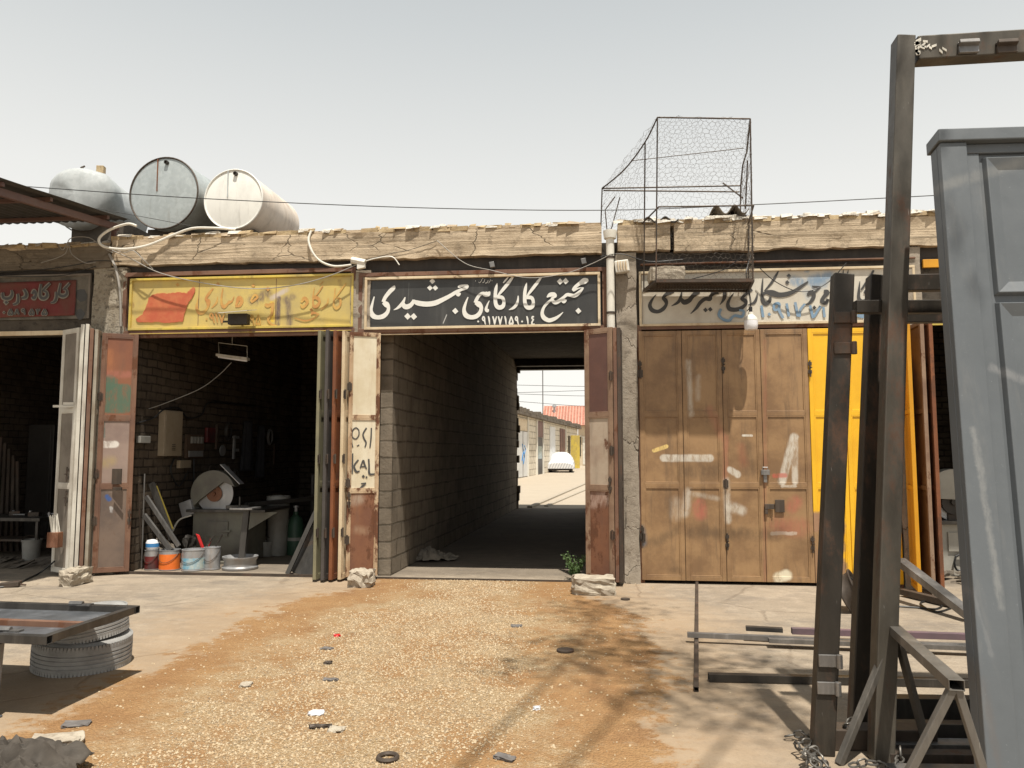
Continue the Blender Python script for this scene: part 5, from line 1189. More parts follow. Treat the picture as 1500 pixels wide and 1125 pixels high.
for i, pts in enumerate(([PX(200, 620, XW + .03), PX(225, 612, XW + .03), PX(240, 600, XW + .12), PX(262, 598, XW + .03), PX(275, 612, XW + .03), PX(295, 608, XW + .03), PX(306, 590, XW + .03), PX(340, 592, XW + .03), PX(380, 596, XW + .03)],
      [PX(255, 672, XW + .03), PX(250, 690, XW + .03), PX(262, 712, XW + .03), PX(275, 690, XW + .04)], [PX(284, 672, XW + .03), PX(284, 700, XW + .03), PX(285, 735, XW + .03)])):
    wire(('cable sagging along the shop wall above the breaker board', 'cable looping below the white socket box', 'cable dropping from the breaker board to the saw')[i], pts, .012)
wire('thin light cord sagging from the shop wall to the hanging tube lamp', [P(203, 602, .35), P(230, 595, .5), P(290, 571, .8), P(320, 550, 1.0), P(339, 531, 1.0)], .006, 'cable_grey')
wire('white hose curling beside the cut-off saw cabinet', [P(252, 780, .95), P(262, 762, .95), P(280, 755, .92)], .012, 'white_pipe')
# work coats hanging on the back part of the wall
M['coat'] = plain('dark_work_cloth', (.028, .028, .032), .9, var=.5)
for i, (u0, u1, v0, v1) in enumerate(((352, 372, 618, 690), (374, 388, 624, 700))):
    a, b = PX(u0, v1, XW + .06), PX(u1, v0, XW + .06); vs = []; fs = []; nx, nz = 14, 16
    for ix in range(nx + 1):
        for k in range(nz + 1):
            tt = k / nz; wd = .55 + .45 * (1 - tt); yy = a.y + (b.y - a.y) * (.5 + (ix / nx - .5) * wd)
            vs.append((XW + .05 + .06 * math.sin(ix / nx * math.pi) + .025 * math.sin(ix * 1.9 + i), yy, a.z + (b.z - a.z) * tt))
    for ix in range(nx):
        for k in range(nz): q = ix * (nz + 1) + k; fs.append((q, q + nz + 1, q + nz + 2, q + 1))
    o = mesh_obj('work_coat', vs, fs, M['coat'], None, True); o.modifiers.new('Solidify', 'SOLIDIFY').thickness = .02
    tag(o, ('wide dark work coat hanging on the shop wall nearer the breaker board', 'narrow dark work coat hanging deeper in the shop')[i], 'coat')
# hanging fluorescent lamp
t = thing('tube_lamp', 'white fluorescent tube lamp hanging in a wire cradle inside the yellow shop', 'lamp', P(340, 522, 1.0))
a, b = P(318, 520, 1.0), P(364, 526, 1.0)
mb = MB(); mb.obox((a + b) / 2, (b - a) / 2, (0, .05, 0), (0, 0, .02)); mb.build('housing', M['white_paint'], t, bevel=.006)
mb = MB(); mb.tube([a + Vector((.02, 0, -.028)), b + Vector((-.02, 0, -.028))], .014, 8); mb.build('tube', M['glass_white'], t, smooth=True)
mb = MB(); mb.tube([a + Vector((.03, 0, .02)), P(320, 502, 1.0), P(362, 507, 1.0), b + Vector((-.02, 0, .02))], .005, 5); mb.tube([P(340, 505, 1.0), Vector((P(340, 505, 1.0).x, 1.0, 4.11))], .004, 5); mb.build('cradle', M['white_pipe'], t)
# deeper clutter: buckets, cylinder, shelf
def bucket(label, px, py, Y, r, h, mt, group=None):
    c = P(px, py, Y); c.z = .003
    t = thing('bucket', label, 'bucket', c, group)
    mb = MB(); mb.lathe([(r * .85, 0), (r, h), (r * 1.05, h), (r * 1.05, h * .93), (r * 1.0, h * .93)], c, 24, caps=False); mb.lathe([(r * .85, .0), (.01, .001)], c, 24); mb.build('body', M[mt], t, smooth=True)
    mb = MB(); mb.tube([c + Vector((r * math.cos(a), -r * .3 * math.sin(a), h * .9 + r * .7 * math.sin(a))) for a in [math.pi * k / 10 for k in range(11)]], .004, 5); mb.build('bail', M['mill2'], t)
bucket('pale bucket of rods deeper in the yellow shop', 406, 815, 1.9, .17, .9, 'grey_tub', 'buckets in the yellow shop'); bucket('dull yellow bucket deep in the yellow shop', 410, 812, 2.4, .17, .42, 'dull_yellow', 'buckets in the yellow shop'); bucket('low grey tub beside the dull yellow bucket', 388, 820, 1.8, .14, .22, 'grey_tub', 'buckets in the yellow shop')
c = P(432, 815, 2.0); c.z = 0; t = thing('gas_bottle', 'dull green gas bottle with a pale band in the dark of the shop', 'gas bottle', c)
mb = MB(); mb.lathe([(.12, 0), (.125, .03), (.125, .45), (.09, .56), (.04, .61), (.04, .66)], c, 20); mb.build('bottle', M['dull_green'], t, smooth=True)
mb = MB(); mb.lathe([(.127, .22), (.127, .27)], c, 20, caps=False); mb.build('band', M['grey_tub'], t, smooth=True)
mb = MB(); mb.lathe([(.025, .66), (.025, .72), (.045, .72), (.045, .75)], c, 12); mb.build('valve', M['tin'], t, smooth=True)
mb = MB(); mb.bar(P(421, 841, .15), P(466, 742, .35), .055, .04, up=(0, 1, 0)); o = mb.build('steel_bar', M['mill']); tag(o, 'dark flat bar leaning on the folded doors right of the shop opening', 'steel bar')
for k in range(4):
    mb = MB(); mb.bar(P(440 + 8 * k, 842, .2 + .03 * k), P(466 + 2 * k, 783 - 6 * k, .36), .02, .35 - .05 * k, up=(.9, 0, .4)); o = mb.build('steel_plate', M['mill2' if k % 2 else 'mill']); tag(o, ('dark plate leaning lowest against the folded doors', 'rusty strip leaning second among the plates', 'dark strip leaning third among the plates', 'rusty strip standing closest to the folded doors')[k], 'plate')
rock('red_rag', P(447, 828, .7), P(456, 812, .85), M['can_red'], 4, .02, 'small dull red rag beside the leaning plates', 'rag')

# ------------------------------------------------------------------ inside the leftmost shop
t = thing('workbench', 'dark cluttered steel workbench inside the leftmost shop', 'workbench', (-8.6, 1.2, 0))
z_ = P(40, 757, 1.2).z
mb = MB(); mb.box((-9.9, 1.0, z_ - .05), (P(72, 757, 1.2).x, 1.7, z_)); mb.build('top', M['mill'], t, bevel=.004)
for xx in (-9.8, P(68, 757, 1.2).x):
    for yy in (1.06, 1.64):
        mb = MB(); mb.box((xx - .04, yy - .03, 0), (xx, yy + .03, z_ - .051)); mb.build('leg', M['mill'], t)
mb = MB(); mb.box((-9.7, 1.15, .25), (P(66, 757, 1.2).x - .05, 1.6, .28)); mb.build('shelf', M['mill2'], t)
rr = random.Random(2)
for k in range(9):
    p = Vector((-8.9 + .13 * k + rr.uniform(-.03, .03), 1.15 + rr.uniform(0, .3), z_ + .004)); s_ = rr.uniform(.025, .06); mb = MB()
    if k % 3 == 0: mb.lathe([(s_ * .7, 0), (s_ * .7, s_ * 2.4), (s_ * .4, s_ * 2.6)], p, 14)
    elif k % 3 == 1: mb.obox(p + Vector((0, 0, s_ * .6)), (s_ * 1.4, .02, 0), (-.01, s_, 0), (0, 0, s_ * .6))
    else: mb.tube([p + Vector((-.08, 0, .02)), p + Vector((.08, .03, .02))], .018, 8)
    o = mb.build('bench_tool', M[('tin', 'mill2', 'grey_steel')[k % 3]], None, smooth=k % 3 != 1)
    tag(o, ('small tin standing on the bench in the leftmost shop', 'small rusty block lying on the bench in the leftmost shop', 'short round steel offcut lying on the bench in the leftmost shop')[k % 3], 'tool', ('tins on the left bench', 'blocks on the left bench', 'offcuts on the left bench')[k % 3])
bucket('pale plastic bucket under the bench of the leftmost shop', 46, 806, 1.0, .13, .3, 'grey_tub')
mb = MB(); a, b = P(33, 800, 3.2), P(80, 622, 3.2); mb.box((a.x, 3.2, 0), (b.x, 3.5, b.z)); mb.box((a.x + .04, 3.18, .1), (b.x - .04, 3.199, b.z - .06)); o = mb.build('locker', M['can_dark'], None, bevel=.01); tag(o, 'tall black steel locker in the dark of the leftmost shop', 'locker')
mb = MB()
for k in range(5): mb.bar(P(-10 + 9 * k, 820, 1.9), P(2 + 6 * k, 640 + 9 * k, 2.3), .05, .03, up=(0, 1, 0))
o = mb.build('bar_bundle', M['mill2']); tag(o, 'bundle of rusty bars leaning in the leftmost shop', 'bars')
rr = random.Random(8); mb = MB()
for k in range(60):
    p = Vector((rr.uniform(-9.2, -7.3), rr.uniform(.25, 1.1), .02)); s_ = rr.uniform(.02, .09)
    mb.obox(p, Vector((rr.uniform(-1, 1), rr.uniform(-1, 1), .1)) * s_, Vector((rr.uniform(-1, 1), rr.uniform(-1, 1), .2)) * s_ * .6, Vector((0, .1, .02)))
o = mb.build('rubble', M['rubble']); o['kind'] = 'stuff'; o['label'] = 'scrap and debris on the floor of the leftmost shop'; o['category'] = 'rubble'
# tools hung on the sooty wall and more stock in the yellow shop
rr = random.Random(63)
hung = [(318, 640, 'mill2'), (326, 660, 'tin'), (334, 632, 'mill'), (343, 655, 'tin'), (310, 690, 'mill2'), (395, 640, 'tin'), (402, 665, 'mill2'), (333, 690, 'tin'), (345, 700, 'mill')]
kinds = ('rusty clamp', 'pale grinding disc', 'dark coil of wire')
for k, (u, v, mt) in enumerate(hung):
    c = PX(u, v, XW + .06); mb = MB()
    if k % 3 == 0: mb.obox(c, (.015, 0, 0), (0, .03, 0), (0, .01, .20)); mb.obox(c + Vector((0, .05, .17)), (.02, 0, 0), (0, .09, 0), (0, 0, .02)); mb.obox(c + Vector((0, .06, -.05)), (.02, 0, 0), (0, .09, 0), (0, 0, .025))
    elif k % 3 == 1: mb.lathe([(.09, -.01), (.09, .01), (.03, .015)], c, 20, (1, 0, 0))
    else:
        for q in range(3): mb.tube([c + Vector((.01 * q, (.11 - .012 * q) * math.cos(a), (.15 - .01 * q) * math.sin(a))) for a in [x_ * .449 for x_ in range(14)]], .01, 5, closed=True)
    o = mb.build(('clamp', 'grinding_disc', 'wire_coil')[k % 3], M[mt]); tag(o, kinds[k % 3] + ' hanging on the sooty wall of the yellow shop', ('clamp', 'disc', 'coil')[k % 3], ('clamps on the shop wall', 'discs on the shop wall', 'coils on the shop wall')[k % 3])
for k in range(7):
    a = Vector((-4.6 + .13 * k, 4.2 + .05 * k, .02)); b = Vector((-4.5 + .16 * k, 4.9, 2.1 + .35 * (k % 3))); mb = MB(); mb.pipe4(a, b, .06, .05, .004, up=(0, 1, 0)); o = mb.build('steel_bar', M[('mill2', 'grey_steel', 'mill')[k % 3]]); tag(o, 'steel section leaning at the dark back of the yellow shop', 'steel bar', 'sections at the back of the yellow shop')
t = thing('parts_shelf', 'low steel shelf crowded with tins at the back of the yellow shop', 'shelf', (-4.1, 3.0, 0))
mb = MB()
for z in (.45, .85): mb.box((-4.7, 2.9, z), (-3.5, 3.3, z + .025))
mb.build('board', M['mill2'], t)
for xx in (-4.7, -3.54):
    mb = MB(); mb.box((xx, 2.9, 0), (xx + .04, 2.94, 1.2)); mb.build('leg', M['mill'], t)
for k in range(11):
    c = Vector((-4.62 + .105 * k, 3.05 + rr.uniform(-.05, .05), .476 if k % 2 else .876)); r_ = rr.uniform(.03, .05); mb = MB(); mb.lathe([(r_, 0), (r_, .11), (r_ * .9, .115), (.01, .115)], c, 14)
    o = mb.build('tin_can', M[('tin', 'dull_yellow', 'can_red', 'grey_tub')[k % 4]], None, smooth=True); tag(o, ('bare metal tin', 'dull yellow tin', 'dark red tin', 'whitish tin')[k % 4] + ' on the low shelf at the back of the yellow shop', 'tin', ('bare tins on the shelf', 'yellow tins on the shelf', 'red tins on the shelf', 'whitish tins on the shelf')[k % 4])
# electrode box on the grubby leaf
c = P(82, 790, -.42); t = thing('electrode_box', 'small rusty tin box of white welding rods hung on the grubby door leaf', 'box', c)
mb = MB(); mb.box(c + Vector((-.09, -.05, -.1)), c + Vector((.06, .05, .09))); mb.build('tin_box', M['rust_panel'], t, bevel=.004)
mb = MB(); rr = random.Random(1)
for k in range(12): p = c + Vector((rr.uniform(-.07, .04), rr.uniform(-.03, .03), .05)); mb.tube([p, p + Vector((rr.uniform(-.06, .0), rr.uniform(-.02, .02), .22 + rr.uniform(0, .07)))], .006, 5)
mb.build('welding_rod', M['white_pipe'], t)
wire('black flex running from the leftmost shop to a plug on the slab', [P(80, 822, -.3), G(60, 838, .03), G(40, 848, .012), G(18, 858, .012), G(-30, 862, .012)], .011)
c = G(14, 860); mb = MB(); mb.obox(c + Vector((0, 0, .03)), (.11, .03, .01), (-.015, .05, 0), (0, 0, .028)); mb.tube([c + Vector((.08, .03, .03)), c + Vector((.17, .05, .02))], .012, 6); o = mb.build('plug_box', M['mill2'], None, bevel=.008); tag(o, 'small dark extension socket lying on the slab by the leftmost shop', 'socket')

# ------------------------------------------------------------------ inside the right-hand shop
c = P(1390, 800, .9); t = thing('cutoff_saw', 'pale grey cut-off saw on a white cabinet inside the right-hand shop', 'saw', (c.x, .9, 0))
M['pale_grey'] = paint('pale_machine_paint', (.40, .38, .33), (.30, .28, .24), rust=.3, rough=.55, streak=.5)
a, b = P(1366, 838, .9), P(1440, 768, .9)
mb = MB(); mb.box((a.x, .9, 0.0), (b.x, 1.6, b.z)); mb.build('cabinet', M['pale_grey'], t, bevel=.01)
mb = MB(); d0, d1 = P(1390, 808, .88), P(1420, 780, .88); mb.box((d0.x, .88, d0.z), (d1.x, .899, d1.z)); mb.build('cabinet_door', M['pale_grey'], t, bevel=.004)
mb = MB(); mb.box((a.x - .05, .8, b.z + .002), (b.x + .2, 1.6, b.z + .05)); mb.build('table', M['mill'], t, bevel=.004)
bc = P(1395, 735, .95); br = .30
mb = MB(); mb.lathe([(br * .8, -.004), (br * .8, .004)], bc, 40, (0, 1, 0)); mb.build('blade', M['tin'], t, smooth=True)
mb = MB(); mb.lathe([(br * .5, -.05), (br * .5, -.006)], bc + Vector((0, 0, -.01)), 20, (0, 1, 0)); mb.lathe([(.045, -.08), (.045, -.05)], bc, 10, (0, 1, 0)); mb.build('pulley', M['dark_steel'], t, smooth=True)
arc = [(bc.x + br * 1.25 * math.cos(q), bc.z + br * 1.25 * math.sin(q) + .05) for q in [R(-5) + R(185) * k / 18 for k in range(19)]]
mb = MB(); mb.prism([(x, .86, z) for x, z in arc], [(x, 1.05, z) for x, z in arc]); mb.build('guard', M['pale_grey'], t, bevel=.006)
mb = MB(); mb.obox(bc + Vector((.12, .1, -.28)), (.2, 0, 0), (0, .12, 0), (0, 0, .14)); mb.build('motor', M['mill2'], t, bevel=.02)
wire('black hose ring hanging on the pale saw cabinet', [P(1400, 815, .87), P(1410, 812, .86), P(1416, 822, .86), P(1412, 832, .86), P(1402, 835, .86), P(1398, 825, .86), P(1400, 815, .87)], .014)
rr = random.Random(14); mb = MB()
for k in range(26):
    p = Vector((rr.uniform(4.2, 5.6), rr.uniform(.1, .75), rr.uniform(.02, .12))); s_ = rr.uniform(.04, .12)
    mb.obox(p, Vector((rr.uniform(-1, 1), rr.uniform(-1, 1), .1)) * s_, Vector((rr.uniform(-1, 1), rr.uniform(-1, 1), .2)) * s_ * .6, Vector((0, .1, .3)) * s_ * .5)
o = mb.build('rubble', M['rubble']); o['kind'] = 'stuff'; o['label'] = 'steel offcuts on the floor by the pale saw'; o['category'] = 'rubble'
p, q = P(1318, 822, -.9), G(1420, 902, .06); q = Vector((q.x, q.y, .07))
mb = MB(); mb.pipe4(p, q, .11, .07, .004); o = mb.build('steel_beam', M['grey_steel']); tag(o, 'grey steel channel sloping down to the ground beside the folded orange leaves', 'beam')
mb = MB(); p, q = P(1322, 868, -.6), G(1425, 905, .0); mb.pipe4(Vector((p.x, p.y, .05)), Vector((q.x + .2, q.y, .04)), .08, .06, .004); o = mb.build('steel_beam', M['mill2']); tag(o, 'dark rusty channel lying on the ground under the sloping grey one', 'beam')
wire('black cable coiled on the ground below the sloping channel', [G(1316, 888, .012), G(1345, 890, .012), G(1370, 892, .012), G(1380, 886, .012), G(1365, 880, .012), G(1348, 884, .012), G(1370, 896, .012), G(1395, 890, .012)], .009)
# wheel rim on edge near the yellow doors
def wheel(c, r, w_, tilt, label):
    t = thing('wheel_rim', label, 'wheel rim', c)
    ax = Vector((math.sin(tilt), -.35, math.cos(tilt))).normalized()
    mb = MB(); mb.lathe([(r, -w_ / 2), (r * 1.0, -w_ / 2 + .012), (r * .9, -w_ / 2 + .03), (r * .86, -.02), (r * .86, .02), (r * .9, w_ / 2 - .03), (r, w_ / 2 - .012), (r, w_ / 2), (r * .93, w_ / 2), (r * .84, w_ / 2 - .03), (r * .8, .02), (r * .8, -w_ / 2 + .02), (r * .93, -w_ / 2)], c, 36, ax, caps=False); mb.build('rim', M['mill2'], t, smooth=True)
    mb = MB(); mb.lathe([(r * .82, .03), (r * .6, .055), (r * .4, .05), (r * .2, .02), (.01, .02)], c, 36, ax, caps=False); mb.build('disc', M['mill'], t, smooth=True)
    mb = MB(); x = ax.orthogonal().normalized(); y = ax.cross(x)
    for k in range(10): q = c + ax * .058 + (x * math.cos(k * .628) + y * math.sin(k * .628)) * r * .66; mb.lathe([(.02, -.004), (.02, .004)], q, 8, ax)
    mb.build('hole', M['cable_black'], t)
c = G(1252, 900); wheel(Vector((c.x + .02, c.y + .15, .19)), .21, .16, R(62), 'rusty car wheel rim lying tilted on the slab between the steel posts')

# ------------------------------------------------------------------ lane behind the passage
M['lane_block'] = blocks('lane_blocks', 'y', .8, .4, (.66, .60, .49), (.58, .52, .42), (.30, .26, .20), soot_shade=.08, ms=.03)
M['lane_white'] = paint('lane_white_paint', (.68, .68, .66), (.58, .58, .56), rust=.05, streak=.2)
M['lane_brown'] = paint('lane_brown_paint', (.16, .065, .045), rust=.2)
M['tile'] = plain('red_roof_tile', (.62, .34, .26), .8, var=.4, ns=2)
M['cream'] = plain('cream_render', (.60, .50, .36), .85, var=.3, ns=1.5)
L0, L1 = Vector((-5.2, 26, 0)), Vector((-1.50, 66, 0)); LD = (L1 - L0).normalized(); LN = Vector((LD.y, -LD.x, 0))
def on_lane(px):                   # where a sight line meets the lane's long wall
    r = ray(px, 660); d = LD
    t = (L0.x * d.y - (L0.y + CD) * d.x) / (r.x * d.y - r.y * d.x)
    return (CAM + r * t - L0).dot(d)
lw = thing('lane_workshop', 'low block workshop row with a ragged roof edge along the sunny lane behind the passage', 'building', L0)
def lbox(mb, s0, s1, z0, z1, n0, n1):
    c = L0 + LD * (s0 + s1) / 2 + LN * (n0 + n1) / 2 + Vector((0, 0, (z0 + z1) / 2))
    mb.obox(c, LN * (n1 - n0) / 2, LD * (s1 - s0) / 2, (0, 0, (z1 - z0) / 2))
mb = MB(); lbox(mb, 0, 40.2, 0, 3.7, -5, 0); mb.build('wall', M['lane_block'], lw)
mb = MB(); lbox(mb, -.3, 40.5, 3.7, 3.85, -5.2, .35); rr = random.Random(31)
s_ = 0
while s_ < 40:
    d_ = rr.uniform(.25, .6); lbox(mb, s_, s_ + d_, 3.86, 3.95 + rr.uniform(.02, .22), -.4, .3 + rr.uniform(-.1, .15)); s_ += d_ + rr.uniform(.02, .1)
mb.build('roof', M['rubble'], lw)
for (a, b, z0, z1, mt, nm) in ((757, 771.5, .05, 2.75, 'lane_white', 'door'), (757, 771, 2.8, 3.5, 'cream_frame', 'fanlight'), (786, 793.5, .0, 2.5, 'can_dark', 'door'), (785.5, 795, 2.52, 3.6, 'lane_brown', 'panel'), (805, 812.5, .8, 3.4, 'lane_white', 'panel'), (820, 827, .2, 3.4, 'lane_brown', 'door'), (832.3, 834.5, .1, 2.9, 'can_dark', 'door')):
    mb = MB(); s0, s1 = on_lane(a), on_lane(b); lbox(mb, s0, s1, z0, z1, .004, .06); o = mb.build(nm, M[mt], lw)
    if nm == 'door' and mt != 'can_dark':
        m2 = MB(); lbox(m2, (s0 + s1) / 2 - .03, (s0 + s1) / 2 + .03, z0, z1, .061, .075); m2.build('door_joint', M['mill2'], o)
for px in (771.8, 785.2, 794.4, 828):
    mb = MB(); s0 = on_lane(px); lbox(mb, s0 - .09, s0 + .09, 0, 3.69, .004, .12); mb.build('post', M['white_pipe'], lw)
mb = MB(); s0, s1 = on_lane(787), on_lane(792.5); lbox(mb, s0, s1, 1.05, 1.9, .061, .07); M['pane'] = plain('dusty_pane', (.12, .20, .20), .25); mb.build('pane', M['pane'], lw)
s0 = on_lane(764); mb = MB()
for (ds, z0, z1) in ((-.3, 1.0, 2.0), (.1, .8, 1.5), (.4, 1.3, 1.9)):
    a = L0 + LD * (s0 + ds) + LN * .075; mb.tube([a + Vector((0, 0, z0)), a + LD * .5 + Vector((0, 0, (z0 + z1) / 2 + .1)), a + LD * .15 + Vector((0, 0, z1))], .03, 5)
mb.build('sprayed_mark', M['tub_blue'], lw)
yd = MB(); s0 = on_lane(834.6); p = L0 + LD * (s0 - .5) + LN * .1; yd.obox(p + LN * .45 + Vector((0, 0, 1.5)), LN * .4, LD * .04, (0, 0, 1.45)); o = yd.build('open_door', M['yellow_frame'], lw)
# tiled house closing the lane
Yh = 74.
hs_ = thing('tiled_house', 'cream house with a red tiled roof closing the far end of the lane', 'house', (1, Yh, 0))
mb = MB(); mb.box((-1.6, Yh, 0), (9, Yh + 8, 4.3)); mb.build('wall', M['cream'], hs_)
mb = MB(); nr = 26; x0, x1 = -5.5, 9.6
vs = []; fs = []
for i in range(nr + 1):
    yy = Yh - .7 + 4.8 * i / nr; zz = 4.25 + 2.35 * i / nr
    for k in (0, 1): vs += [(x0 + .0 * i, yy, zz + (.0 if k == 0 else .09)), (x1, yy, zz + (.0 if k == 0 else .09))]
for i in range(nr): a = 4 * i; fs += [(a + 2, a + 3, a + 5, a + 4), (a + 4, a + 5, a + 7, a + 6)]
mb.add(vs, fs); ln = len(mb.v)
for i in range(46): xx = x0 + .33 * i; mb.tube([(xx, Yh - .7, 4.33), (xx, Yh + 4.1, 6.70)], .06, 5)
mb.add([(x0, Yh + 4.1, 6.6), (x1, Yh + 4.1, 6.6), (x1, Yh + 8.7, 4.3), (x0, Yh + 8.7, 4.3)], [(0, 1, 2, 3)])
mb.build('roof', M['tile'], hs_)
for (u0, u1, z0, z1, mt, nm) in ((845, 851, 1.0, 3.1, 'can_dark', 'window'), (853.5, 858, .1, 3.0, 'white_paint', 'door')):
    a, b = P(u0, 660, Yh), P(u1, 660, Yh); mb = MB(); mb.box((a.x, Yh - .06, z0), (b.x, Yh - .004, z1)); o = mb.build(nm, M[mt], hs_)
    m2 = MB(); m2.box((a.x - .08, Yh - .1, z1 + .002), (b.x + .08, Yh - .01, z1 + .12)); m2.build('head', M['white_pipe'], o)
mb = MB(); a = P(812, 597, Yh + 2.5); mb.lathe([(.12, -.6), (.12, 0), (.25, .02), (.22, .25), (.02, .4)], a, 12); mb.build('vent', M['tin'], hs_, smooth=True)
# covered car
cc = G(821, 692.5); cc.x -= .02
cr = thing('covered_car', 'parked car under a white striped cover in the lane behind the passage', 'car', cc)
def cover_mat():
    g = N('striped_car_cover'); o = g.xyz()
    wv = g.m('SINE', g.m('MULTIPLY', g.m('ADD', o[0], g.m('MULTIPLY', o[2], -.45)), 32.))
    c = g.mix(g.rng(wv, .1, .9), (.64, .64, .64), (.40, .41, .43))
    return g.out(c, .6, 0, g.bump(g.noise(6, 5), .3, .03))
M['cover'] = cover_mat()
prof = [(0, .30, .95, .70), (.15, .22, .98, .86), (.9, .20, 1.0, .96), (1.25, .20, 1.0, 1.06), (1.8, .20, .98, 1.44), (2.4, .2, .98, 1.50), (3.2, .2, .98, 1.45), (3.8, .2, .98, 1.1), (4.3, .25, .95, .95)]
vs = []; fs = []; na = 20
for (yy, zb, hw, zt) in prof:
    for k in range(na + 1):
        a = math.pi * k / na; ca_, sa_ = math.cos(a), math.sin(a)
        xx = hw * (abs(ca_) ** .55) * (1 if ca_ > 0 else -1) * (1 - .22 * max(0, sa_) ** 2 * (zt > 1.2)); zz = zb + (zt - zb) * (abs(sa_) ** .62)
        vs.append((cc.x + xx + .02 * mn.noise(Vector((xx * 3, yy, zz * 3))), cc.y + yy, zz))
for i in range(len(prof) - 1):
    for k in range(na): q = i * (na + 1) + k; fs.append((q, q + 1, q + na + 2, q + na + 1))
fs += [tuple(range(na, -1, -1)), tuple((len(prof) - 1) * (na + 1) + k for k in range(na + 1))]
mesh_obj('cover', vs, fs, M['cover'], cr, True)
for sx_ in (-.72, .72):
    for yy in (.75, 3.4):
        mb = MB(); mb.lathe([(.2, -.1), (.31, -.1), (.32, 0), (.31, .1), (.2, .1)], (cc.x + sx_, cc.y + yy, .32), 20, (1, 0, 0)); mb.build('tyre', M['cable_black'], cr, smooth=True)
mb = MB(); mb.box((cc.x - .85, cc.y + .12, .16), (cc.x + .85, cc.y + .3, .30)); mb.build('bumper', M['dark_steel'], cr, bevel=.03)
# pole, wires, kerb line in the lane
mb = MB(); a = P(795.5, 660, 58); mb.tube([(a.x, 58, 0), (P(795, 540, 58).x, 58, 9.5)], .04, 8); o = mb.build('mast', M['mill2']); tag(o, 'thin dark mast standing behind the lane workshop roof', 'pole')
for i, (ya, yb) in enumerate(((564, 566), (575, 572), (577, 580), (588, 595))):
    wire(('topmost power line seen through the passage', 'upper middle power line seen through the passage', 'lower middle power line seen through the passage', 'lowest power line seen through the passage')[i],
         [P(700, ya - 1, 55), P(757, ya, 55), P(857, yb, 55), P(930, yb - 2, 55)], .022)
mb = MB(); pa, pb = G(776, 744), G(862, 707); mb.bar(pa + Vector((0, 0, .02)), pb + Vector((0, 0, .02)), .14, .06); pa, pb = G(800, 742), G(862, 716); mb.bar(pa + Vector((0, 0, .01)), pb + Vector((0, 0, .01)), .12, .05)
o = mb.build('gutter_kerb', M['conc_block']); o['kind'] = 'structure'

# ------------------------------------------------------------------ stones, weeds and rags by the passage
rock('concrete_lump', G(84, 860) + Vector((0, .0, 0)), G(119, 857) + Vector((0, .22, .19)), M['conc_block'], 5, .03, 'pale concrete lump lying against the white folded leaves', 'stone', 7)
rock('concrete_lump', G(509, 861) + Vector((0, 0, -.01)), G(543, 861) + Vector((0, .25, .19)), M['conc_block'], 8, .035, 'rounded grey stone against the foot of the cream panelled leaf', 'stone', 7)
a, b = G(838, 872), G(900, 866); rock('kerb_block', (a.x, a.y, -.01), (b.x, a.y + .3, .19), M['conc_block'], 13, .028, 'broken kerb block lying across the foot of the dark brown leaf', 'stone', 8, rz=R(4))
a = G(570, 832); rock('concrete_lump', (a.x - .06, a.y - .05, 0), (a.x + .06, a.y + .08, .12), M['conc_block'], 17, .02, 'small pale lump at the foot of the passage wall', 'stone', 4)
M['leaf'] = plain('dusty_green_leaf', (.075, .13, .035), .7, var=.6, ns=20, alt=(.03, .06, .015))
c = G(843, 852); c.y += .12; t = thing('weed', 'small bushy green weed beside the broken kerb block', 'plant', c); rr = random.Random(77); mb = MB(); ms = MB()
for k in range(46):
    a = rr.uniform(0, 6.28); l = rr.uniform(.12, .34); tip = c + Vector((math.cos(a) * l * .55, math.sin(a) * l * .55, l)); mid = c.lerp(tip, .55) + Vector((0, 0, .03))
    ms.tube([c + Vector((math.cos(a) * .02, math.sin(a) * .02, 0)), mid, tip], .0025, 4)
    for q in range(9):
        p = c.lerp(tip, rr.uniform(.3, 1.05)) + Vector([rr.uniform(-.02, .02) for _ in range(3)]); d = Vector([rr.uniform(-1, 1), rr.uniform(-1, 1), rr.uniform(-.2, .8)]).normalized() * rr.uniform(.02, .045); n_ = d.orthogonal().normalized() * .008
        mb.add([p, p + d * .5 + n_, p + d, p + d * .5 - n_], [(0, 1, 2, 3)])
mb.build('foliage', M['leaf'], t); ms.build('stem', M['leaf'], t)
def cloth_heap(name, label, c, rx, ry, h, mat, seed, n=44, cat='rag'):
    vs = []; fs = []
    for i in range(n + 1):
        for k in range(n + 1):
            u, v = -1 + 2 * i / n, -1 + 2 * k / n; rr_ = math.sqrt(u * u + v * v)
            edge = 1 + .25 * mn.noise(Vector((u * 2, v * 2, seed)))
            q = Vector((u * 2.2, v * 2.2, seed)); fold = abs(mn.noise(q)) * .8 + abs(mn.noise(q * 2.3)) * .6 + abs(mn.noise(q * 5.1)) * .4
            z = h * max(0., 1 - (rr_ / edge / 1.15) ** 2) * (.35 + fold * 1.1)
            vs.append((c[0] + rx * u * edge + .03 * mn.noise(q * 3), c[1] + ry * v * edge + .03 * mn.noise(q * 3 + Vector((9, 0, 0))), .006 + max(0, z) + .004 * (1 + mn.noise(q * 4))))
    for i in range(n):
        for k in range(n):
            u, v = -1 + 2 * (i + .5) / n, -1 + 2 * (k + .5) / n
            if u * u + v * v < 1.0 + .35 * mn.noise(Vector((u * 3, v * 3, seed + 2))): q = i * (n + 1) + k; fs.append((q, q + n + 1, q + n + 2, q + 1))
    o = mesh_obj(name, vs, fs, mat, None, True); o.modifiers.new('Solidify', 'SOLIDIFY').thickness = .004
    tag(o, label, cat); return o
M['sack'] = plain('dusty_sacking', (.23, .20, .16), .95, var=.5, ns=12); M['tarp'] = plain('greasy_dark_canvas', (.070, .058, .046), .85, var=.7, ns=7, alt=(.03, .025, .02))
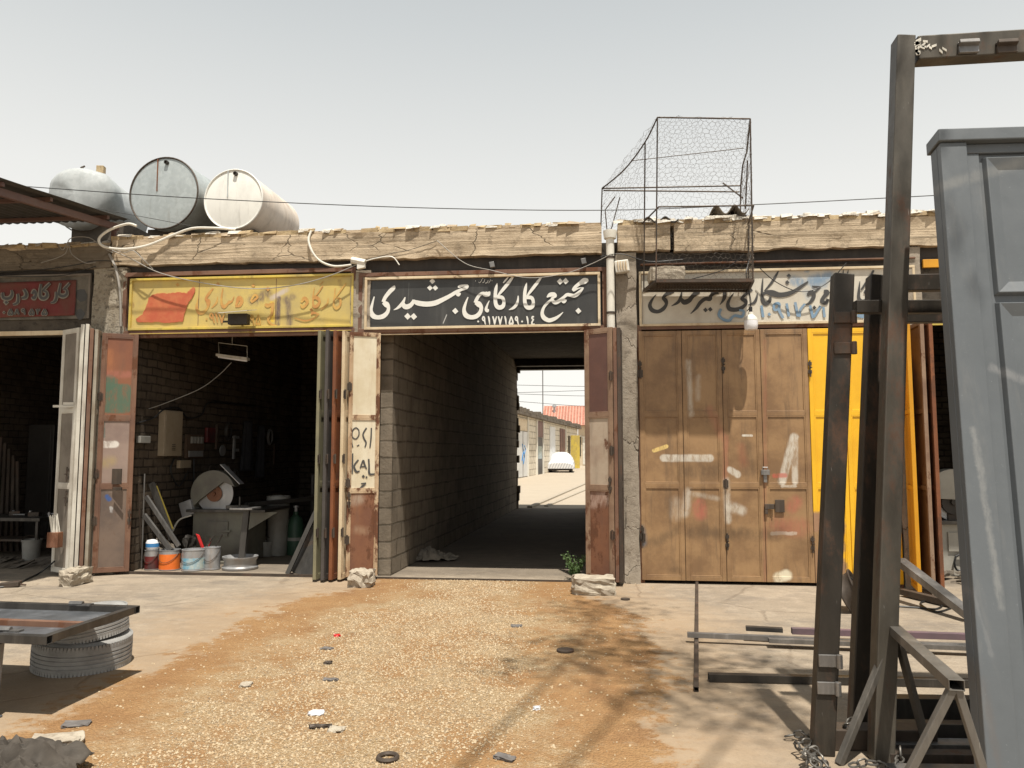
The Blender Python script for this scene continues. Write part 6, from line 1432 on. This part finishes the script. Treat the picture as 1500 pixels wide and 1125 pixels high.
c = G(625, 820); cloth_heap('sack', 'grey crumpled sack lying on the passage floor by the wall', c, .45, .28, .15, M['sack'], 3.)
c = G(60, 1118); cloth_heap('tarpaulin', 'dark greasy crumpled tarpaulin on the dirt at the near corner of the yard', (c.x - .20, c.y - .24, 0), .56, .36, .20, M['tarp'], 12., 64)
a = G(75, 1096); rock('flat_stone', (a.x - .12, a.y - .05, 0), (a.x + .14, a.y + .10, .05), M['conc_block'], 23, .015, 'flat grey stone beside the dark tarpaulin', 'stone', 5, rz=.4)
rr = random.Random(55)
M['scrap'] = plain('dark_scrap', (.15, .135, .125), .7, .1, var=.5); M['paper'] = plain('white_litter', (.62, .62, .64), .7)
for (u, v, sx_, sy_, mt, lb, ct) in ((112, 1062, .12, .05, 'scrap', 'dark torn strip of rubber on the dirt near the tyres', 'scrap'), (463, 1046, .075, .035, 'paper', 'crumpled white paper scrap on the gravel', 'litter'), (361, 1004, .06, .05, 'conc_block', 'grey flat stone chip on the pale gravel', 'stone'),
      (479, 951, .07, .03, 'scrap', 'dark bent scrap near the centre of the gravel', 'scrap'), (494, 932, .04, .03, 'red_plastic', 'small faded red wrapper on the gravel', 'litter'), (484, 997, .08, .025, 'scrap', 'thin dark scrap below the red wrapper', 'scrap'),
      (481, 972, .04, .03, 'mill2', 'rusty lump of scrap between two dark strips', 'scrap'), (493, 1070, .07, .04, 'conc_block', 'pale flat chip near the white paper', 'stone'), (786, 1039, .03, .02, 'paper', 'tiny white scrap at the edge of the grey dirt patch', 'litter'),
      (739, 1112, .09, .03, 'scrap', 'dark twig-like scrap at the lower edge of the gravel', 'scrap'), (757, 918, .08, .03, 'scrap', 'dark flat piece in the tree shade on the gravel', 'scrap'), (470, 1066, .10, .02, 'mill2', 'rusty strip lying by the white paper', 'scrap')):
    c = G(u, v); rock('litter' if ct == 'litter' else ('stone_chip' if ct == 'stone' else 'scrap_piece'), (c.x - sx_ * .62, c.y - sy_ * .9, 0), (c.x + sx_ * .62, c.y + sy_ * .9, .014), M[mt], rr.uniform(1, 50), .014, lb, ct, 4, rz=rr.uniform(-.5, .5))
for (u, v, r_, lb) in ((568, 1109, .05, 'rusty iron ring half sunk in the near gravel'), (828, 952, .07, 'flat dark disc lying in the tree shade'), (916, 877, .05, 'small dark disc on the dirt by the kerb block')):
    c = G(u, v, .012); mb = MB()
    if r_ < .06 and u < 600: mb.tube([c + Vector((r_ * math.cos(a), r_ * math.sin(a), 0)) for a in [k * .393 for k in range(16)]], .012, 6, closed=True)
    else: mb.lathe([(r_ * .4, .002), (r_, .004), (r_, -.008), (.01, -.008)], c, 20)
    o = mb.build('iron_disc', M['mill2'], None, smooth=True); tag(o, lb, 'disc')

# ------------------------------------------------------------------ tyres with the steel panel on them
def tyre_mat():
    g = N('dusty_tyre'); c = g.mix(g.rng(g.noise(5, 8, .7), .35, .7), (.33, .325, .31), (.22, .215, .205)); return g.out(c, .85, 0, g.bump(g.noise(60, 5), .2, .004))
M['tyre'] = tyre_mat()
def tyre(label, c, r, w_, ax, grp):
    t = thing('tyre', label, 'tyre', c, grp); ax = Vector(ax).normalized()
    pr_ = [(r * .60, -w_ * .36), (r * .62, -w_ * .44), (r * .80, -w_ * .52), (r * .93, -w_ * .48), (r * .985, -w_ * .40)]
    for z in (-.20, -.07, .07, .20): pr_ += [(r, (z - .045) * w_), (r * .972, (z - .03) * w_), (r * .972, (z + .0) * w_), (r, (z + .012) * w_)]
    pr_ += [(r * .985, w_ * .40), (r * .93, w_ * .48), (r * .80, w_ * .52), (r * .62, w_ * .44), (r * .60, w_ * .36)]
    mb = MB(); mb.lathe(pr_, c, 72, ax, caps=False); o = mb.build('carcass', M['tyre'], t, smooth=True)
    x = ax.orthogonal().normalized(); y = ax.cross(x)
    for sgn in (-1, 1):
        mb = MB()
        for k in range(84):
            a = 2 * math.pi * k / 84; d = x * math.cos(a) + y * math.sin(a); e = ax.cross(d)
            mb.obox(Vector(c) + d * r * .972 + ax * sgn * w_ * .40, d * r * .022, e * r * .026, ax * w_ * .075)
        mb.build('shoulder_tread', M['tyre'], t)
    mb = MB(); mb.lathe([(r * .60, -w_ * .3), (r * .58, 0), (r * .60, w_ * .3)], c, 40, ax, caps=False); mb.build('inner_liner', M['cable_black'], t, smooth=True)
c = G(122, 995); c.y += .33; c.x = P(121, 960, c.y).x
tyre('dusty car tyre lying flat at the bottom of the pair under the steel panel', Vector((c.x, c.y, .115)), .335, .22, (.05, -.03, 1), 'tyres under the steel panel')
tyre('dusty car tyre on top of the other one, tilted under the steel panel', Vector((c.x - .01, c.y + .03, .305)), .295, .185, (-.09, -.07, 1), 'tyres under the steel panel')
zt = .475
pn = thing('unfinished_gate', 'unpainted steel gate panel lying across the stacked tyres', 'panel', (c.x - .9, c.y, zt))
FR, NR_ = G(196, 893, zt), G(66, 937, zt); FL = Vector((FR.x - 2.6, FR.y + .10, zt)); NL = Vector((NR_.x - 2.6, NR_.y + .10, zt))
M['blue_steel'] = mill_steel('bluish_sheet_steel', (.19, .20, .215), .06, .38, .5)
mb = MB()
mb.pipe4(NR_ + Vector((.03, 0, 0)), NL, .05, .05, .003); mb.pipe4(FR + Vector((.03, 0, 0)), FL, .05, .05, .003); mb.pipe4(NR_ + (FR - NR_).normalized() * .03, FR - (FR - NR_).normalized() * .03, .05, .049, .003); mb.build('frame', M['mill'], pn, bevel=.002)
m_r, m_l = NR_.lerp(FR, .45), NL.lerp(FL, .45)
mb = MB(); mb.pipe4(m_r + Vector((-.03, 0, -.004)), m_l, .05, .04, .003); mb.build('cross_tube', M['rust_frame'], pn)
mb = MB(); e_ = Vector((0, 0, -.018)); mb.prism([NR_ + e_, FR + e_, FL + e_, NL + e_], [p + e_ - Vector((0, 0, .003)) for p in (NR_, FR, FL, NL)]); mb.build('sheet', M['blue_steel'], pn)
for (u, v) in ((5, 922), (112, 884)):
    mb = MB(); p = G(u, v, zt + .035); mb.tube([p - Vector((.05, 0, 0)), p + Vector((.05, 0, 0))], .018, 8); mb.obox(p + Vector((.06, .01, -.008)), (.05, 0, 0), (0, .025, 0), (0, 0, .006)); mb.build('hinge', M['grey_steel'], pn)
p = G(-7, 1055); mb = MB(); mb.bar(Vector((p.x - .06, p.y, .0)), Vector((p.x - .055, p.y + .02, .44)), .085, .08); mb.box((p.x - .13, p.y - .04, -.0), (p.x + .0, p.y + .06, .012)); o = mb.build('steel_upright', M['blue_steel'], None, bevel=.004); tag(o, 'grey square steel leg standing at the near edge of the panel', 'upright')

# ------------------------------------------------------------------ bars on the right-hand slab
def gbar(label, a, b, w_, h_, mt, z=0., hollow=True, grp='steel tubes lying on the slab'):
    a, b = G(*a), G(*b); a.z = b.z = z + h_ / 2 + .004; mb = MB()
    mb.pipe4(a, b, w_, h_, .003) if hollow else mb.bar(a, b, w_, h_)
    o = mb.build('steel_tube', M[mt], None, bevel=.002); tag(o, label, 'steel tube', grp)
M['violet'] = paint('dull_violet_primer', (.16, .10, .12), (.11, .08, .09), rust=.3)
gbar('thin round-looking tube lying straight out from the brown doors', (1021, 856), (1020, 1014), .032, .03, 'mill2')
gbar('long bright square tube lying across the slab, nearer one of the pair', (1007, 941), (1560, 965), .045, .04, 'grey_steel', .04)
gbar('dark red-brown tube lying along the far side of the long bright one', (1160, 936), (1560, 950), .06, .05, 'violet', .04)
gbar('short dark tube lying on the long bright tube', (1093, 939), (1147, 942), .06, .035, 'mill', .085)
gbar('second square tube lying close in front of the long bright one', (1126, 949), (1430, 961), .06, .035, 'grey_steel', .04)
gbar('dark square tube lying nearest across the slab', (1038, 998), (1560, 1010), .06, .05, 'mill')
# pile of profiles beneath the trestle
for k, (v, w_, h_, mt, z, lb) in enumerate(((1062, .09, .16, 'mill', 0, 'deep black steel profile at the back of the pile under the trestle'), (1085, .08, .10, 'mill', 0., 'black square tube second from the back under the trestle'), (1100, .10, .05, 'grey_steel', 0., 'grey flat profile in the middle of the pile under the trestle'), (1116, .08, .05, 'mill2', 0., 'rusty profile nearest in the pile under the trestle'), (1135, .07, .04, 'grey_steel', 0., 'thin bright profile at the front of the pile under the trestle'))):
    a, b = G(1300, v), G(1500, v + 3); b = a + (b - a).normalized() * 2.4; a.z = b.z = z + h_ / 2 + .004; mb = MB(); mb.pipe4(a, b, w_, h_, .004); o = mb.build('steel_profile', M[mt], None, bevel=.002); tag(o, lb, 'steel profile', 'steel profiles piled under the trestle')

# ------------------------------------------------------------------ steel frames standing at the right
def hinge_at(t, p, ux, sz=.06, rust=False):
    mb = MB(); mb.obox(p, Vector(ux) * sz, (0, .007, 0), (0, 0, sz * .62)); mb.tube([p + Vector(ux) * sz + Vector((0, -.012, -sz * .7)), p + Vector(ux) * sz + Vector((0, -.012, sz * .7))], .016, 10)
    mb.build('hinge', M['mill2' if rust else 'grey_steel'], t, bevel=.003)
a = G(1290, 1114); tA = P(1323, 58, a.y + .30)
t = thing('gate_frame', 'tallest black steel gate frame with a top beam, standing by the grey gate', 'gate frame', a)
up_ = (tA - a).normalized(); xx_ = Vector((1, .0, 0)); yy_ = xx_.cross(up_).normalized() * -1
def post(t, a, b, w_, d_, mt, name='post'):
    u = (b - a).normalized(); y = Vector((0, 1, 0)); y = (y - u * y.dot(u)).normalized(); x = y.cross(u)
    mb = MB(); mb.obox((a + b) / 2, x * w_ / 2, y * d_ / 2, (b - a) / 2); o = mb.build(name, M[mt], t, bevel=.007); return o
M['post_steel'] = mill_steel('post_mill_scale', (.10, .088, .07), .5, .5, .3)
M['post_dark'] = mill_steel('post_dark_scale', (.045, .037, .028), .5, .5, .3)
post(t, a, tA, .105, .11, 'post_steel')
bb0 = P(1340, 76, tA.y); bb1 = Vector((3.9, tA.y, bb0.z + .02))
post_b = MB(); post_b.bar(bb0, bb1, .11, .145); post_b.build('top_beam', M['post_steel'], t, bevel=.007)
post(t, Vector((3.85, a.y, 0)), Vector((3.90, tA.y, tA.z)), .105, .11, 'post_steel')
for (u, r_) in ((1418, False), (1474, True)):
    p = P(u, 70, tA.y - .065); mb = MB(); mb.obox(p, (.055, 0, 0), (0, .012, .0), (0, .006, .035)); mb.obox(p + Vector((0, -.012, .02)), (.055, 0, .0), (0, .02, -.01), (0, .003, .012)); mb.build('hinge_plate', M['mill2' if r_ else 'grey_steel'], t, bevel=.004)
mb = MB()
for k in range(26):
    p = P(1342 + rr.uniform(-1, 4) + (k % 3 == 0) * rr.uniform(0, 40), 62 + rr.uniform(-4, 18), tA.y - .057); mb.obox(p, (rr.uniform(.006, .016), 0, rr.uniform(-.01, .01)), (0, .003, 0), (0, 0, rr.uniform(.004, .01)))
mb.build('weld_spatter', M['white_pipe'], t)
a2 = G(1204, 1104); tB = P(1234, 403, a2.y + .20)
t2 = thing('gate_frame', 'shorter black steel gate frame with weld-on hinges and a crossbar, left of the tallest frame', 'gate frame', a2)
post(t2, a2, tB, .112, .09, 'post_dark')
for (u, v) in ((1236, 465), (1236, 510), (1214, 968), (1212, 1008)):
    f = (v - 403) / (1104 - 403); p = P(u, v, tB.y + (a2.y - tB.y) * f - .055); hinge_at(t2, p, (1, 0, 0), .052, v < 600)
cA = P(1252, 450, tB.y + .02); mb = MB(); mb.bar(cA, Vector((3.2, cA.y + .05, cA.z - .02)), .06, .075); mb.build('crossbar', M['post_dark'], t2, bevel=.004)
post(t2, Vector((3.2, a2.y, 0)), Vector((3.25, tB.y, tB.z)), .1, .09, 'post_dark')
mb = MB(); b0 = a2 + Vector((.0, .10, .055)); mb.bar(b0, b0 + Vector((.62, .05, 0)), .13, .11); mb.build('base_beam', M['mill2'], t2, bevel=.006)
a3 = G(1255, 1076); tC = P(1282, 405, a3.y + .20)
t3 = thing('gate_frame', 'black steel gate frame standing furthest back, half hidden behind the tallest post', 'gate frame', a3)
post(t3, a3, tC, .085, .10, 'post_dark')
for (v, h_) in ((416, .10), (467, .06)):
    c0 = P(1282, v, tC.y + .02); mb = MB(); mb.bar(c0, Vector((3.6, c0.y + .03, c0.z)), .07, h_); mb.build('crossbar', M['post_dark'], t3, bevel=.004)
post(t3, Vector((3.6, a3.y, 0)), Vector((3.62, tC.y, tC.z)), .085, .10, 'post_dark')

# big grey painted gate leaning back at the right edge
M['grey_gate'] = paint('grey_gate_primer', (.108, .119, .128), (.092, .102, .110), rust=0, rough=.42, streak=.3, speck=.4, bump=.12, ns=1.8, streakc=(.19, .185, .175), marks=[(Vector((.05, 0, 2.2)), Vector((.06, 0, 1.5)), .012, (.17, .18, .185), .4, .9), (Vector((.02, 0, 1.2)), Vector((.10, 0, .7)), .008, (.19, .195, .2), .4, .9), (Vector((.12, 0, 3.0)), Vector((.125, 0, 2.5)), .015, (.12, .06, .03), .6, .9), (Vector((-.05, 0, 2.9)), Vector((.6, 0, 3.1)), .03, (.2, .2, .19), .5, .9), (Vector((.16, 0, 1.7)), Vector((.17, 0, .9)), .015, (.26, .26, .25), .5, .9), (Vector((.30, 0, 2.0)), Vector((.55, 0, 1.9)), .02, (.24, .24, .24), .5, .9), (Vector((.05, 0, .6)), Vector((.07, 0, .2)), .02, (.12, .10, .09), .4, .95)])
B0 = G(1451, 1223); T0 = P(1374, 193, B0.y + .62); gt = thing('grey_gate', 'large grey painted sheet steel gate with raised panels leaning at the right edge', 'gate', B0)
V = (T0 - B0); HV = V.length; V.normalize(); U = Vector((1, .03, 0)).normalized(); Nn = U.cross(V).normalized()
if Nn.y > 0: Nn = -Nn
def gp(u, v, n): return B0 + U * u + V * v + Nn * n
def gbox(mb, u0, u1, v0, v1, n0, n1): mb.obox(gp((u0 + u1) / 2, (v0 + v1) / 2, (n0 + n1) / 2), U * (u1 - u0) / 2, V * (v1 - v0) / 2, Nn * (n1 - n0) / 2)
mb = MB(); gbox(mb, .0, 1.5, .0, HV - .075, -.10, -.03); mb.build('sheet', M['grey_gate'], gt, bevel=.004)
mb = MB(); gbox(mb, -.012, 1.5, HV - .072, HV + .0, -.12, .03); mb.build('top_rail', M['grey_gate'], gt, bevel=.006)
mb = MB(); gbox(mb, .0, .135, .0, HV - .074, -.0295, .012); gbox(mb, .1355, .205, 0.0, HV - .13, -.0295, -.012); gbox(mb, .1355, 1.5, HV - .129, HV - .074, -.0295, -.010); mb.build('stile', M['grey_gate'], gt, bevel=.005)
def raised(v0, v1, u0=.225, u1=1.15):
    mb = MB(); e = .075
    mb.add([gp(u0, v0, -.029), gp(u1, v0, -.029), gp(u1, v1, -.029), gp(u0, v1, -.029), gp(u0 + .01, v0 + .01, .0), gp(u1 - .01, v0 + .01, .0), gp(u1 - .01, v1 - .01, .0), gp(u0 + .01, v1 - .01, .0),
            gp(u0 + e, v0 + e, -.024), gp(u1 - e, v0 + e, -.024), gp(u1 - e, v1 - e, -.024), gp(u0 + e, v1 - e, -.024)],
           [(0, 1, 5, 4), (1, 2, 6, 5), (2, 3, 7, 6), (3, 0, 4, 7), (4, 5, 9, 8), (5, 6, 10, 9), (6, 7, 11, 10), (7, 4, 8, 11), (8, 9, 10, 11)])
    mb.build('raised_panel', M['grey_gate'], gt, bevel=.004)
raised(HV - .93, HV - .15); raised(.30, HV - .965)
mb = MB(); mb.bar(gp(1.45, HV * .8, -.12), Vector((gp(1.45, 0, 0).x, B0.y + 1.6, 0.02)), .05, .05); mb.build('prop', M['mill'], gt)

# trestle
zT = .66; Fp, Np = G(1310, 922, zT), G(1398, 1001, zT); Np = Fp + (Np - Fp) * 1.0
tt = thing('trestle', 'welded angle iron trestle with splayed legs in front of the steel posts', 'trestle', Vector((Fp.x, (Fp.y + Np.y) / 2, 0)))
M['tres'] = mill_steel('trestle_steel', (.17, .155, .135), .25, .5, .4)
mb = MB(); e_ = (Np - Fp).normalized() * .03; mb.pipe4(Fp - e_, Np + e_, .06, .045, .004); mb.build('top_rail', M['tres'], tt, bevel=.003)
lf, rf_ = G(1229, 1120), G(1362, 1108)
for ap in (Fp, Np):
    for ft in (lf, rf_):
        off = Vector((ft.x - Fp.x, ft.y - Fp.y, 0)); mb = MB(); b_ = Vector((ap.x + off.x, ap.y + off.y * (1 if ap is Fp else -.3), .002)); mb.bar(ap + Vector((.01 if off.x > 0 else -.01, 0, -.02)), b_, .042, .03); mb.build('leg', M['tres'], tt, bevel=.003)
# chain heap
M['chain'] = mill_steel('chain_steel', (.15, .14, .125), .3, .5, .6)
def link(mb, c, d, n_, L=.034, Wd=.018, r=.0055):
    d = Vector(d).normalized(); n_ = Vector(n_); n_ = (n_ - d * n_.dot(d)).normalized()
    pts = []
    for k in range(12):
        a = 2 * math.pi * k / 12; pts.append(Vector(c) + d * (L - Wd) * (1 if math.cos(a) > 0 else -1) * .6 + d * Wd * math.cos(a) + n_ * Wd * math.sin(a))
    mb.tube(pts, r, 6, closed=True)
rc = random.Random(42); mb = MB(); c = G(1168, 1098)
path = [G(1150, 1082, .01), G(1175, 1078, .03), G(1190, 1090, .04), G(1165, 1092, .05), G(1180, 1104, .04), G(1200, 1100, .06), G(1176, 1112, .03), G(1196, 1118, .05), G(1182, 1126, .02), G(1212, 1122, .04), G(1190, 1138, .02), G(1220, 1140, .03), G(1196, 1108, .075), G(1172, 1100, .07), G(1188, 1116, .08), G(1206, 1130, .06)]
pth = [Vector(p) for p in spline(path, 12)]
acc = 0; last = pth[0]; k = 0
for i in range(1, len(pth)):
    if (pth[i] - last).length > .046:
        d = pth[i] - last; n_ = Vector((0, 0, 1)) if k % 2 else Vector((rc.uniform(-1, 1), rc.uniform(-1, 1), .4)); link(mb, (pth[i] + last) / 2 + Vector((0, 0, .012)), d, n_); last = pth[i]; k += 1
o = mb.build('chain', M['chain'], None, smooth=True); tag(o, 'heap of bright steel chain at the foot of the shorter gate frame', 'chain')
mb = MB(); last = None; k = 0
for p in [Vector(q) for q in spline([G(1232, 1068, .03), G(1238, 1060, .1), G(1243, 1052, .15), G(1246, 1045, .16)], 12)]:
    if last is None or (p - last).length > .046:
        if last is not None: link(mb, (p + last) / 2 + Vector((-.02, -.07, 0)), p - last, (1, 0, 0) if k % 2 else (0, 1, 0)); k += 1
        last = p
o = mb.build('chain', M['chain'], None, smooth=True); tag(o, 'short chain end hanging between the two left posts', 'chain')
mb = MB(); last = None; k = 0
for p in [Vector(q) for q in spline([G(1240, 1118, .02), G(1270, 1112, .03), G(1300, 1122, .02), G(1314, 1100, .05), G(1308, 1085, .10)], 14)]:
    if last is None or (p - last).length > .046:
        if last is not None: link(mb, (p + last) / 2 + Vector((0, -.06, .01)), p - last, (0, 0, 1) if k % 2 else (1, 1, .2)); k += 1
        last = p
o = mb.build('chain', M['chain'], None, smooth=True); tag(o, 'rusty chain wrapped round the foot of the tallest post', 'chain')

# ------------------------------------------------------------------ tree overhanging the yard from behind the viewer's right
M['bark'] = plain('grey_bark', (.16, .12, .09), .9, var=.6, ns=9); M['tree_leaf'] = plain('tree_leaf', (.06, .10, .03), .7, var=.5, ns=14)
tb = Vector((-1.6, -14.2, 0)); te = thing('tree', 'tall leafy tree behind the viewer whose shade falls on the gravel', 'tree', tb)
rt = random.Random(19); tm = MB(); lm = MB()
fork = tb + Vector((.5, .9, 5.2)); tm.tube(spline([tb, tb + Vector((-.1, .1, 2.5)), fork], 5), [.24 - .008 * k for k in range(11)], 10)
def shade_pt(px, py, h):                      # crown point whose shade lands on that patch of ground
    g_ = G(px, py); return g_ - SUN * (h / -SUN.z)
spots = [(865, 900), (835, 940), (905, 935), (935, 970), (880, 985), (800, 985), (985, 960), (1015, 1005), (1065, 1035), (1100, 985), (1130, 1030), (1170, 985), (960, 1035), (890, 890), (930, 905), (1010, 1050), (1040, 970), (860, 960), (1150, 1050)]
ends = []
for (u, v) in spots:
    g0 = G(u, v); ends.append(shade_pt(u, v, max(7.4, (1.6 + .66 * (g0.y + CD)) / 1.22 + .9) + rt.uniform(0, .5)))
limbs = [[p for p in ends if lo <= p.x < hi] for lo, hi in ((-9, 1.15), (1.15, 1.75), (1.75, 99))]
for L_ in limbs:
    cen = sum(L_, Vector()) / len(L_) + Vector((0, -.35, .25)); pts = spline([fork, fork.lerp(cen, .5) + Vector((0, 0, .6)), cen], 6)
    tm.tube(pts, [.02 * (1 - k / len(pts)) + .012 for k in range(len(pts))], 6)
    for p in L_: tm.tube(spline([cen, cen.lerp(p, .5) + Vector((0, 0, .12)), p], 4), .008, 5)
for i, p in enumerate(ends):
    for q in range(4):
        e = p + Vector((rt.uniform(-.3, .3), rt.uniform(-.3, .3), rt.uniform(-.1, .5))); tm.tube([p, e], .005, 4)
        for _ in range(17):
            c = e + Vector((rt.gauss(0, .22), rt.gauss(0, .22), abs(rt.gauss(0, .25)))); d = Vector((rt.uniform(-1, 1), rt.uniform(-1, 1), rt.uniform(-.5, .5))).normalized() * rt.uniform(.06, .10); n_ = d.orthogonal().normalized() * .035
            lm.add([c, c + d * .5 + n_, c + d, c + d * .5 - n_], [(0, 1, 2, 3)])
tm.build('trunk', M['bark'], te, smooth=True); lm.build('crown', M['tree_leaf'], te)

# ------------------------------------------------------------------ loose grit on the dirt strip
def grit(n, sel, smin, smax, mats, name, label, seed):
    g = np.random.default_rng(seed)
    xs_ = g.uniform(-3.6, 1.1, n * 3); ys_ = -9.2 + 9.15 * g.random(n * 3) ** 1.0
    keep = np.array([sel(x, y) > r for x, y, r in zip(xs_, ys_, g.random(n * 3))]); xs_, ys_ = xs_[keep][:n], ys_[keep][:n]; m = len(xs_)
    base = np.array([(1, 0, 0), (.3, .95, .1), (-.9, .5, 0), (-.7, -.75, .1), (.4, -.9, 0), (.15, .1, .75), (-.3, -.1, .6)], float)
    fc = [(0, 1, 5), (1, 6, 5), (1, 2, 6), (2, 3, 6), (3, 4, 6), (4, 5, 6), (4, 0, 5)]
    s_ = smin + (smax - smin) * g.random(m) ** 2.6
    th = g.uniform(0, 6.283, m); ct, st = np.cos(th), np.sin(th)
    sq = g.uniform(.6, 1., m)
    v = base[None] + g.normal(0, .16, (m, 7, 3)); v[:, :5, 2] = np.minimum(v[:, :5, 2], .15) - .1
    v = v * s_[:, None, None]; v[:, :, 1] *= sq[:, None]
    x = v[:, :, 0] * ct[:, None] - v[:, :, 1] * st[:, None] + xs_[:, None]; y = v[:, :, 0] * st[:, None] + v[:, :, 1] * ct[:, None] + ys_[:, None]
    co = np.stack([x, y, v[:, :, 2] + .002], 2).reshape(-1, 3)
    f = (np.array(fc)[None] + (np.arange(m) * 7)[:, None, None]).reshape(-1, 3)
    me = bpy.data.meshes.new(name); me.vertices.add(len(co)); me.vertices.foreach_set('co', co.ravel().astype(np.float32))
    me.loops.add(f.size); me.loops.foreach_set('vertex_index', f.ravel().astype(np.int32)); me.polygons.add(len(f)); me.polygons.foreach_set('loop_start', np.arange(0, f.size, 3, dtype=np.int32))
    for mm in mats: me.materials.append(mm)
    me.polygons.foreach_set('material_index', np.repeat(g.integers(0, len(mats), m), 7).astype(np.int32))
    me.update(calc_edges=True); o = bpy.data.objects.new(name, me); COL.objects.link(o)
    o['kind'] = 'stuff'; o['label'] = label; o['category'] = 'gravel'
GM_ = [plain('grit_cream', (.44, .33, .205), .9, var=.3, ns=30), plain('grit_tan', (.37, .26, .145), .9, var=.3, ns=30), plain('grit_pale', (.46, .365, .24), .9, var=.3, ns=30), plain('grit_grey', (.25, .185, .115), .9, var=.3, ns=30)]
def sel_core(x, y):
    d = abs(x + 1.45) - (1.35 if y < -2 else 1.0); n_ = mn.noise(Vector((x * 1.3, y * 1.3, 2))) * .5 + mn.noise(Vector((x * 4, y * 4, 7))) * .25
    return max(0., min(1., -(d + .25 + n_) / .45))
def sel_edge(x, y):
    d = abs(x + 1.45) - (1.9 if y < -2 else 1.4); n_ = mn.noise(Vector((x * 1.7, y * 1.7, 5))) * .5
    return max(.015, min(.6, -(d + n_) / .8))
grit(70000, sel_core, .0025, .0105, GM_, 'gravel', 'pale crushed gravel along the middle of the dirt strip', 1)
grit(7000, sel_edge, .003, .012, GM_[:3], 'loose_grit', 'scattered stones on the orange dirt and slab edge', 2)
